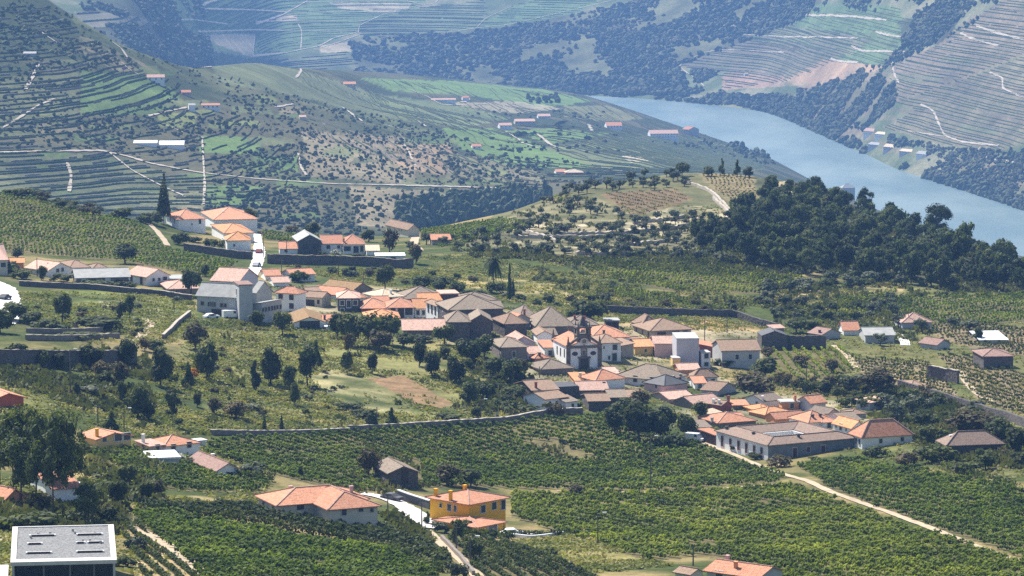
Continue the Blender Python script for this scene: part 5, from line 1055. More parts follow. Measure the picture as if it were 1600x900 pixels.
# ------------------------------------------------------------------ church
def build_church():
    P, a, R, L = solve(864, 888, 937, 576, 14, None, 'A'); L = min(max(L, 13), 17)
    ca, sa = math.cos(a), math.sin(a); sc = P.y / F * 1.01
    root = link('church', None); root.location = (P.x + R / 2 * ca - L / 2 * sa, P.y + R / 2 * sa + L / 2 * ca, P.z); root.rotation_euler = (0, 0, a)
    tag(root, 'white church with a dark granite front and a slender bell tower with a pointed spire', 'church')
    HOUSES.append((900, 545, 'church', root, None, None))
    Hh = 35 * sc; rise = 11 * sc; f = -L / 2
    wall_mesh(root, R, L, Hh, 'gable', 'L', rise, 'white')
    ro = roof_parts(root, R, L, Hh, 'gable', 'L', rise, 'terra', .25)
    g = MATS['granite']
    for sx in (-1, 1): MB().box(sx * R / 2 - .5, sx * R / 2 + .5, f - .22, f + .3, -2, Hh + .1).box(sx * R / 2 - .6, sx * R / 2 + .6, f - .32, f + .35, Hh + .1, Hh + .4).build('pilaster', g, root)
    MB().box(-R / 2 + .5, R / 2 - .5, f - .25, f + .1, Hh - .55, Hh + .1).build('cornice', g, root)
    tw = 2.9; tz = Hh + rise - .4
    pd = MB()
    for sx in (-1, 1): pd.bar((sx * (R / 2), f - .1, Hh + .35), (sx * tw * .45, f - .1, tz + .9), .42)
    pd.bar((0, f - .08, Hh + .2), (-tw * .46, f - .08, tz + .2), .15); pd.bar((0, f - .08, Hh + .2), (tw * .46, f - .08, tz + .2), .15)
    pd.build('pediment', g, root)
    md = MB(); V = [(1.15 * math.cos(t) * (1), f - q, Hh + 1.15 + .8 * math.sin(t)) for q in (.05, .2) for t in [2 * math.pi * i / 16 for i in range(16)]]
    md.add(V, [(i, (i + 1) % 16, 16 + (i + 1) % 16, 16 + i) for i in range(16)] + [tuple(range(16, 32))[::-1], tuple(range(16))]); mo = md.build('medallion', MATS['frame'], root)
    b = MB(); b.box(-.45, .45, f - .27, f - .2, Hh + .75, Hh + 1.6).build('carving', g, mo)
    for sx in (-1, 1):
        o = MB(); V = [(sx * R * .29 + .75 * math.cos(t), f - q, Hh * .66 + .52 * math.sin(t)) for q in (-.05, .12) for t in [2 * math.pi * i / 14 for i in range(14)]]
        o.add(V, [(i, (i + 1) % 14, 14 + (i + 1) % 14, 14 + i) for i in range(14)] + [tuple(range(14, 28))[::-1]]).build('oval_window', MATS['shutter'], root)
    n = MB(); n.box(-.75, -.55, f - .25, f, Hh * .5, Hh * .88).box(.55, .75, f - .25, f, Hh * .5, Hh * .88).box(-.55, .55, f - .25, f, Hh * .84, Hh * .88); no = n.build('niche', g, root)
    MB().box(-.4, .4, f - .1, f, Hh * .52, Hh * .8).build('statue', MATS['granite'], no)
    d = MB(); d.box(-1.35, -.95, f - .3, f, -.5, Hh * .44).box(.95, 1.35, f - .3, f, -.5, Hh * .44).box(-1.6, 1.6, f - .4, f, Hh * .44, Hh * .52); dr = d.build('portal', g, root)
    MB().box(-.95, .95, f - .08, f + .05, -.4, Hh * .44).build('door', MATS['shutter'], dr)
    # bell tower over the front gable
    tf = f + .1; th = 25 * sc - .4
    t = MB(); w2 = tw / 2
    for sx in (-1, 1):
        for yy in (tf, tf + tw - .7): t.box(sx * w2 - (.35 if sx > 0 else .35), sx * w2 + .35, yy, yy + .7, tz + th * .42, tz + th * .86)
    t.box(-w2 - .3, w2 + .3, tf, tf + tw, tz - 1.0, tz + th * .42).box(-w2 - .5, w2 + .5, tf - .15, tf + tw + .15, tz + th * .42 - .25, tz + th * .42 + .002)
    t.box(-w2 - .55, w2 + .55, tf - .2, tf + tw + .2, tz + th * .86, tz + th * .98)
    to = t.build('bell_tower', g, root)
    bl = MB().cyl(0, tf + tw / 2, tz + th * .5, tz + th * .72, .6, .3, 8); bl.build('bell', MATS['frame'], to)
    sp = MB(); zt = tz + th * .98; V = [(-w2, tf + .1, zt), (w2, tf + .1, zt), (w2, tf + tw - .1, zt), (-w2, tf + tw - .1, zt), (0, tf + tw / 2, zt + 17 * sc)]
    V2 = [(-w2 * .5, tf + tw * .28, zt + 4.5 * sc), (w2 * .5, tf + tw * .28, zt + 4.5 * sc), (w2 * .5, tf + tw * .72, zt + 4.5 * sc), (-w2 * .5, tf + tw * .72, zt + 4.5 * sc)]
    sp.add(V[:4] + V2 + [V[4]], [(0, 1, 5, 4), (1, 2, 6, 5), (2, 3, 7, 6), (3, 0, 4, 7), (4, 5, 8), (5, 6, 8), (6, 7, 8), (7, 4, 8)]); so_ = sp.build('spire', MATS['darkstone'], to)
    for sx in (-1, 1):
        for yy in (tf + .2, tf + tw - .2): MB().cyl(sx * w2, yy, zt, zt + 1.3, .22, .03, 6).build('pinnacle', g, to)
    for sx in (-1, 1):
        for yy in (f + .1, L / 2 - .3): MB().box(sx * R / 2 - .3, sx * R / 2 + .3, yy - .3, yy + .3, Hh + .4, Hh + 1.0).cyl(sx * R / 2, yy, Hh + 1.0, Hh + 2.5, .3, .05, 6).build('pinnacle', g, root)
    MB().box(-.08, .08, L / 2 - .3, L / 2 - .15, Hh + rise, Hh + rise + 1.5).box(-.45, .45, L / 2 - .3, L / 2 - .15, Hh + rise + .9, Hh + rise + 1.05).build('cross', g, root)
    for t_, zz in ((.25, 3.4), (.5, 3.2), (.72, 3.2)): opening(root, 'window', 'L', R, L, t_ * L, zz, .6, 1.7, 'granite', 'glass')
build_church()
# ------------------------------------------------------------------ flat-roofed building at the lower left
def build_pavilion():
    P = at(18, 916, 'A'); zr = P.z + 3.3; y0 = (zr - CZ) / float(ray_ut(800, 877)[1]); y1 = (zr - CZ) / float(ray_ut(800, 821)[1])
    xa, xb = float(ray_ut(17, 877)[0]) * y0, float(ray_ut(182, 877)[0]) * y0; L = y1 - y0; R = xb - xa
    root = link('flat_roofed_building', None); uc = (xa + xb) / 2 / y0; root.location = (uc * (y0 + y1) / 2, (y0 + y1) / 2, P.z); root.rotation_euler = (0, 0, -math.atan(uc)); tag(root, 'modern building with a white-framed gravel flat roof in the lower left corner', 'building')
    HOUSES.append((100, 850, 'flat gravel roof', root, None, None))
    a, b, h = R / 2, L / 2, 3.3
    fr_ = MB().box(-a, -a + .75, -b, b, h - .5, h + .02).box(a - .75, a, -b, b, h - .5, h + .02).box(-a + .75, a - .75, -b, -b + 2.0, h - .5, h + .02).box(-a + .75, a - .75, b - .4, b, h - .5, h + .02)
    rf = fr_.build('roof_frame', MATS['frame'], root)
    MB().box(-a + .75, a - .75, -b + 2.0, b - .4, h - .45, h - .12).build('gravel_roof', MATS['gravel'], root)
    for y_, xs in ((.73, (-.36, -.08)), (.73, (.14, .42)), (.46, (-.38, -.22)), (.46, (.13, .23)), (.46, (.25, .42)), (.16, (-.39, -.12)), (.16, (.13, .42))):
        s = MB().box(xs[0] * R * .92, xs[1] * R * .92, -b + L * (y_ * .85 + .1), -b + L * (y_ * .85 + .1) + .55, h - .12, h + .12).build('skylight', MATS['lampwhite'], root)
        MB().box(xs[0] * R * .92 + .2, xs[1] * R * .92 - .2, -b + L * (y_ * .85 + .1) - .03, -b + L * (y_ * .85 + .1) + .3, h - .1, h + .135).build('pane', MATS['shutter'], s)
    for i in range(9): q = MB().cyl(rnd.uniform(-.38, .38) * R, rnd.uniform(-.3, .42) * L, h - .12, h + .25, .16, .16, 6).build('vent', MATS['fibro'], root)
    MB().box(-a + .2, -a + .5, -b + .4, b - .4, -3, h - .5).box(a - .5, a - .2, -b + .4, b - .4, -3, h - .5).box(-a + .5, a - .5, b - .7, b - .4, -3, h - .5).build('wall', MATS['greywall'], root)
    MB().box(-a + .5, a - .5, -b + 5.4, -b + 5.6, -3, h - .5).build('glass_wall', MATS['glass'], root)
    for x_ in (-.2, .05, .28): MB().box(x_ * R, x_ * R + .25, -b + 5.0, -b + 5.3, -3, h - .5).build('column', MATS['fibro'], root)
    MB().box(-a - 1.6, -a - .4, -b + .5, -b + 9, -3, 1.2).build('side_wall', MATS['lampwhite'], root)
k = NT('roof_gravel'); g_ = k.geo(); MATS['gravel'] = k.done(k.bsdf(k.ramp(k.noise(g_, 4.0, 3, .8), [(.35, (.09, .09, .09)), (.65, (.3, .3, .3))]), .95, .1))
build_pavilion()
# ------------------------------------------------------------------ stone walls along the ground
def resample(pts, step, layer):
    pts = [np.array(p, float) for p in pts]; d = []
    for p, q in zip(pts, pts[1:]):
        n = max(1, int(np.linalg.norm(q - p) / 5)); d += [p + (q - p) * i / n for i in range(n)]
    d.append(pts[-1]); W = [at(p[0], p[1], layer) for p in d]; out = []
    W = [W[0]] + [(a + b * 2 + c) / 4 for a, b, c in zip(W, W[1:], W[2:])] + [W[-1]]
    for p, q in zip(W, W[1:]):
        n = max(1, int((q - p).length / step))
        out += [p.lerp(q, i / n) for i in range(n)]
    out.append(W[-1]); o = np.array([(p.x, p.y) for p in out])
    if len(o) > 4:
        s = o.copy(); s[1:-1] = .25 * o[:-2] + .5 * o[1:-1] + .25 * o[2:]; o = s
    return o
def side(o):
    t = np.gradient(o, axis=0); t /= np.linalg.norm(t, axis=1)[:, None] + 1e-9
    return np.stack([-t[:, 1], t[:, 0]], 1)
def wall_line(name, label, pts, h, th=.6, mat='stone', cat='wall', coping='palestone', jag=.06, layer='A'):
    o = resample(pts, 2.0, layer); n = side(o); z = ground_many(o[:, 0], o[:, 1]); m = len(o)
    hh = h * (1 + nrg.uniform(-jag, jag, m)); c = o.mean(0); zc = z.mean()
    root = link(name, None); root.location = (c[0], c[1], zc); tag(root, label, cat)
    def strip(w_, z0, z1):
        V = []
        for sgn, zz in ((-1, z0), (1, z0), (1, z1), (-1, z1)):
            p = o + n * w_ / 2 * sgn; V.append(np.stack([p[:, 0] - c[0], p[:, 1] - c[1], zz - zc], 1))
        V = np.stack(V, 1).reshape(-1, 3); Fs = []
        for i in range(m - 1):
            for a_, b_ in ((0, 1), (1, 2), (2, 3), (3, 0)): Fs.append((4 * i + a_, 4 * i + b_, 4 * i + 4 + b_, 4 * i + 4 + a_))
        Fs += [(0, 3, 2, 1), (4 * m - 4, 4 * m - 3, 4 * m - 2, 4 * m - 1)]
        return V, Fs
    V, Fs = strip(th, z - 1.5, z + hh); link('masonry', poly_mesh('masonry', V, Fs, MATS[mat]), root)
    if coping: V, Fs = strip(th + .16, z + hh + .004, z + hh + .16); link('coping', poly_mesh('coping', V, Fs, MATS[coping]), root)
    return root
wall_line('garden_wall', 'tall dark garden wall below the ridge-top row of houses', [(418, 412), (452, 413), (520, 414), (580, 416), (625, 420), (645, 418)], 2.7, .7, 'darkstone', coping='stone')
wall_line('garden_wall', 'dark wall under the small white house at the top of the white lane', [(288, 392), (330, 398), (372, 404), (394, 405)], 2.2, .6, 'darkstone', coping='stone')
wall_line('boundary_wall', 'long stone wall dividing the meadow from the big vineyard', [(545, 675), (600, 673), (680, 668), (760, 663), (800, 660), (830, 653), (868, 648), (910, 646)], 1.3, .6, 'stone')
wall_line('boundary_wall', 'low stone wall at the top of the vineyard left of the long stone wall', [(330, 679), (400, 680), (480, 679), (545, 676)], .9, .6, 'stone')
wall_line('retaining_wall', 'dark retaining wall under the narrow bright green vineyard', [(938, 487), (985, 490), (1040, 492), (1100, 494), (1148, 495), (1185, 508), (1215, 516)], 1.9, .7, 'darkstone', coping=None)
wall_line('retaining_wall', 'long dark diagonal wall on the right-hand slope', [(1404, 607), (1440, 617), (1480, 628), (1530, 645), (1570, 656), (1612, 672)], 2.0, .7, 'darkstone', coping=None)
wall_line('retaining_wall', 'high dark terrace wall overgrown with ivy at the left edge', [(-30, 572), (40, 573), (120, 574), (180, 573), (212, 570)], 3.6, .8, 'darkstone', coping='stone', jag=.03)
wall_line('terrace_wall', 'lower of the two thin garden terrace walls above the ivy wall', [(40, 531), (100, 532), (150, 530), (186, 528)], 1.1, .5, 'stone')
wall_line('terrace_wall', 'upper of the two thin garden terrace walls above the ivy wall', [(42, 520), (90, 521), (130, 520), (160, 518)], 1.0, .5, 'stone')
wall_line('field_wall', 'crumbling field wall running down from the cooperative yard', [(297, 492), (280, 505), (265, 520), (255, 530)], 1.0, .6, 'stone')
wall_line('field_wall', 'dark wall along the lane in front of the far left houses', [(30, 447), (80, 450), (140, 452), (200, 458), (250, 462), (300, 470)], 1.4, .6, 'darkstone')
wall_line('yard_wall', 'tall dark yard wall between the stone ruin and the russet house', [(1230, 545), (1260, 546), (1290, 546)], 3.6, .5, 'darkstone', coping=None)
wall_line('retaining_wall', 'short dark retaining wall beside the curving track on the right', [(1450, 592), (1478, 596), (1497, 600)], 3.2, .6, 'darkstone', coping='palestone')
wall_line('driveway_wall', 'dark low wall with white coping beside the driveway of the orange house', [(622, 779), (640, 786), (660, 792), (672, 796)], 1.6, .4, 'slate', coping='lampwhite', jag=0)
wall_line('garden_wall', 'white-topped low wall in front of the hedge by the orange house', [(797, 839), (830, 843), (858, 840), (880, 836)], .7, .4, 'lampwhite', coping=None, jag=0)
wall_line('lane_wall', 'low stone wall along the lane at the bottom centre', [(690, 843), (705, 858), (722, 876), (740, 900)], .8, .5, 'stone', coping=None)
for pts, lb in (([(870, 368), (960, 366), (1040, 360), (1080, 352)], 'pale dry-stone terrace wall across the middle of the olive hill'), ([(800, 372), (870, 373), (960, 372)], 'dry-stone terrace wall left of the bare pale terraces'),
                ([(985, 384), (1030, 380), (1060, 378)], 'short dry-stone wall under the bare pale terraces'), ([(1070, 284), (1110, 300), (1140, 330)], 'pale stone wall descending from the olive hilltop'),
                ([(1115, 312), (1135, 330), (1142, 345)], 'lower pale wall beside the dark wood on the olive hill'), ([(900, 398), (950, 399), (1000, 398)], 'lowest dry-stone terrace wall of the olive hill'),
                ([(815, 362), (850, 372), (870, 380)], 'short slanting dry-stone wall at the left of the olive hill'), ([(990, 350), (1040, 345), (1080, 340)], 'dry-stone wall at the upper edge of the bare pale terraces')):
    wall_line('dry_stone_wall', lb, pts, 1.1, .9, 'palestone', coping=None, jag=.3)
# ------------------------------------------------------------------ roads, tracks and paths
def road(name, pts, wd, mat, layer='A', off=.14, step=2.5, wob=.12):
    o = resample(pts, step, layer); n = side(o); m = len(o); V = []
    wv = wd * (1 + wob * nrg.uniform(-1, 1, m))
    for s in (-.5, 0, .5):
        p = o + n * (wv * s)[:, None]; V.append(np.stack([p[:, 0], p[:, 1], ground_many(p[:, 0], p[:, 1]) + off], 1))
    V = np.stack(V, 1).reshape(-1, 3)
    Fs = [q for i in range(m - 1) for q in ((3 * i, 3 * i + 3, 3 * i + 4, 3 * i + 1), (3 * i + 1, 3 * i + 4, 3 * i + 5, 3 * i + 2))]
    tag(link(name, np_mesh(name, V, Fs, MATS[mat], smooth=True)), kind='structure')
road('lane', [(404, 384), (406, 398), (402, 412), (396, 425), (392, 432)], 3.6, 'road')
road('lane', [(402, 366), (404, 384)], 2.5, 'road')
road('driveway', [(566, 772), (590, 776), (612, 782), (632, 792), (648, 803), (660, 812), (668, 826)], 4.2, 'road', off=.2)
road('yard', [(640, 800), (655, 812), (664, 824)], 4.5, 'road', off=.26)
road('yard', [(796, 834), (830, 836), (858, 834), (876, 832)], 2.2, 'road')
road('yard', [(-20, 440), (4, 450), (12, 470), (14, 490), (0, 505)], 7.0, 'road')
road('yard', [(135, 775), (160, 772), (190, 776), (222, 780)], 4.0, 'road')
road('lane', [(664, 828), (684, 845), (706, 862), (728, 882), (752, 908)], 2.2, 'dirt')
road('track', [(200, 822), (240, 838), (275, 862), (305, 885), (330, 915)], 2.6, 'dirt')
road('track', [(1226, 742), (1262, 752), (1300, 770), (1380, 798), (1450, 824), (1530, 856), (1620, 888)], 1.6, 'dirt')
road('track', [(1075, 684), (1110, 696), (1150, 712), (1190, 730), (1226, 742)], 1.6, 'dirt')
road('path', [(870, 768), (930, 769), (1010, 770), (1100, 766), (1215, 757)], 1.2, 'dirt')
road('track', [(1496, 578), (1506, 592), (1514, 604), (1530, 618), (1552, 630)], 1.8, 'dirt')
road('track', [(1303, 540), (1320, 552), (1332, 565), (1338, 576)], 1.8, 'dirt')
road('track', [(1405, 520), (1412, 530), (1415, 540)], 2.6, 'road')
road('path', [(262, 384), (254, 372), (244, 360), (228, 345)], 2.0, 'dirt')
road('path', [(236, 500), (232, 512), (222, 524), (214, 534)], 2.4, 'dirt')
road('path', [(655, 392), (645, 380), (650, 370)], 3, 'dirt')
for pts, wd in (([(-40, 240), (60, 237), (160, 236), (200, 245), (235, 256), (310, 270), (400, 280), (520, 288), (620, 290), (700, 292), (800, 295), (860, 300)], 6),
                ([(170, 238), (205, 266), (250, 290), (290, 308)], 3), ([(105, 255), (112, 275), (108, 300)], 5), ([(5, 200), (30, 185), (60, 165), (85, 155)], 4), ([(40, 140), (55, 115), (60, 100)], 5),
                ([(60, 48), (90, 68)], 4), ([(175, 66), (190, 76), (200, 92)], 4), ([(190, 98), (205, 112), (215, 116)], 3), ([(230, 182), (262, 175), (292, 168)], 4), ([(245, 192), (270, 200), (285, 207)], 3),
                ([(316, 215), (317, 240), (320, 290), (318, 320)], 3), ([(466, 240), (470, 262), (480, 276)], 4), ([(430, 168), (458, 163)], 4), ([(462, 122), (472, 112), (470, 108)], 5), ([(535, 168), (550, 178), (565, 190)], 6),
                ([(640, 140), (670, 152), (690, 165), (760, 163)], 5), ([(600, 195), (640, 205), (690, 215)], 4), ([(650, 188), (665, 198)], 5), ([(790, 205), (820, 225), (840, 232)], 5), ([(840, 210), (858, 225), (868, 230)], 8),
                ([(730, 150), (735, 158), (720, 160)], 6), ([(920, 195), (925, 205)], 9), ([(630, 225), (640, 240), (650, 262)], 4), ([(690, 345), (700, 320), (705, 295)], 4), ([(985, 250), (970, 244), (1022, 248)], 5), ([(300, 78), (325, 72), (330, 60)], 4)):
    road('track', pts, wd * .45, 'fardirt', 'B', .6, 5, .5)
for pts, wd in (([(316, 10), (322, 5), (340, 0)], 8), ([(315, 14), (400, 16), (470, 20), (540, 18), (600, 20), (660, 8)], 6), ([(255, 32), (300, 31), (355, 38)], 5), ([(400, 38), (440, 24), (480, 2)], 7), ([(310, 50), (400, 47), (460, 48), (560, 48)], 5),
                ([(400, 34), (440, 33), (560, 34), (590, 28)], 5), ([(466, 38), (472, 48), (470, 78)], 6), ([(395, 90), (398, 56)], 6), ([(395, 88), (450, 82), (500, 72), (520, 60), (560, 50)], 7), ([(500, 75), (530, 66), (560, 55)], 5),
                ([(560, 52), (561, 40), (600, 22), (640, 14)], 4), ([(640, 55), (680, 54), (745, 44), (800, 38), (850, 26), (910, 12), (960, 0)], 5), ([(746, 42), (760, 28), (800, 10)], 5), ([(470, 4), (540, 2), (640, 2), (660, 8), (680, 6), (686, 0)], 6),
                ([(1062, 108), (1060, 102), (1100, 82), (1130, 78), (1225, 82)], 5), ([(1150, 54), (1230, 58), (1340, 60)], 5), ([(1062, 106), (1090, 125), (1100, 135)], 4), ([(1220, 26), (1260, 24), (1330, 26), (1385, 32)], 6), ([(1368, 50), (1390, 56), (1430, 62)], 6), ([(1330, 72), (1345, 80), (1420, 82)], 6), ([(1298, 92), (1315, 97), (1340, 98)], 6),
                ([(1525, 40), (1540, 47), (1580, 58), (1620, 68)], 7), ([(1500, 52), (1520, 62), (1560, 72)], 7), ([(1395, 105), (1398, 120), (1405, 130)], 7), ([(1390, 100), (1400, 98)], 8), ([(1438, 164), (1458, 172), (1465, 190), (1475, 212), (1500, 222), (1560, 228)], 7), ([(1546, 114), (1568, 122), (1565, 138), (1590, 150), (1620, 156)], 7), ([(1418, 205), (1460, 212), (1475, 214)], 4), ([(1530, 232), (1545, 248), (1580, 255), (1620, 262)], 8), ([(1100, 60), (1130, 40), (1175, 28)], 3)):
    road('track', pts, wd * .3, 'fardirt', 'D', .9, 8, .5)
# ------------------------------------------------------------------ poles and lamps
def landmark(px, py, skip=None):
    best = min((h for h in HOUSES if h[2] != skip), key=lambda h: (h[0] - px) ** 2 + (1.6 * (h[1] - py)) ** 2)
    return best
POLES = [(110, 545, 622, 1), (153, 631, 665, 0), (194, 638, 676, 1), (14, 588, 612, 0), (272, 450, 486, 0), (58, 402, 432, 0), (11, 404, 428, 0), (412, 362, 402, 0), (440, 404, 437, 0), (448, 376, 402, 0), (529, 410, 432, 0), (568, 424, 454, 0), (1101, 498, 532, 0), (1136, 492, 520, 0), (1260, 566, 600, 0), (1272, 570, 602, 0),
         (1419, 486, 512, 0), (1305, 492, 520, 0), (1358, 612, 634, 0), (589, 635, 671, 0), (751, 624, 656, 1), (766, 590, 622, 0), (553, 726, 768, 0), (606, 771, 802, 0), (659, 784, 824, 0), (713, 818, 864, 0), (735, 838, 886, 1), (934, 801, 852, 1), (1016, 680, 765, 1), (1083, 850, 884, 0), (868, 628, 652, 0), (843, 572, 590, 0), (1240, 490, 515, 0)]
FD = ('wooden pole', 'thin pole', 'street lamp')
_seen = {}
def unique(label):
    _seen[label] = _seen.get(label, 0) + 1
    return label
def short(l):
    w_ = l.split(); return ' '.join(w_[:7])
LABELQ = []      # (object, base label, px, py): made distinct afterwards
for x, yt, yb, lamp in POLES:
    P = at(x, yb, 'A'); h = (yb - yt) * P.y / F
    r = link('street_lamp' if lamp else 'utility_pole', None); r.location = P
    MB().cyl(0, 0, -.5, h, .14, .09, 7).build('pole', MATS['pole'], r)
    if lamp:
        MB().bar((0, 0, h - .1), (1.0, 0, h + .15), .05).build('arm', MATS['pole'], r); MB().box(.8, 1.5, -.14, .14, h + .1, h + .28).build('lamp_head', MATS['lampwhite'], r)
    else: MB().bar((-.7, 0, h - .5), (.7, 0, h - .5), .06).build('crossarm', MATS['pole'], r)
    tag(r, None, 'lamp' if lamp else 'pole', 'street lamps' if lamp else 'poles carrying wires')
    LABELQ.append((r, ('tall lamp on a thin post' if lamp else 'thin dark pole'), x, yb))
def vehicle(px, py, yaw, ln, wd, ht, mat, van, label):
    P = at(px, py, 'A'); r = link('parked_van' if van else 'parked_car', None); r.location = P; r.rotation_euler = (0, 0, math.radians(yaw)); a = ln / 2; b = wd / 2
    bd = MB(); V = []; prof = [(-a, .35), (-a, ht if van else .85), (a * .45, ht) if van else (-a * .75, .9), (a * .75, .95) if van else (-a * .45, ht), (a, .85) if van else (a * .2, ht), (a, .35) if van else (a * .55, .9)]
    if not van: prof += [(a, .8), (a, .35)]
    n = len(prof); V = [(x, s * b, z) for s in (-1, 1) for x, z in prof]
    bd.add(V, [tuple(range(n))[::-1], tuple(range(n, 2 * n))] + [(i, (i + 1) % n, n + (i + 1) % n, n + i) for i in range(n)]); body = bd.build('body', MATS[mat], r)
    MB().box(-a * .3 if not van else a * .1, a * .25 if not van else a * .4, -b - .02, b + .02, ht * .62, ht * .9).build('side_window', MATS['glass'], r)
    for sx in (-.6, .6):
        for sy in (-1, 1):
            w_ = MB().cyl(0, 0, -.1, .1, .32, .32, 10).build('wheel', MATS['tyre'], r); w_.location = (sx * a, sy * b, .32); w_.rotation_euler = (math.pi / 2, 0, 0)
    tag(r, label, 'van' if van else 'car', 'vehicles parked in the village')
vehicle(362, 497, 20, 4.8, 1.9, 2.1, 'carwhite', True, 'white van parked against the foot of the cooperative tower')
vehicle(330, 498, 30, 4.2, 1.7, 1.4, 'carwhite', False, 'pale car half hidden by grass beside the cooperative')
vehicle(401, 417, 80, 4.0, 1.7, 1.4, 'greywall', False, 'grey car at the lower end of the white lane')
vehicle(612, 782, -35, 4.2, 1.7, 1.4, 'slate', False, 'dark car on the white driveway behind the cream hip-roofed house')
vehicle(800, 838, 10, 4.1, 1.7, 1.4, 'carwhite', False, 'white car in the paved yard right of the orange house')
vehicle(405, 396, 85, 4.0, 1.7, 1.4, 'wine', False, 'dark red car halfway up the white lane')
vehicle(8, 468, 70, 4.2, 1.7, 1.4, 'slate', False, 'dark car in the bright yard at the left edge')
vehicle(955, 584, 20, 4.0, 1.7, 1.4, 'greywall', False, 'grey car on the square right of the church door')
vehicle(1086, 690, -30, 4.3, 1.8, 1.9, 'carwhite', True, 'white van on the track left of the winery')
vehicle(108, 762, 10, 4.2, 1.7, 1.4, 'carwhite', False, 'pale car seen between the pine trunks at the lower left')
# ------------------------------------------------------------------ trees
def lumps(n, rx, rz, cz, r0, r1, rng, shell=.75):
    C = []
    for i in range(n):
        d = rng.normal(0, 1, 3); d /= np.linalg.norm(d); q = shell * rng.uniform(.45, 1) ** .5
        C.append((d[0] * rx * q, d[1] * rx * q, cz + d[2] * rz * q, rng.uniform(r0, r1)))
    return C
def crown_mesh(name, C, nl, size, mat, rng, squash=1.0, core=.8):
    tot = sum(c[3] ** 2 for c in C); Vs, Fs, base = [], [], 0; iv, if_ = ico()
    for x, y, z, r in C:
        n = max(6, int(nl * r * r / tot)); d = rng.normal(0, 1, (n, 3)); d /= np.linalg.norm(d, axis=1)[:, None]
        P = np.array((x, y, z)) + d * r * rng.uniform(.75, 1.12, (n, 1)) * np.array((1, 1, squash))
        V, Fq = leaf_quads(P, d + np.array((0, 0, .35)), size, rng); Vs.append(V); Fs.append(Fq + base); base += len(V)
        if core:
            V = iv * r * core * rng.uniform(.75, 1.1, (12, 1)) * np.array((1, 1, squash)) + np.array((x, y, z))
            Vs.append(V); q = np.concatenate([if_, if_[:, :1]], 1) + base; Fs.append(q); base += 12
    V = np.concatenate(Vs); Fq = np.concatenate(Fs)
    me = bpy.data.meshes.new(name); lt = Fq.tolist(); me.from_pydata(V.tolist(), [], [f[:3] if f[3] == f[0] else f for f in lt]); me.materials.append(MATS[mat]); me.update(); return me
def trunk_mesh(top, r, mat='bark', limbs=3, lean=.03, rng=None, spread=.2, base=0.0):
    b = MB(); x, y = lean * rng.uniform(-1, 1), lean * rng.uniform(-1, 1)
    n = 6; V = []; zs = (-.06, top * .5, top); rr = (r, r * .75, r * .5); xs = (0, x, x * 2); ys = (0, y, y * 2)
    for z, q, cx, cy in zip(zs, rr, xs, ys): V += [(cx + q * math.cos(2 * math.pi * i / n), cy + q * math.sin(2 * math.pi * i / n), z) for i in range(n)]
    b.add(V, [(k * n + i, k * n + (i + 1) % n, (k + 1) * n + (i + 1) % n, (k + 1) * n + i) for k in (0, 1) for i in range(n)])
    for i in range(limbs):
        a = rng.uniform(0, 6.28); z = top * rng.uniform(.5, .95); b.bar((x, y, z), (x + spread * math.cos(a), y + spread * math.sin(a), z + spread * rng.uniform(.5, 1)), r * .35)
    return poly_mesh('trunk', b.v, b.f, MATS[mat])
TMPL = {}
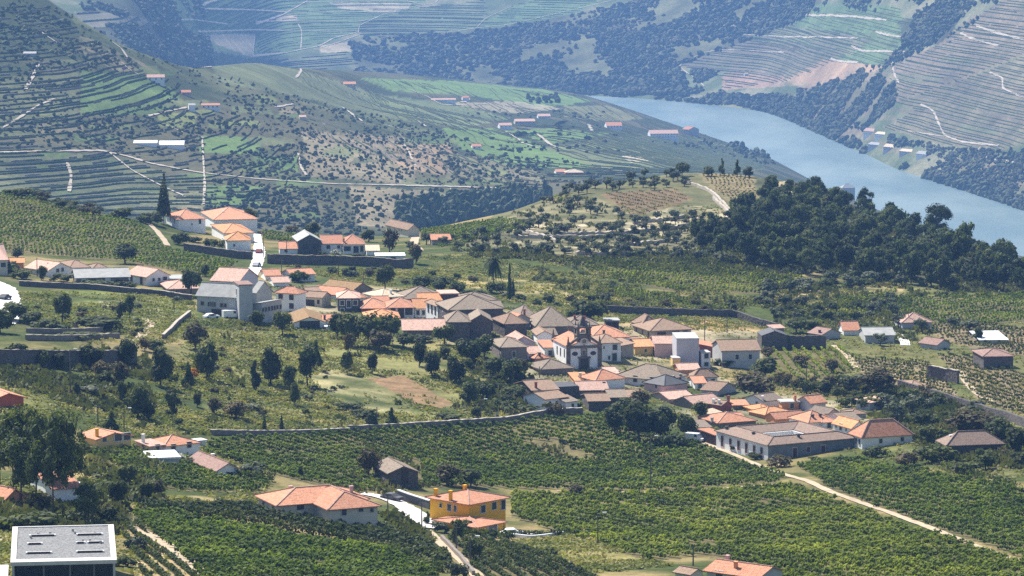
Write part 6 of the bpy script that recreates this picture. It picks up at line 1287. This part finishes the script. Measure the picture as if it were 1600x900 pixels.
def make_templates():
    for v in range(3):
        g = np.random.default_rng(100 + v)
        TMPL['round', v] = (crown_mesh('crown', lumps(16, .42, .34, .6, .14, .24, g), 620, .042, 'leaf', g), trunk_mesh(.45, .035, rng=g))
        TMPL['egg', v] = (crown_mesh('crown', lumps(16, .38, .38, .5, .16, .25, g), 650, .04, 'leaf', g), trunk_mesh(.3, .04, rng=g))
        TMPL['brown', v] = (crown_mesh('crown', lumps(15, .42, .34, .55, .14, .23, g), 560, .042, 'brownleaf', g, core=.6), trunk_mesh(.4, .035, rng=g))
        C = [(g.uniform(-.3, .3) * (1.1 - abs(z - .72)), g.uniform(-.3, .3), z, g.uniform(.11, .2)) for z in g.uniform(.42, .9, 15)]
        TMPL['pine', v] = (crown_mesh('crown', C, 560, .04, 'pine', g, .75), trunk_mesh(.8, .022, limbs=6, rng=g, spread=.25))
        C = [(g.uniform(-1, 1) * .38 * (1.02 - z), g.uniform(-1, 1) * .38 * (1.02 - z), z, .06 + .17 * (1 - z)) for z in np.linspace(.22, .93, 20)]
        C2 = lumps(30, .47, .34, .64, .09, .17, g, .95)
        TMPL['bigpine', v] = (crown_mesh('crown', C2, 1900, .021, 'pine', g, .8, .72), trunk_mesh(.7, .02, limbs=7, rng=g, spread=.3))
        TMPL['conical', v] = (crown_mesh('crown', C, 560, .036, 'pine', g), trunk_mesh(.5, .03, rng=g))
        C = [(g.uniform(-.33, .33), g.uniform(-.33, .33), g.uniform(.38, .8), g.uniform(.12, .2)) for _ in range(13)]
        TMPL['olive', v] = (crown_mesh('crown', C, 380, .05, 'olive', g, .85, .7), trunk_mesh(.45, .05, rng=g))
        C = [(g.uniform(-.36, .36), g.uniform(-.36, .36), g.uniform(.2, .6), g.uniform(.16, .27)) for _ in range(10)]
        TMPL['bush', v] = (crown_mesh('foliage', C, 360, .055, 'leaf', g, .9), None)
        TMPL['scrubbush', v] = (crown_mesh('foliage', C, 320, .055, 'olive', g, .9), None)
        TMPL['brownbush', v] = (crown_mesh('foliage', C, 320, .055, 'brownleaf', g, .9, .6), None)
        TMPL['flowerbush', v] = (crown_mesh('foliage', C, 320, .05, 'blossom', g, .9), None)
        TMPL['orangebush', v] = (crown_mesh('foliage', C, 260, .06, 'autumn', g, .9), None)
        C = [(g.uniform(-.06, .06), g.uniform(-.06, .06), z, .28 * (1.05 - z) + .06) for z in np.linspace(.12, .92, 9)]
        TMPL['cypress', v] = (crown_mesh('crown', C, 400, .04, 'pine', g), trunk_mesh(.2, .05, rng=g))
    g = np.random.default_rng(300); C = []
    for i, z in enumerate(np.linspace(.22, .97, 15)):
        r = .46 * (1 - z) ** .8 + .03
        for q in range(6 if z < .8 else 3):
            a = q * 1.05 + i * .5; C.append((r * .65 * math.cos(a), r * .65 * math.sin(a), z - .02, max(.035, r * .28)))
    TMPL['spire', 0] = (crown_mesh('crown', C, 1100, .028, 'pine', g, .4), trunk_mesh(.97, .018, limbs=0, rng=g, lean=0))
    V, Fs, base = [], [], 0; vv = []; ff = []
    for i in range(85):                        # palm fronds: arched strips
        a = g.uniform(0, 6.28); el = g.uniform(-.5, 1.2); n = 5; ln = g.uniform(.42, .55); pts = []
        for k_ in range(n + 1):
            s = k_ / n; rr = ln * s * math.cos(el * (1 - s * .6)); zz = .8 + ln * (math.sin(el) * s - .75 * s * s)
            w_ = .05 * (1 - s) ** .4 + .008; pts += [(rr * math.cos(a) - w_ * math.sin(a), rr * math.sin(a) + w_ * math.cos(a), zz - .01), (rr * math.cos(a) + w_ * math.sin(a), rr * math.sin(a) - w_ * math.cos(a), zz - .01)]
        b = len(vv); vv += pts; ff += [(b + 2 * q, b + 2 * q + 1, b + 2 * q + 3, b + 2 * q + 2) for q in range(n)]
    TMPL['palm', 0] = (poly_mesh('fronds', vv, ff, MATS['pine']), trunk_mesh(.8, .03, limbs=0, rng=g, lean=.01))
    for v in (1, 2): TMPL['palm', v] = TMPL['palm', 0]; TMPL['spire', v] = TMPL['spire', 0]
make_templates()
NAMES = dict(round='broadleaf_tree', egg='dense_tree', brown='brownish_tree', pine='pine_tree', conical='conifer', bigpine='pine_tree', olive='olive_tree', bush='bush', scrubbush='bush', brownbush='bush', flowerbush='flowering_bush', orangebush='bush', cypress='cypress', spire='conifer', palm='palm_tree')
DESC = dict(round='dark green broadleaf tree', egg='dense dark rounded tree', brown='brownish green tree', pine='dark pine with a bare trunk', conical='dark conical conifer', bigpine='dark spreading pine', olive='grey-green olive tree', bush='dark green bush', scrubbush='grey-green bush', brownbush='brownish bush', flowerbush='pale flowering bush', orangebush='bright orange bush', cypress='small dark cypress', spire='very tall narrow conifer', palm='palm with drooping fronds')
def tree(kind, P, wd, ht, group=None, label=None):
    c, t = TMPL[kind, rnd.randrange(3)]; bushy = t is None
    r = link(NAMES[kind], None if not bushy else c); r.location = P; r.rotation_euler = (0, 0, rnd.uniform(0, 6.28)); r.scale = (wd, wd, ht)
    if not bushy:
        o = link('fronds' if kind == 'palm' else 'crown', c, r); link('trunk', t, r)
    tag(r, label, 'bush' if bushy else 'tree', group); return r
T = [('round', 97, 503, 36, 44), ('pine', 191, 514, 22, 42), ('pine', 203, 504, 20, 42), ('bush', 82, 516, 52, 26), ('bush', 150, 513, 66, 22), ('egg', 251, 603, 44, 66), ('egg', 323, 592, 46, 60), ('brown', 305, 546, 46, 44), ('conical', 294, 608, 24, 42), ('orangebush', 305, 590, 13, 22),
     ('egg', 216, 654, 48, 54), ('egg', 232, 657, 24, 28), ('pine', 270, 668, 26, 54), ('egg', 308, 636, 18, 24), ('conical', 174, 674, 30, 32), ('bigpine', 22, 772, 80, 128), ('bigpine', 56, 780, 78, 136), ('bigpine', 84, 808, 78, 160), ('bigpine', 104, 784, 66, 120), ('bigpine', 0, 764, 76, 120), ('bigpine', 34, 792, 76, 110), ('bigpine', 74, 772, 70, 112),
     ('bigpine', 138, 824, 56, 68), ('bush', 165, 818, 40, 36), ('round', 185, 792, 34, 44), ('bush', 170, 768, 40, 22), ('round', 200, 758, 34, 34), ('bush', 214, 770, 24, 18), ('brown', 247, 780, 26, 32), ('round', 230, 786, 26, 36), ('conical', 398, 610, 24, 48), ('egg', 423, 602, 40, 62), ('egg', 452, 612, 30, 44), ('egg', 461, 634, 22, 38), ('round', 481, 604, 38, 62), ('conical', 494, 578, 22, 44),
     ('round', 542, 584, 26, 44), ('brown', 545, 553, 26, 42), ('round', 582, 583, 24, 38), ('cypress', 413, 678, 14, 30), ('cypress', 440, 677, 14, 28), ('egg', 580, 671, 24, 26), ('conical', 612, 668, 24, 32), ('egg', 732, 633, 38, 40), ('egg', 711, 599, 44, 52), ('egg', 655, 572, 34, 48), ('egg', 675, 587, 40, 46), ('round', 730, 566, 58, 42), ('round', 695, 538, 44, 38), ('round', 758, 560, 44, 42),
     ('round', 545, 540, 56, 62), ('round', 577, 542, 62, 64), ('round', 606, 538, 52, 58), ('round', 528, 528, 42, 48), ('brown', 592, 550, 60, 44), ('round', 632, 545, 40, 30), ('bush', 655, 535, 50, 20), ('round', 441, 524, 36, 40), ('egg', 400, 514, 30, 30), ('brownbush', 868, 650, 34, 30), ('bush', 895, 640, 24, 20), ('bush', 824, 646, 34, 16),
     ('round', 1000, 692, 74, 74), ('round', 962, 680, 58, 56), ('round', 1036, 692, 66, 66), ('round', 1072, 684, 46, 48), ('brown', 1000, 640, 44, 38), ('round', 1094, 656, 36, 34), ('bush', 1050, 700, 46, 34), ('round', 980, 655, 50, 40), ('brown', 1178, 624, 76, 46), ('brown', 1515, 684, 84, 48), ('round', 1560, 700, 56, 44), ('round', 1590, 715, 50, 50), ('egg', 1448, 698, 44, 36),
     ('brown', 1372, 618, 70, 46), ('olive', 1335, 612, 44, 30), ('olive', 1400, 660, 40, 34), ('olive', 1425, 650, 44, 36), ('olive', 1385, 640, 36, 28), ('round', 1440, 672, 40, 32), ('olive', 1410, 690, 36, 22), ('round', 920, 510, 64, 44), ('round', 900, 508, 30, 28), ('palm', 771, 450, 30, 52), ('cypress', 796, 468, 13, 56), ('cypress', 802, 464, 10, 28), ('bush', 774, 458, 26, 22),
     ('round', 602, 452, 34, 36), ('bush', 465, 441, 26, 22), ('egg', 540, 432, 20, 14), ('round', 196, 412, 44, 32), ('egg', 28, 404, 24, 18), ('round', 298, 462, 34, 44), ('egg', 321, 432, 18, 20), ('spire', 256, 350, 30, 78), ('bush', 238, 350, 30, 24), ('bush', 190, 340, 34, 20), ('bush', 112, 318, 20, 12), ('bush', 36, 305, 30, 14), ('bush', 60, 308, 18, 16), ('bush', 14, 303, 22, 10),
     ('egg', 355, 355, 28, 28), ('egg', 390, 356, 28, 36), ('conical', 372, 354, 20, 26), ('bush', 282, 382, 24, 24), ('bush', 340, 388, 22, 18), ('bush', 325, 384, 18, 14), ('bush', 304, 378, 24, 12), ('egg', 487, 368, 30, 22), ('brown', 455, 366, 26, 14), ('brown', 609, 394, 30, 38), ('egg', 576, 378, 28, 20), ('brown', 650, 412, 26, 32), ('flowerbush', 480, 396, 14, 14), ('flowerbush', 527, 400, 17, 15), ('bush', 503, 400, 12, 10), ('bush', 560, 402, 22, 8),
     ('olive', 692, 384, 18, 16), ('olive', 666, 382, 20, 20), ('olive', 640, 392, 18, 16), ('olive', 705, 376, 18, 12), ('pine', 1391, 345, 20, 30), ('bigpine', 1465, 378, 46, 58), ('pine', 1508, 400, 30, 52), ('pine', 1572, 412, 36, 40), ('round', 1066, 275, 24, 22), ('conical', 1128, 274, 13, 27), ('conical', 1152, 275, 14, 26), ('egg', 1108, 275, 24, 16), ('egg', 1170, 277, 20, 18),
     ('brown', 575, 745, 40, 50), ('brown', 700, 758, 46, 34), ('round', 735, 760, 40, 30), ('egg', 470, 748, 10, 20), ('brown', 900, 776, 34, 20), ('bush', 938, 776, 18, 20), ('scrubbush', 690, 832, 30, 22), ('bush', 722, 830, 30, 22), ('egg', 770, 830, 26, 16), ('conical', 668, 820, 16, 22), ('pine', 712, 862, 22, 52), ('round', 740, 880, 30, 40), ('scrubbush', 715, 905, 36, 36), ('scrubbush', 395, 745, 40, 28), ('bush', 355, 735, 34, 16),
     ('flowerbush', 282, 722, 20, 20), ('bush', 300, 728, 30, 16), ('brownbush', 1220, 730, 42, 26), ('bush', 1275, 722, 20, 12), ('bush', 1150, 706, 20, 14), ('bush', 1180, 718, 22, 14), ('bush', 1250, 765, 20, 14), ('bush', 1365, 715, 34, 26), ('brownbush', 1415, 728, 44, 34), ('bush', 1460, 722, 50, 34), ('bush', 1510, 740, 44, 26), ('round', 1540, 735, 40, 26), ('flowerbush', 1150, 572, 24, 17), ('bush', 1130, 572, 30, 14),
     ('round', 1195, 590, 50, 32), ('brown', 1200, 560, 26, 18), ('brown', 1252, 572, 32, 18), ('brown', 1300, 582, 28, 22), ('round', 1245, 520, 40, 24), ('egg', 1268, 520, 34, 22), ('olive', 1375, 540, 26, 20), ('olive', 1440, 520, 30, 24), ('olive', 1405, 510, 28, 22), ('olive', 1490, 512, 26, 18), ('olive', 1515, 520, 36, 22), ('egg', 1527, 532, 20, 22), ('olive', 1540, 556, 30, 16), ('bush', 1345, 520, 30, 12), ('egg', 690, 455, 40, 24), ('egg', 715, 462, 30, 24), ('round', 660, 452, 40, 22), ('bush', 740, 470, 34, 22),
     ('round', 800, 600, 50, 44), ('round', 775, 590, 44, 40), ('brown', 815, 588, 36, 34), ('bush', 845, 575, 40, 12), ('round', 760, 625, 36, 26), ('bush', 790, 640, 40, 18), ('bush', 800, 618, 40, 20), ('egg', 26, 570, 46, 36), ('egg', 66, 574, 36, 30), ('egg', 92, 576, 30, 26), ('egg', 140, 576, 46, 40), ('egg', 196, 575, 42, 48), ('brown', 160, 592, 34, 30), ('egg', 167, 600, 34, 22), ('brown', 188, 606, 34, 42), ('egg', 190, 624, 22, 30), ('egg', 120, 620, 14, 24), ('egg', 20, 500, 60, 30), ('egg', 0, 520, 50, 40), ('egg', 52, 508, 40, 22), ('bush', 175, 512, 40, 18), ('bush', 115, 528, 60, 10), ('brown', 226, 548, 22, 22), ('bush', 240, 545, 30, 20),
     ('bush', 570, 652, 40, 16), ('bush', 545, 640, 40, 14), ('bush', 700, 655, 40, 12), ('egg', 745, 654, 24, 20), ('brown', 370, 655, 46, 30), ('brown', 335, 648, 30, 28), ('scrubbush', 390, 642, 30, 14), ('scrubbush', 130, 615, 40, 16), ('bush', 20, 830, 70, 36), ('bush', 60, 828, 60, 34), ('brown', 60, 800, 50, 34), ('bush', 120, 812, 40, 22), ('scrubbush', 210, 862, 30, 30), ('bush', 195, 885, 40, 26), ('bush', 10, 428, 40, 24), ('egg', 65, 438, 20, 24), ('bush', 32, 436, 30, 20), ('bush', 95, 440, 30, 16), ('bush', 150, 450, 40, 14), ('bush', 190, 452, 40, 18), ('bush', 130, 446, 30, 12)]
for kd, x, y, wpx, hpx in T:
    P = at(x, y, 'A'); s = P.y / F
    if (500 < x < 840 and 480 < y < 615) or (930 < x < 1110 and 600 < y < 705): wpx *= .84; hpx *= .84
    r = tree(kd, P, wpx * s * 1.08, hpx * s * 1.05)
    r['group'] = {'bush': 'bushes', 'tree': 'trees'}[r['category']] + ' in and around the village'
    LABELQ.append((r, ('tall ' if hpx > 120 else 'large ' if wpx > 48 else 'small ' if wpx < 25 else '') + DESC[kd], x, y))
# repeated trees of the wood and the olive terraces
def scatter(kind, poly, n, w0, w1, a0, a1, group, label, mind=0):
    P = sample_layer('A', poly, n * 4); keep = []
    for p in P:
        if len(keep) >= n: break
        if mind and any((p[0] - q[0]) ** 2 + (p[1] - q[1]) ** 2 < mind * mind for q in keep): continue
        keep.append(p)
    for p in keep:
        w_ = rnd.uniform(w0, w1); kd = kind if isinstance(kind, str) else rnd.choice(kind)
        r = tree(kd, Vector(p), w_, w_ * rnd.uniform(a0, a1), group, label)
        if not label.startswith(('tree in the dense', 'olive tree')): LABELQ.append((r, ('low ' if r['category'] == 'bush' else 'small ') + DESC[kd], *[float(q) for q in to_px(p[0], p[1], p[2])]))
WOOD = [(1095, 372), (1150, 345), (1195, 305), (1235, 288), (1300, 312), (1400, 352), (1500, 392), (1620, 425), (1640, 462), (1500, 456), (1400, 440), (1250, 428), (1120, 412), (1075, 385)]
scatter(['pine', 'egg', 'round', 'bigpine', 'pine'], WOOD, 272, 4.2, 7.2, .95, 1.5, 'trees of the dense wood on the hill', 'tree in the dense dark wood covering the right side of the hill', 3.2)
scatter('round', WOOD, 28, 4.5, 7, .8, 1.1, 'trees of the dense wood on the hill', 'tree in the dense dark wood covering the right side of the hill', 4)
HILL = [(700, 392), (800, 335), (870, 308), (940, 312), (985, 345), (1080, 338), (1110, 370), (1080, 395), (980, 405), (880, 402), (760, 398)]
scatter('olive', HILL, 135, 2.5, 4.4, .75, 1.0, 'olive trees on the stony hill terraces', 'olive tree on the stony terraces of the low hill above the village', 3.5)
scatter('olive', [(860, 300), (940, 284), (1060, 270), (1090, 285), (1060, 296), (940, 300), (880, 312)], 36, 3, 5, .75, 1.0, 'olive trees on the stony hill terraces', 'olive tree on the stony terraces of the low hill above the village', 4)
scatter(['olive', 'scrubbush'], [(800, 396), (1000, 404), (1110, 408), (1250, 432), (1260, 424), (1110, 400), (960, 396)], 28, 2.6, 4.6, .7, .95, 'trees along the foot of the hill', 'grey-green tree in the belt along the foot of the wooded hill', 4)
scatter(['olive', 'bush', 'scrubbush'], [(1190, 455), (1290, 438), (1420, 440), (1410, 452), (1290, 450), (1200, 470)], 26, 3.5, 6, .7, .9, 'round trees edging the dry field', 'small round tree edging the dry brown field below the wood', 5)
scatter(['olive', 'scrubbush', 'bush'], [(1180, 470), (1300, 475), (1420, 465), (1400, 500), (1300, 500), (1200, 500)], 26, 2.8, 4.6, .7, .9, 'olives above the right-hand houses', 'grey-green tree on the slope above the scattered right-hand houses', 4)
scatter(['scrubbush', 'bush', 'brownbush'], [(780, 460), (960, 472), (1180, 478), (1200, 500), (1160, 490), (950, 482), (800, 478)], 20, 2, 4, .6, .9, 'bushes on the dry slope behind the village', 'low bush on the dry grassy slope behind the village', 4)
scatter(['scrubbush', 'bush', 'brownbush'], [(430, 415), (640, 425), (760, 440), (700, 452), (560, 440), (450, 430)], 20, 2, 4, .6, .9, 'bushes in the dry grass below the ridge', 'low bush in the dry grass below the dark garden wall', 4)
scatter(['scrubbush', 'bush', 'brownbush'], [(30, 465), (300, 470), (290, 520), (200, 530), (40, 500)], 18, 1.5, 3.0, .6, .9, 'bushes in the left meadow', 'low bush in the green meadow below the far left houses', 3)
scatter(['scrubbush', 'bush', 'brownbush'], [(240, 560), (420, 520), (540, 560), (560, 660), (330, 672), (200, 660)], 24, 1.2, 2.6, .6, .95, 'bushes in the central meadow', 'low bush in the rough central meadow', 2.5)
scatter(['bush', 'brownbush', 'scrubbush'], [(1320, 590), (1500, 625), (1600, 680), (1600, 735), (1480, 720), (1430, 660), (1360, 650)], 42, 2.5, 5, .7, 1.0, 'bushes on the right-hand slope', 'bush in the thicket right of the white tiled house', 3)
scatter(['bush', 'round', 'brownbush'], [(1215, 595), (1330, 600), (1345, 640), (1300, 632), (1230, 612)], 18, 2.2, 4.2, .7, 1.0, 'bushes behind the terracotta roofs', 'bush between the terracotta roofs and the bright little vineyard', 3)
scatter(['bush', 'round'], [(640, 545), (760, 545), (830, 600), (800, 640), (760, 640), (690, 560)], 20, 2.2, 4.2, .7, 1.0, 'bushes below the mansion', 'bush in the gardens below the stone mansion', 3)
scatter(['bush', 'scrubbush', 'brownbush'], [(0, 296), (60, 303), (130, 322), (230, 345), (245, 352), (130, 334), (50, 313), (0, 305)], 16, 2.5, 5, .6, .9, 'bushes along the left ridge', 'low bush along the crest of the upper left vineyard', 4)
# distinct labels for the single trees, bushes and poles
ONES = ['', 'first', 'second', 'third', 'fourth', 'fifth', 'sixth', 'seventh', 'eighth', 'ninth', 'tenth', 'eleventh', 'twelfth', 'thirteenth', 'fourteenth', 'fifteenth', 'sixteenth', 'seventeenth', 'eighteenth', 'nineteenth']
def ordinal(i):
    if i < 20: return ONES[i]
    return ['twentieth', 'thirtieth', 'fortieth'][i // 10 - 2] if i % 10 == 0 else ['twenty', 'thirty', 'forty'][i // 10 - 2] + '-' + ONES[i % 10]
def finish_labels():
    buckets = {}
    for o, base, px, py in LABELQ:
        hx, hy, lab, root = landmark(px, py)[:4]; short_ = LM.get(root.name, root.name.split('.')[0].replace('_', ' '))
        dx, dy = px - hx, py - hy
        rel = ('left of' if dx < 0 else 'right of') if abs(dx) > 1.2 * abs(dy) else ('below' if dy > 0 else 'above')
        buckets.setdefault((base, rel, short_), []).append((px, o))
    for (base, rel, s), it in buckets.items():
        it.sort(key=lambda q: q[0])
        for i, (px, o) in enumerate(it):
            lb = f'{base} {rel} the {s}'
            if len(it) > 1: lb += ', ' + ('leftmost' if i == 0 else 'rightmost' if i == len(it) - 1 else ordinal(i + 1) + ' from the left') + ' of its kind there'
            o['label'] = ' '.join(lb.split()[:16])
LM = {}
finish_labels()
# ------------------------------------------------------------------ vineyards of the near slopes
def clump(leaves, rng):
    C = rng.normal(0, 1, (leaves, 3)); C /= np.linalg.norm(C, axis=1)[:, None]; N = C.copy()
    C = C * np.array((.6, .21, .4)) * rng.uniform(.6, 1, (leaves, 1)) + np.array((0, 0, .78))
    V, Fq = leaf_quads(C, N + np.array((0, 0, .7)), .225, rng)
    return V, Fq
iv_, if_2 = ico()
for fi, (poly, row, sp, mat, size, label, holes, step, leaves, drop) in enumerate(VINES):
    W = np.array([at(x, y, 'A')[:2] for x, y in poly]); HW = [[tuple(at(x, y, 'A')[:2]) for x, y in h] for h in holes]
    cx, cy = np.mean([p[0] for p in poly]), np.mean([p[1] for p in poly]); a = at(cx, cy, 'A'); b = at(cx + row[0], cy + row[1], 'A')
    d = np.array((b.x - a.x, b.y - a.y)); d /= np.linalg.norm(d); nn = np.array((-d[1], d[0]))
    u = W @ d; v = W @ nn; pts = []
    for k_, vv in enumerate(np.arange(v.min(), v.max(), sp)):
        uu = np.arange(u.min(), u.max(), step) + rnd.uniform(0, step); q = uu[:, None] * d + (vv + .35 * np.sin(uu / 23 + k_ * .02))[:, None] * nn; pts.append(q)
    pts = np.concatenate(pts); m = inpoly(pts[:, 0], pts[:, 1], [tuple(w_) for w_ in W])
    for h in HW: m &= ~inpoly(pts[:, 0], pts[:, 1], h)
    gap = fbm(pts[:, 0], pts[:, 1], 16, 91 + fi, 3); m &= (nrg.random(len(pts)) > drop) & (gap > -.72)
    pts = pts[m]; n = len(pts)
    if n == 0: continue
    pts += nrg.normal(0, .06, pts.shape); P = np.stack([pts[:, 0], pts[:, 1], ground_many(pts[:, 0], pts[:, 1])], 1)
    vig = np.clip(1 + .25 * fbm(pts[:, 0], pts[:, 1], 30, 95, 3), .75, 1.2); ang = math.atan2(d[1], d[0]); Vs, Fs, base = [], [], 0
    for var in range(4):
        g = np.random.default_rng(500 + var); tv, tf = clump(leaves + 5, g); sel = np.arange(n) % 4 == var; k_ = sel.sum()
        sc = np.stack([size * nrg.uniform(.85, 1.15, k_), size * nrg.uniform(.8, 1.2, k_), size * vig[sel] * nrg.uniform(.75, 1.25, k_)], 1)
        V, Fq = batch(tv, tf, P[sel], ang + nrg.normal(0, .2, k_) + np.pi * (nrg.random(k_) > .5), sc); Vs.append(V); Fs.append(Fq + base); base += len(V)
    # woody stems and posts stay hidden under the leaves; one joined mass per vineyard
    tag(link('vineyard', np_mesh('vineyard', np.concatenate(Vs), np.concatenate(Fs), MATS[mat])), label, 'vineyard', kind='stuff')
# ------------------------------------------------------------------ grass and low scrub on the open ground
BARE = [[(578, 590), (630, 586), (712, 632), (690, 638), (650, 632)], [(478, 588), (520, 578), (600, 600), (650, 640), (600, 648), (520, 622)]]
def tufts(name, specs, mat, label, size, leaves=5, flat=.5):
    Vs, Fs, base = [], [], 0
    for poly, n in specs:
        P = sample_layer('A', poly, n)
        if len(P) == 0: continue
        qx, qy = to_px(P[:, 0], P[:, 1], P[:, 2])
        for bp in BARE: k_ = ~inpoly(qx, qy, bp) | (nrg.random(len(qx)) < .06); P = P[k_]; qx = qx[k_]; qy = qy[k_]
        pat = fbm(P[:, 0], P[:, 1], 14, 131, 3); P = P[pat > -.25 + nrg.uniform(-.2, .2, len(P))]
        for var in range(3):
            g = np.random.default_rng(700 + var); C = g.normal(0, 1, (leaves, 3)) * np.array((.5, .5, .16)) + np.array((0, 0, .25)); tv, tf = leaf_quads(C, g.normal(0, 1, (leaves, 3)) + np.array((0, 0, .6)), .33, g)
            sel = P[var::3]; k_ = len(sel); s = size * nrg.uniform(.5, 1.5, k_)
            V, Fq = batch(tv, tf, sel, nrg.uniform(0, 6, k_), np.stack([s, s, s * flat * 1.6], 1)); Vs.append(V); Fs.append(Fq + base); base += len(V)
    tag(link(name, np_mesh(name, np.concatenate(Vs), np.concatenate(Fs), MATS[mat])), label, 'grass', kind='stuff')
MEADOW = [(310, 500), (520, 500), (640, 545), (760, 560), (820, 640), (780, 655), (560, 668), (330, 678), (140, 690), (120, 600), (270, 560)]
tufts('grass', [([(960, 318), (1140, 322), (1142, 350), (960, 352)], 500), ([(150, 805), (330, 900), (200, 900)], 300), ([(860, 405), (1000, 430), (1200, 470), (1190, 500), (960, 480), (800, 430)], 3500), (MEADOW, 17000), ([(30, 455), (300, 462), (310, 520), (200, 560), (40, 505)], 4000), ([(0, 580), (130, 590), (130, 660), (0, 640)], 1500), ([(640, 400), (760, 395), (960, 450), (1190, 490), (1240, 520), (960, 515), (760, 480), (640, 440)], 5500), ([(430, 415), (700, 425), (740, 455), (560, 445)], 2500), ([(800, 846), (900, 832), (1050, 885), (930, 895)], 2200), ([(0, 800), (60, 820), (20, 900), (0, 900)], 500), ([(1190, 440), (1420, 440), (1410, 500), (1200, 500)], 2500), ([(1180, 500), (1640, 500), (1640, 780), (1340, 720), (1200, 620)], 5000), ([(400, 440), (1200, 480), (1200, 700), (900, 640), (760, 560), (420, 520)], 4000), ([(0, 690), (420, 690), (420, 800), (0, 800)], 3500), ([(230, 780), (400, 778), (400, 795), (230, 795)], 500)], 'grass', 'rough grass and dry tufts over the meadows', .75)
tufts('undergrowth', [([(860, 405), (1000, 430), (1200, 470), (1190, 500), (960, 480), (800, 430)], 420), ([(1230, 440), (1420, 436), (1620, 452), (1620, 470), (1400, 462), (1230, 470)], 500), (MEADOW, 220), ([(1320, 590), (1500, 625), (1600, 680), (1600, 735), (1480, 720), (1360, 650)], 2200), ([(640, 545), (830, 590), (820, 650), (760, 640)], 900), ([(700, 390), (1080, 395), (1250, 430), (1190, 445), (900, 410), (740, 402)], 1600), (HILL, 500), (WOOD, 3600), ([(0, 560), (230, 545), (240, 640), (130, 640), (0, 600)], 1500), ([(0, 790), (200, 790), (200, 830), (0, 830)], 700), ([(1180, 470), (1420, 460), (1480, 540), (1200, 505)], 600), ([(590, 800), (640, 815), (680, 850), (650, 848)], 120), ([(550, 700), (680, 700), (680, 775), (550, 775)], 260), ([(800, 690), (940, 690), (940, 725), (800, 725)], 60), ([(130, 700), (260, 720), (260, 790), (120, 780)], 400)], 'scrub', 'low scrub and undergrowth between the trees', 1.15, 10, .75)
# clipped hedges
def hedge(label, pts, h, wd, mat='leaf'):
    o = resample(pts, .8, 'A'); n = len(o); z = ground_many(o[:, 0], o[:, 1]); g = np.random.default_rng(int(pts[0][0])); Vs, Fs, base = [], [], 0; iv, f2 = ico()
    for i in range(n):
        for j in range(2):
            c = np.array((o[i, 0], o[i, 1], z[i] + h * (.3 + .4 * j))); d = g.normal(0, 1, (14, 3)); d /= np.linalg.norm(d, axis=1)[:, None]
            V, Fq = leaf_quads(c + d * np.array((wd, wd, h * .35)) * g.uniform(.7, 1.1, (14, 1)), d, .22, g); Vs.append(V); Fs.append(Fq + base); base += len(V)
    r = link('hedge', np_mesh('hedge', np.concatenate(Vs), np.concatenate(Fs), MATS[mat])); tag(r, label, 'hedge')
hedge('dark clipped hedge below the orange house', [(722, 838), (760, 840), (800, 842)], 1.5, .7)
hedge('clipped hedge continuing right of the gap by the orange house', [(806, 838), (835, 840), (875, 838)], 1.2, .6)
hedge('ivy-topped hedge on the wall at the lower right', [(1474, 734), (1500, 740), (1540, 752), (1584, 762)], 1.8, .9)
hedge('dark edge of tall vines along the trellised vineyard', [(222, 800), (300, 806), (400, 820), (500, 838), (600, 860), (690, 895)], 1.7, .7, 'vinedark')
hedge('bushy hedge along the upper edge of the vineyard behind the brown-roofed house', [(345, 742), (400, 752), (425, 752)], 1.8, 1.0)
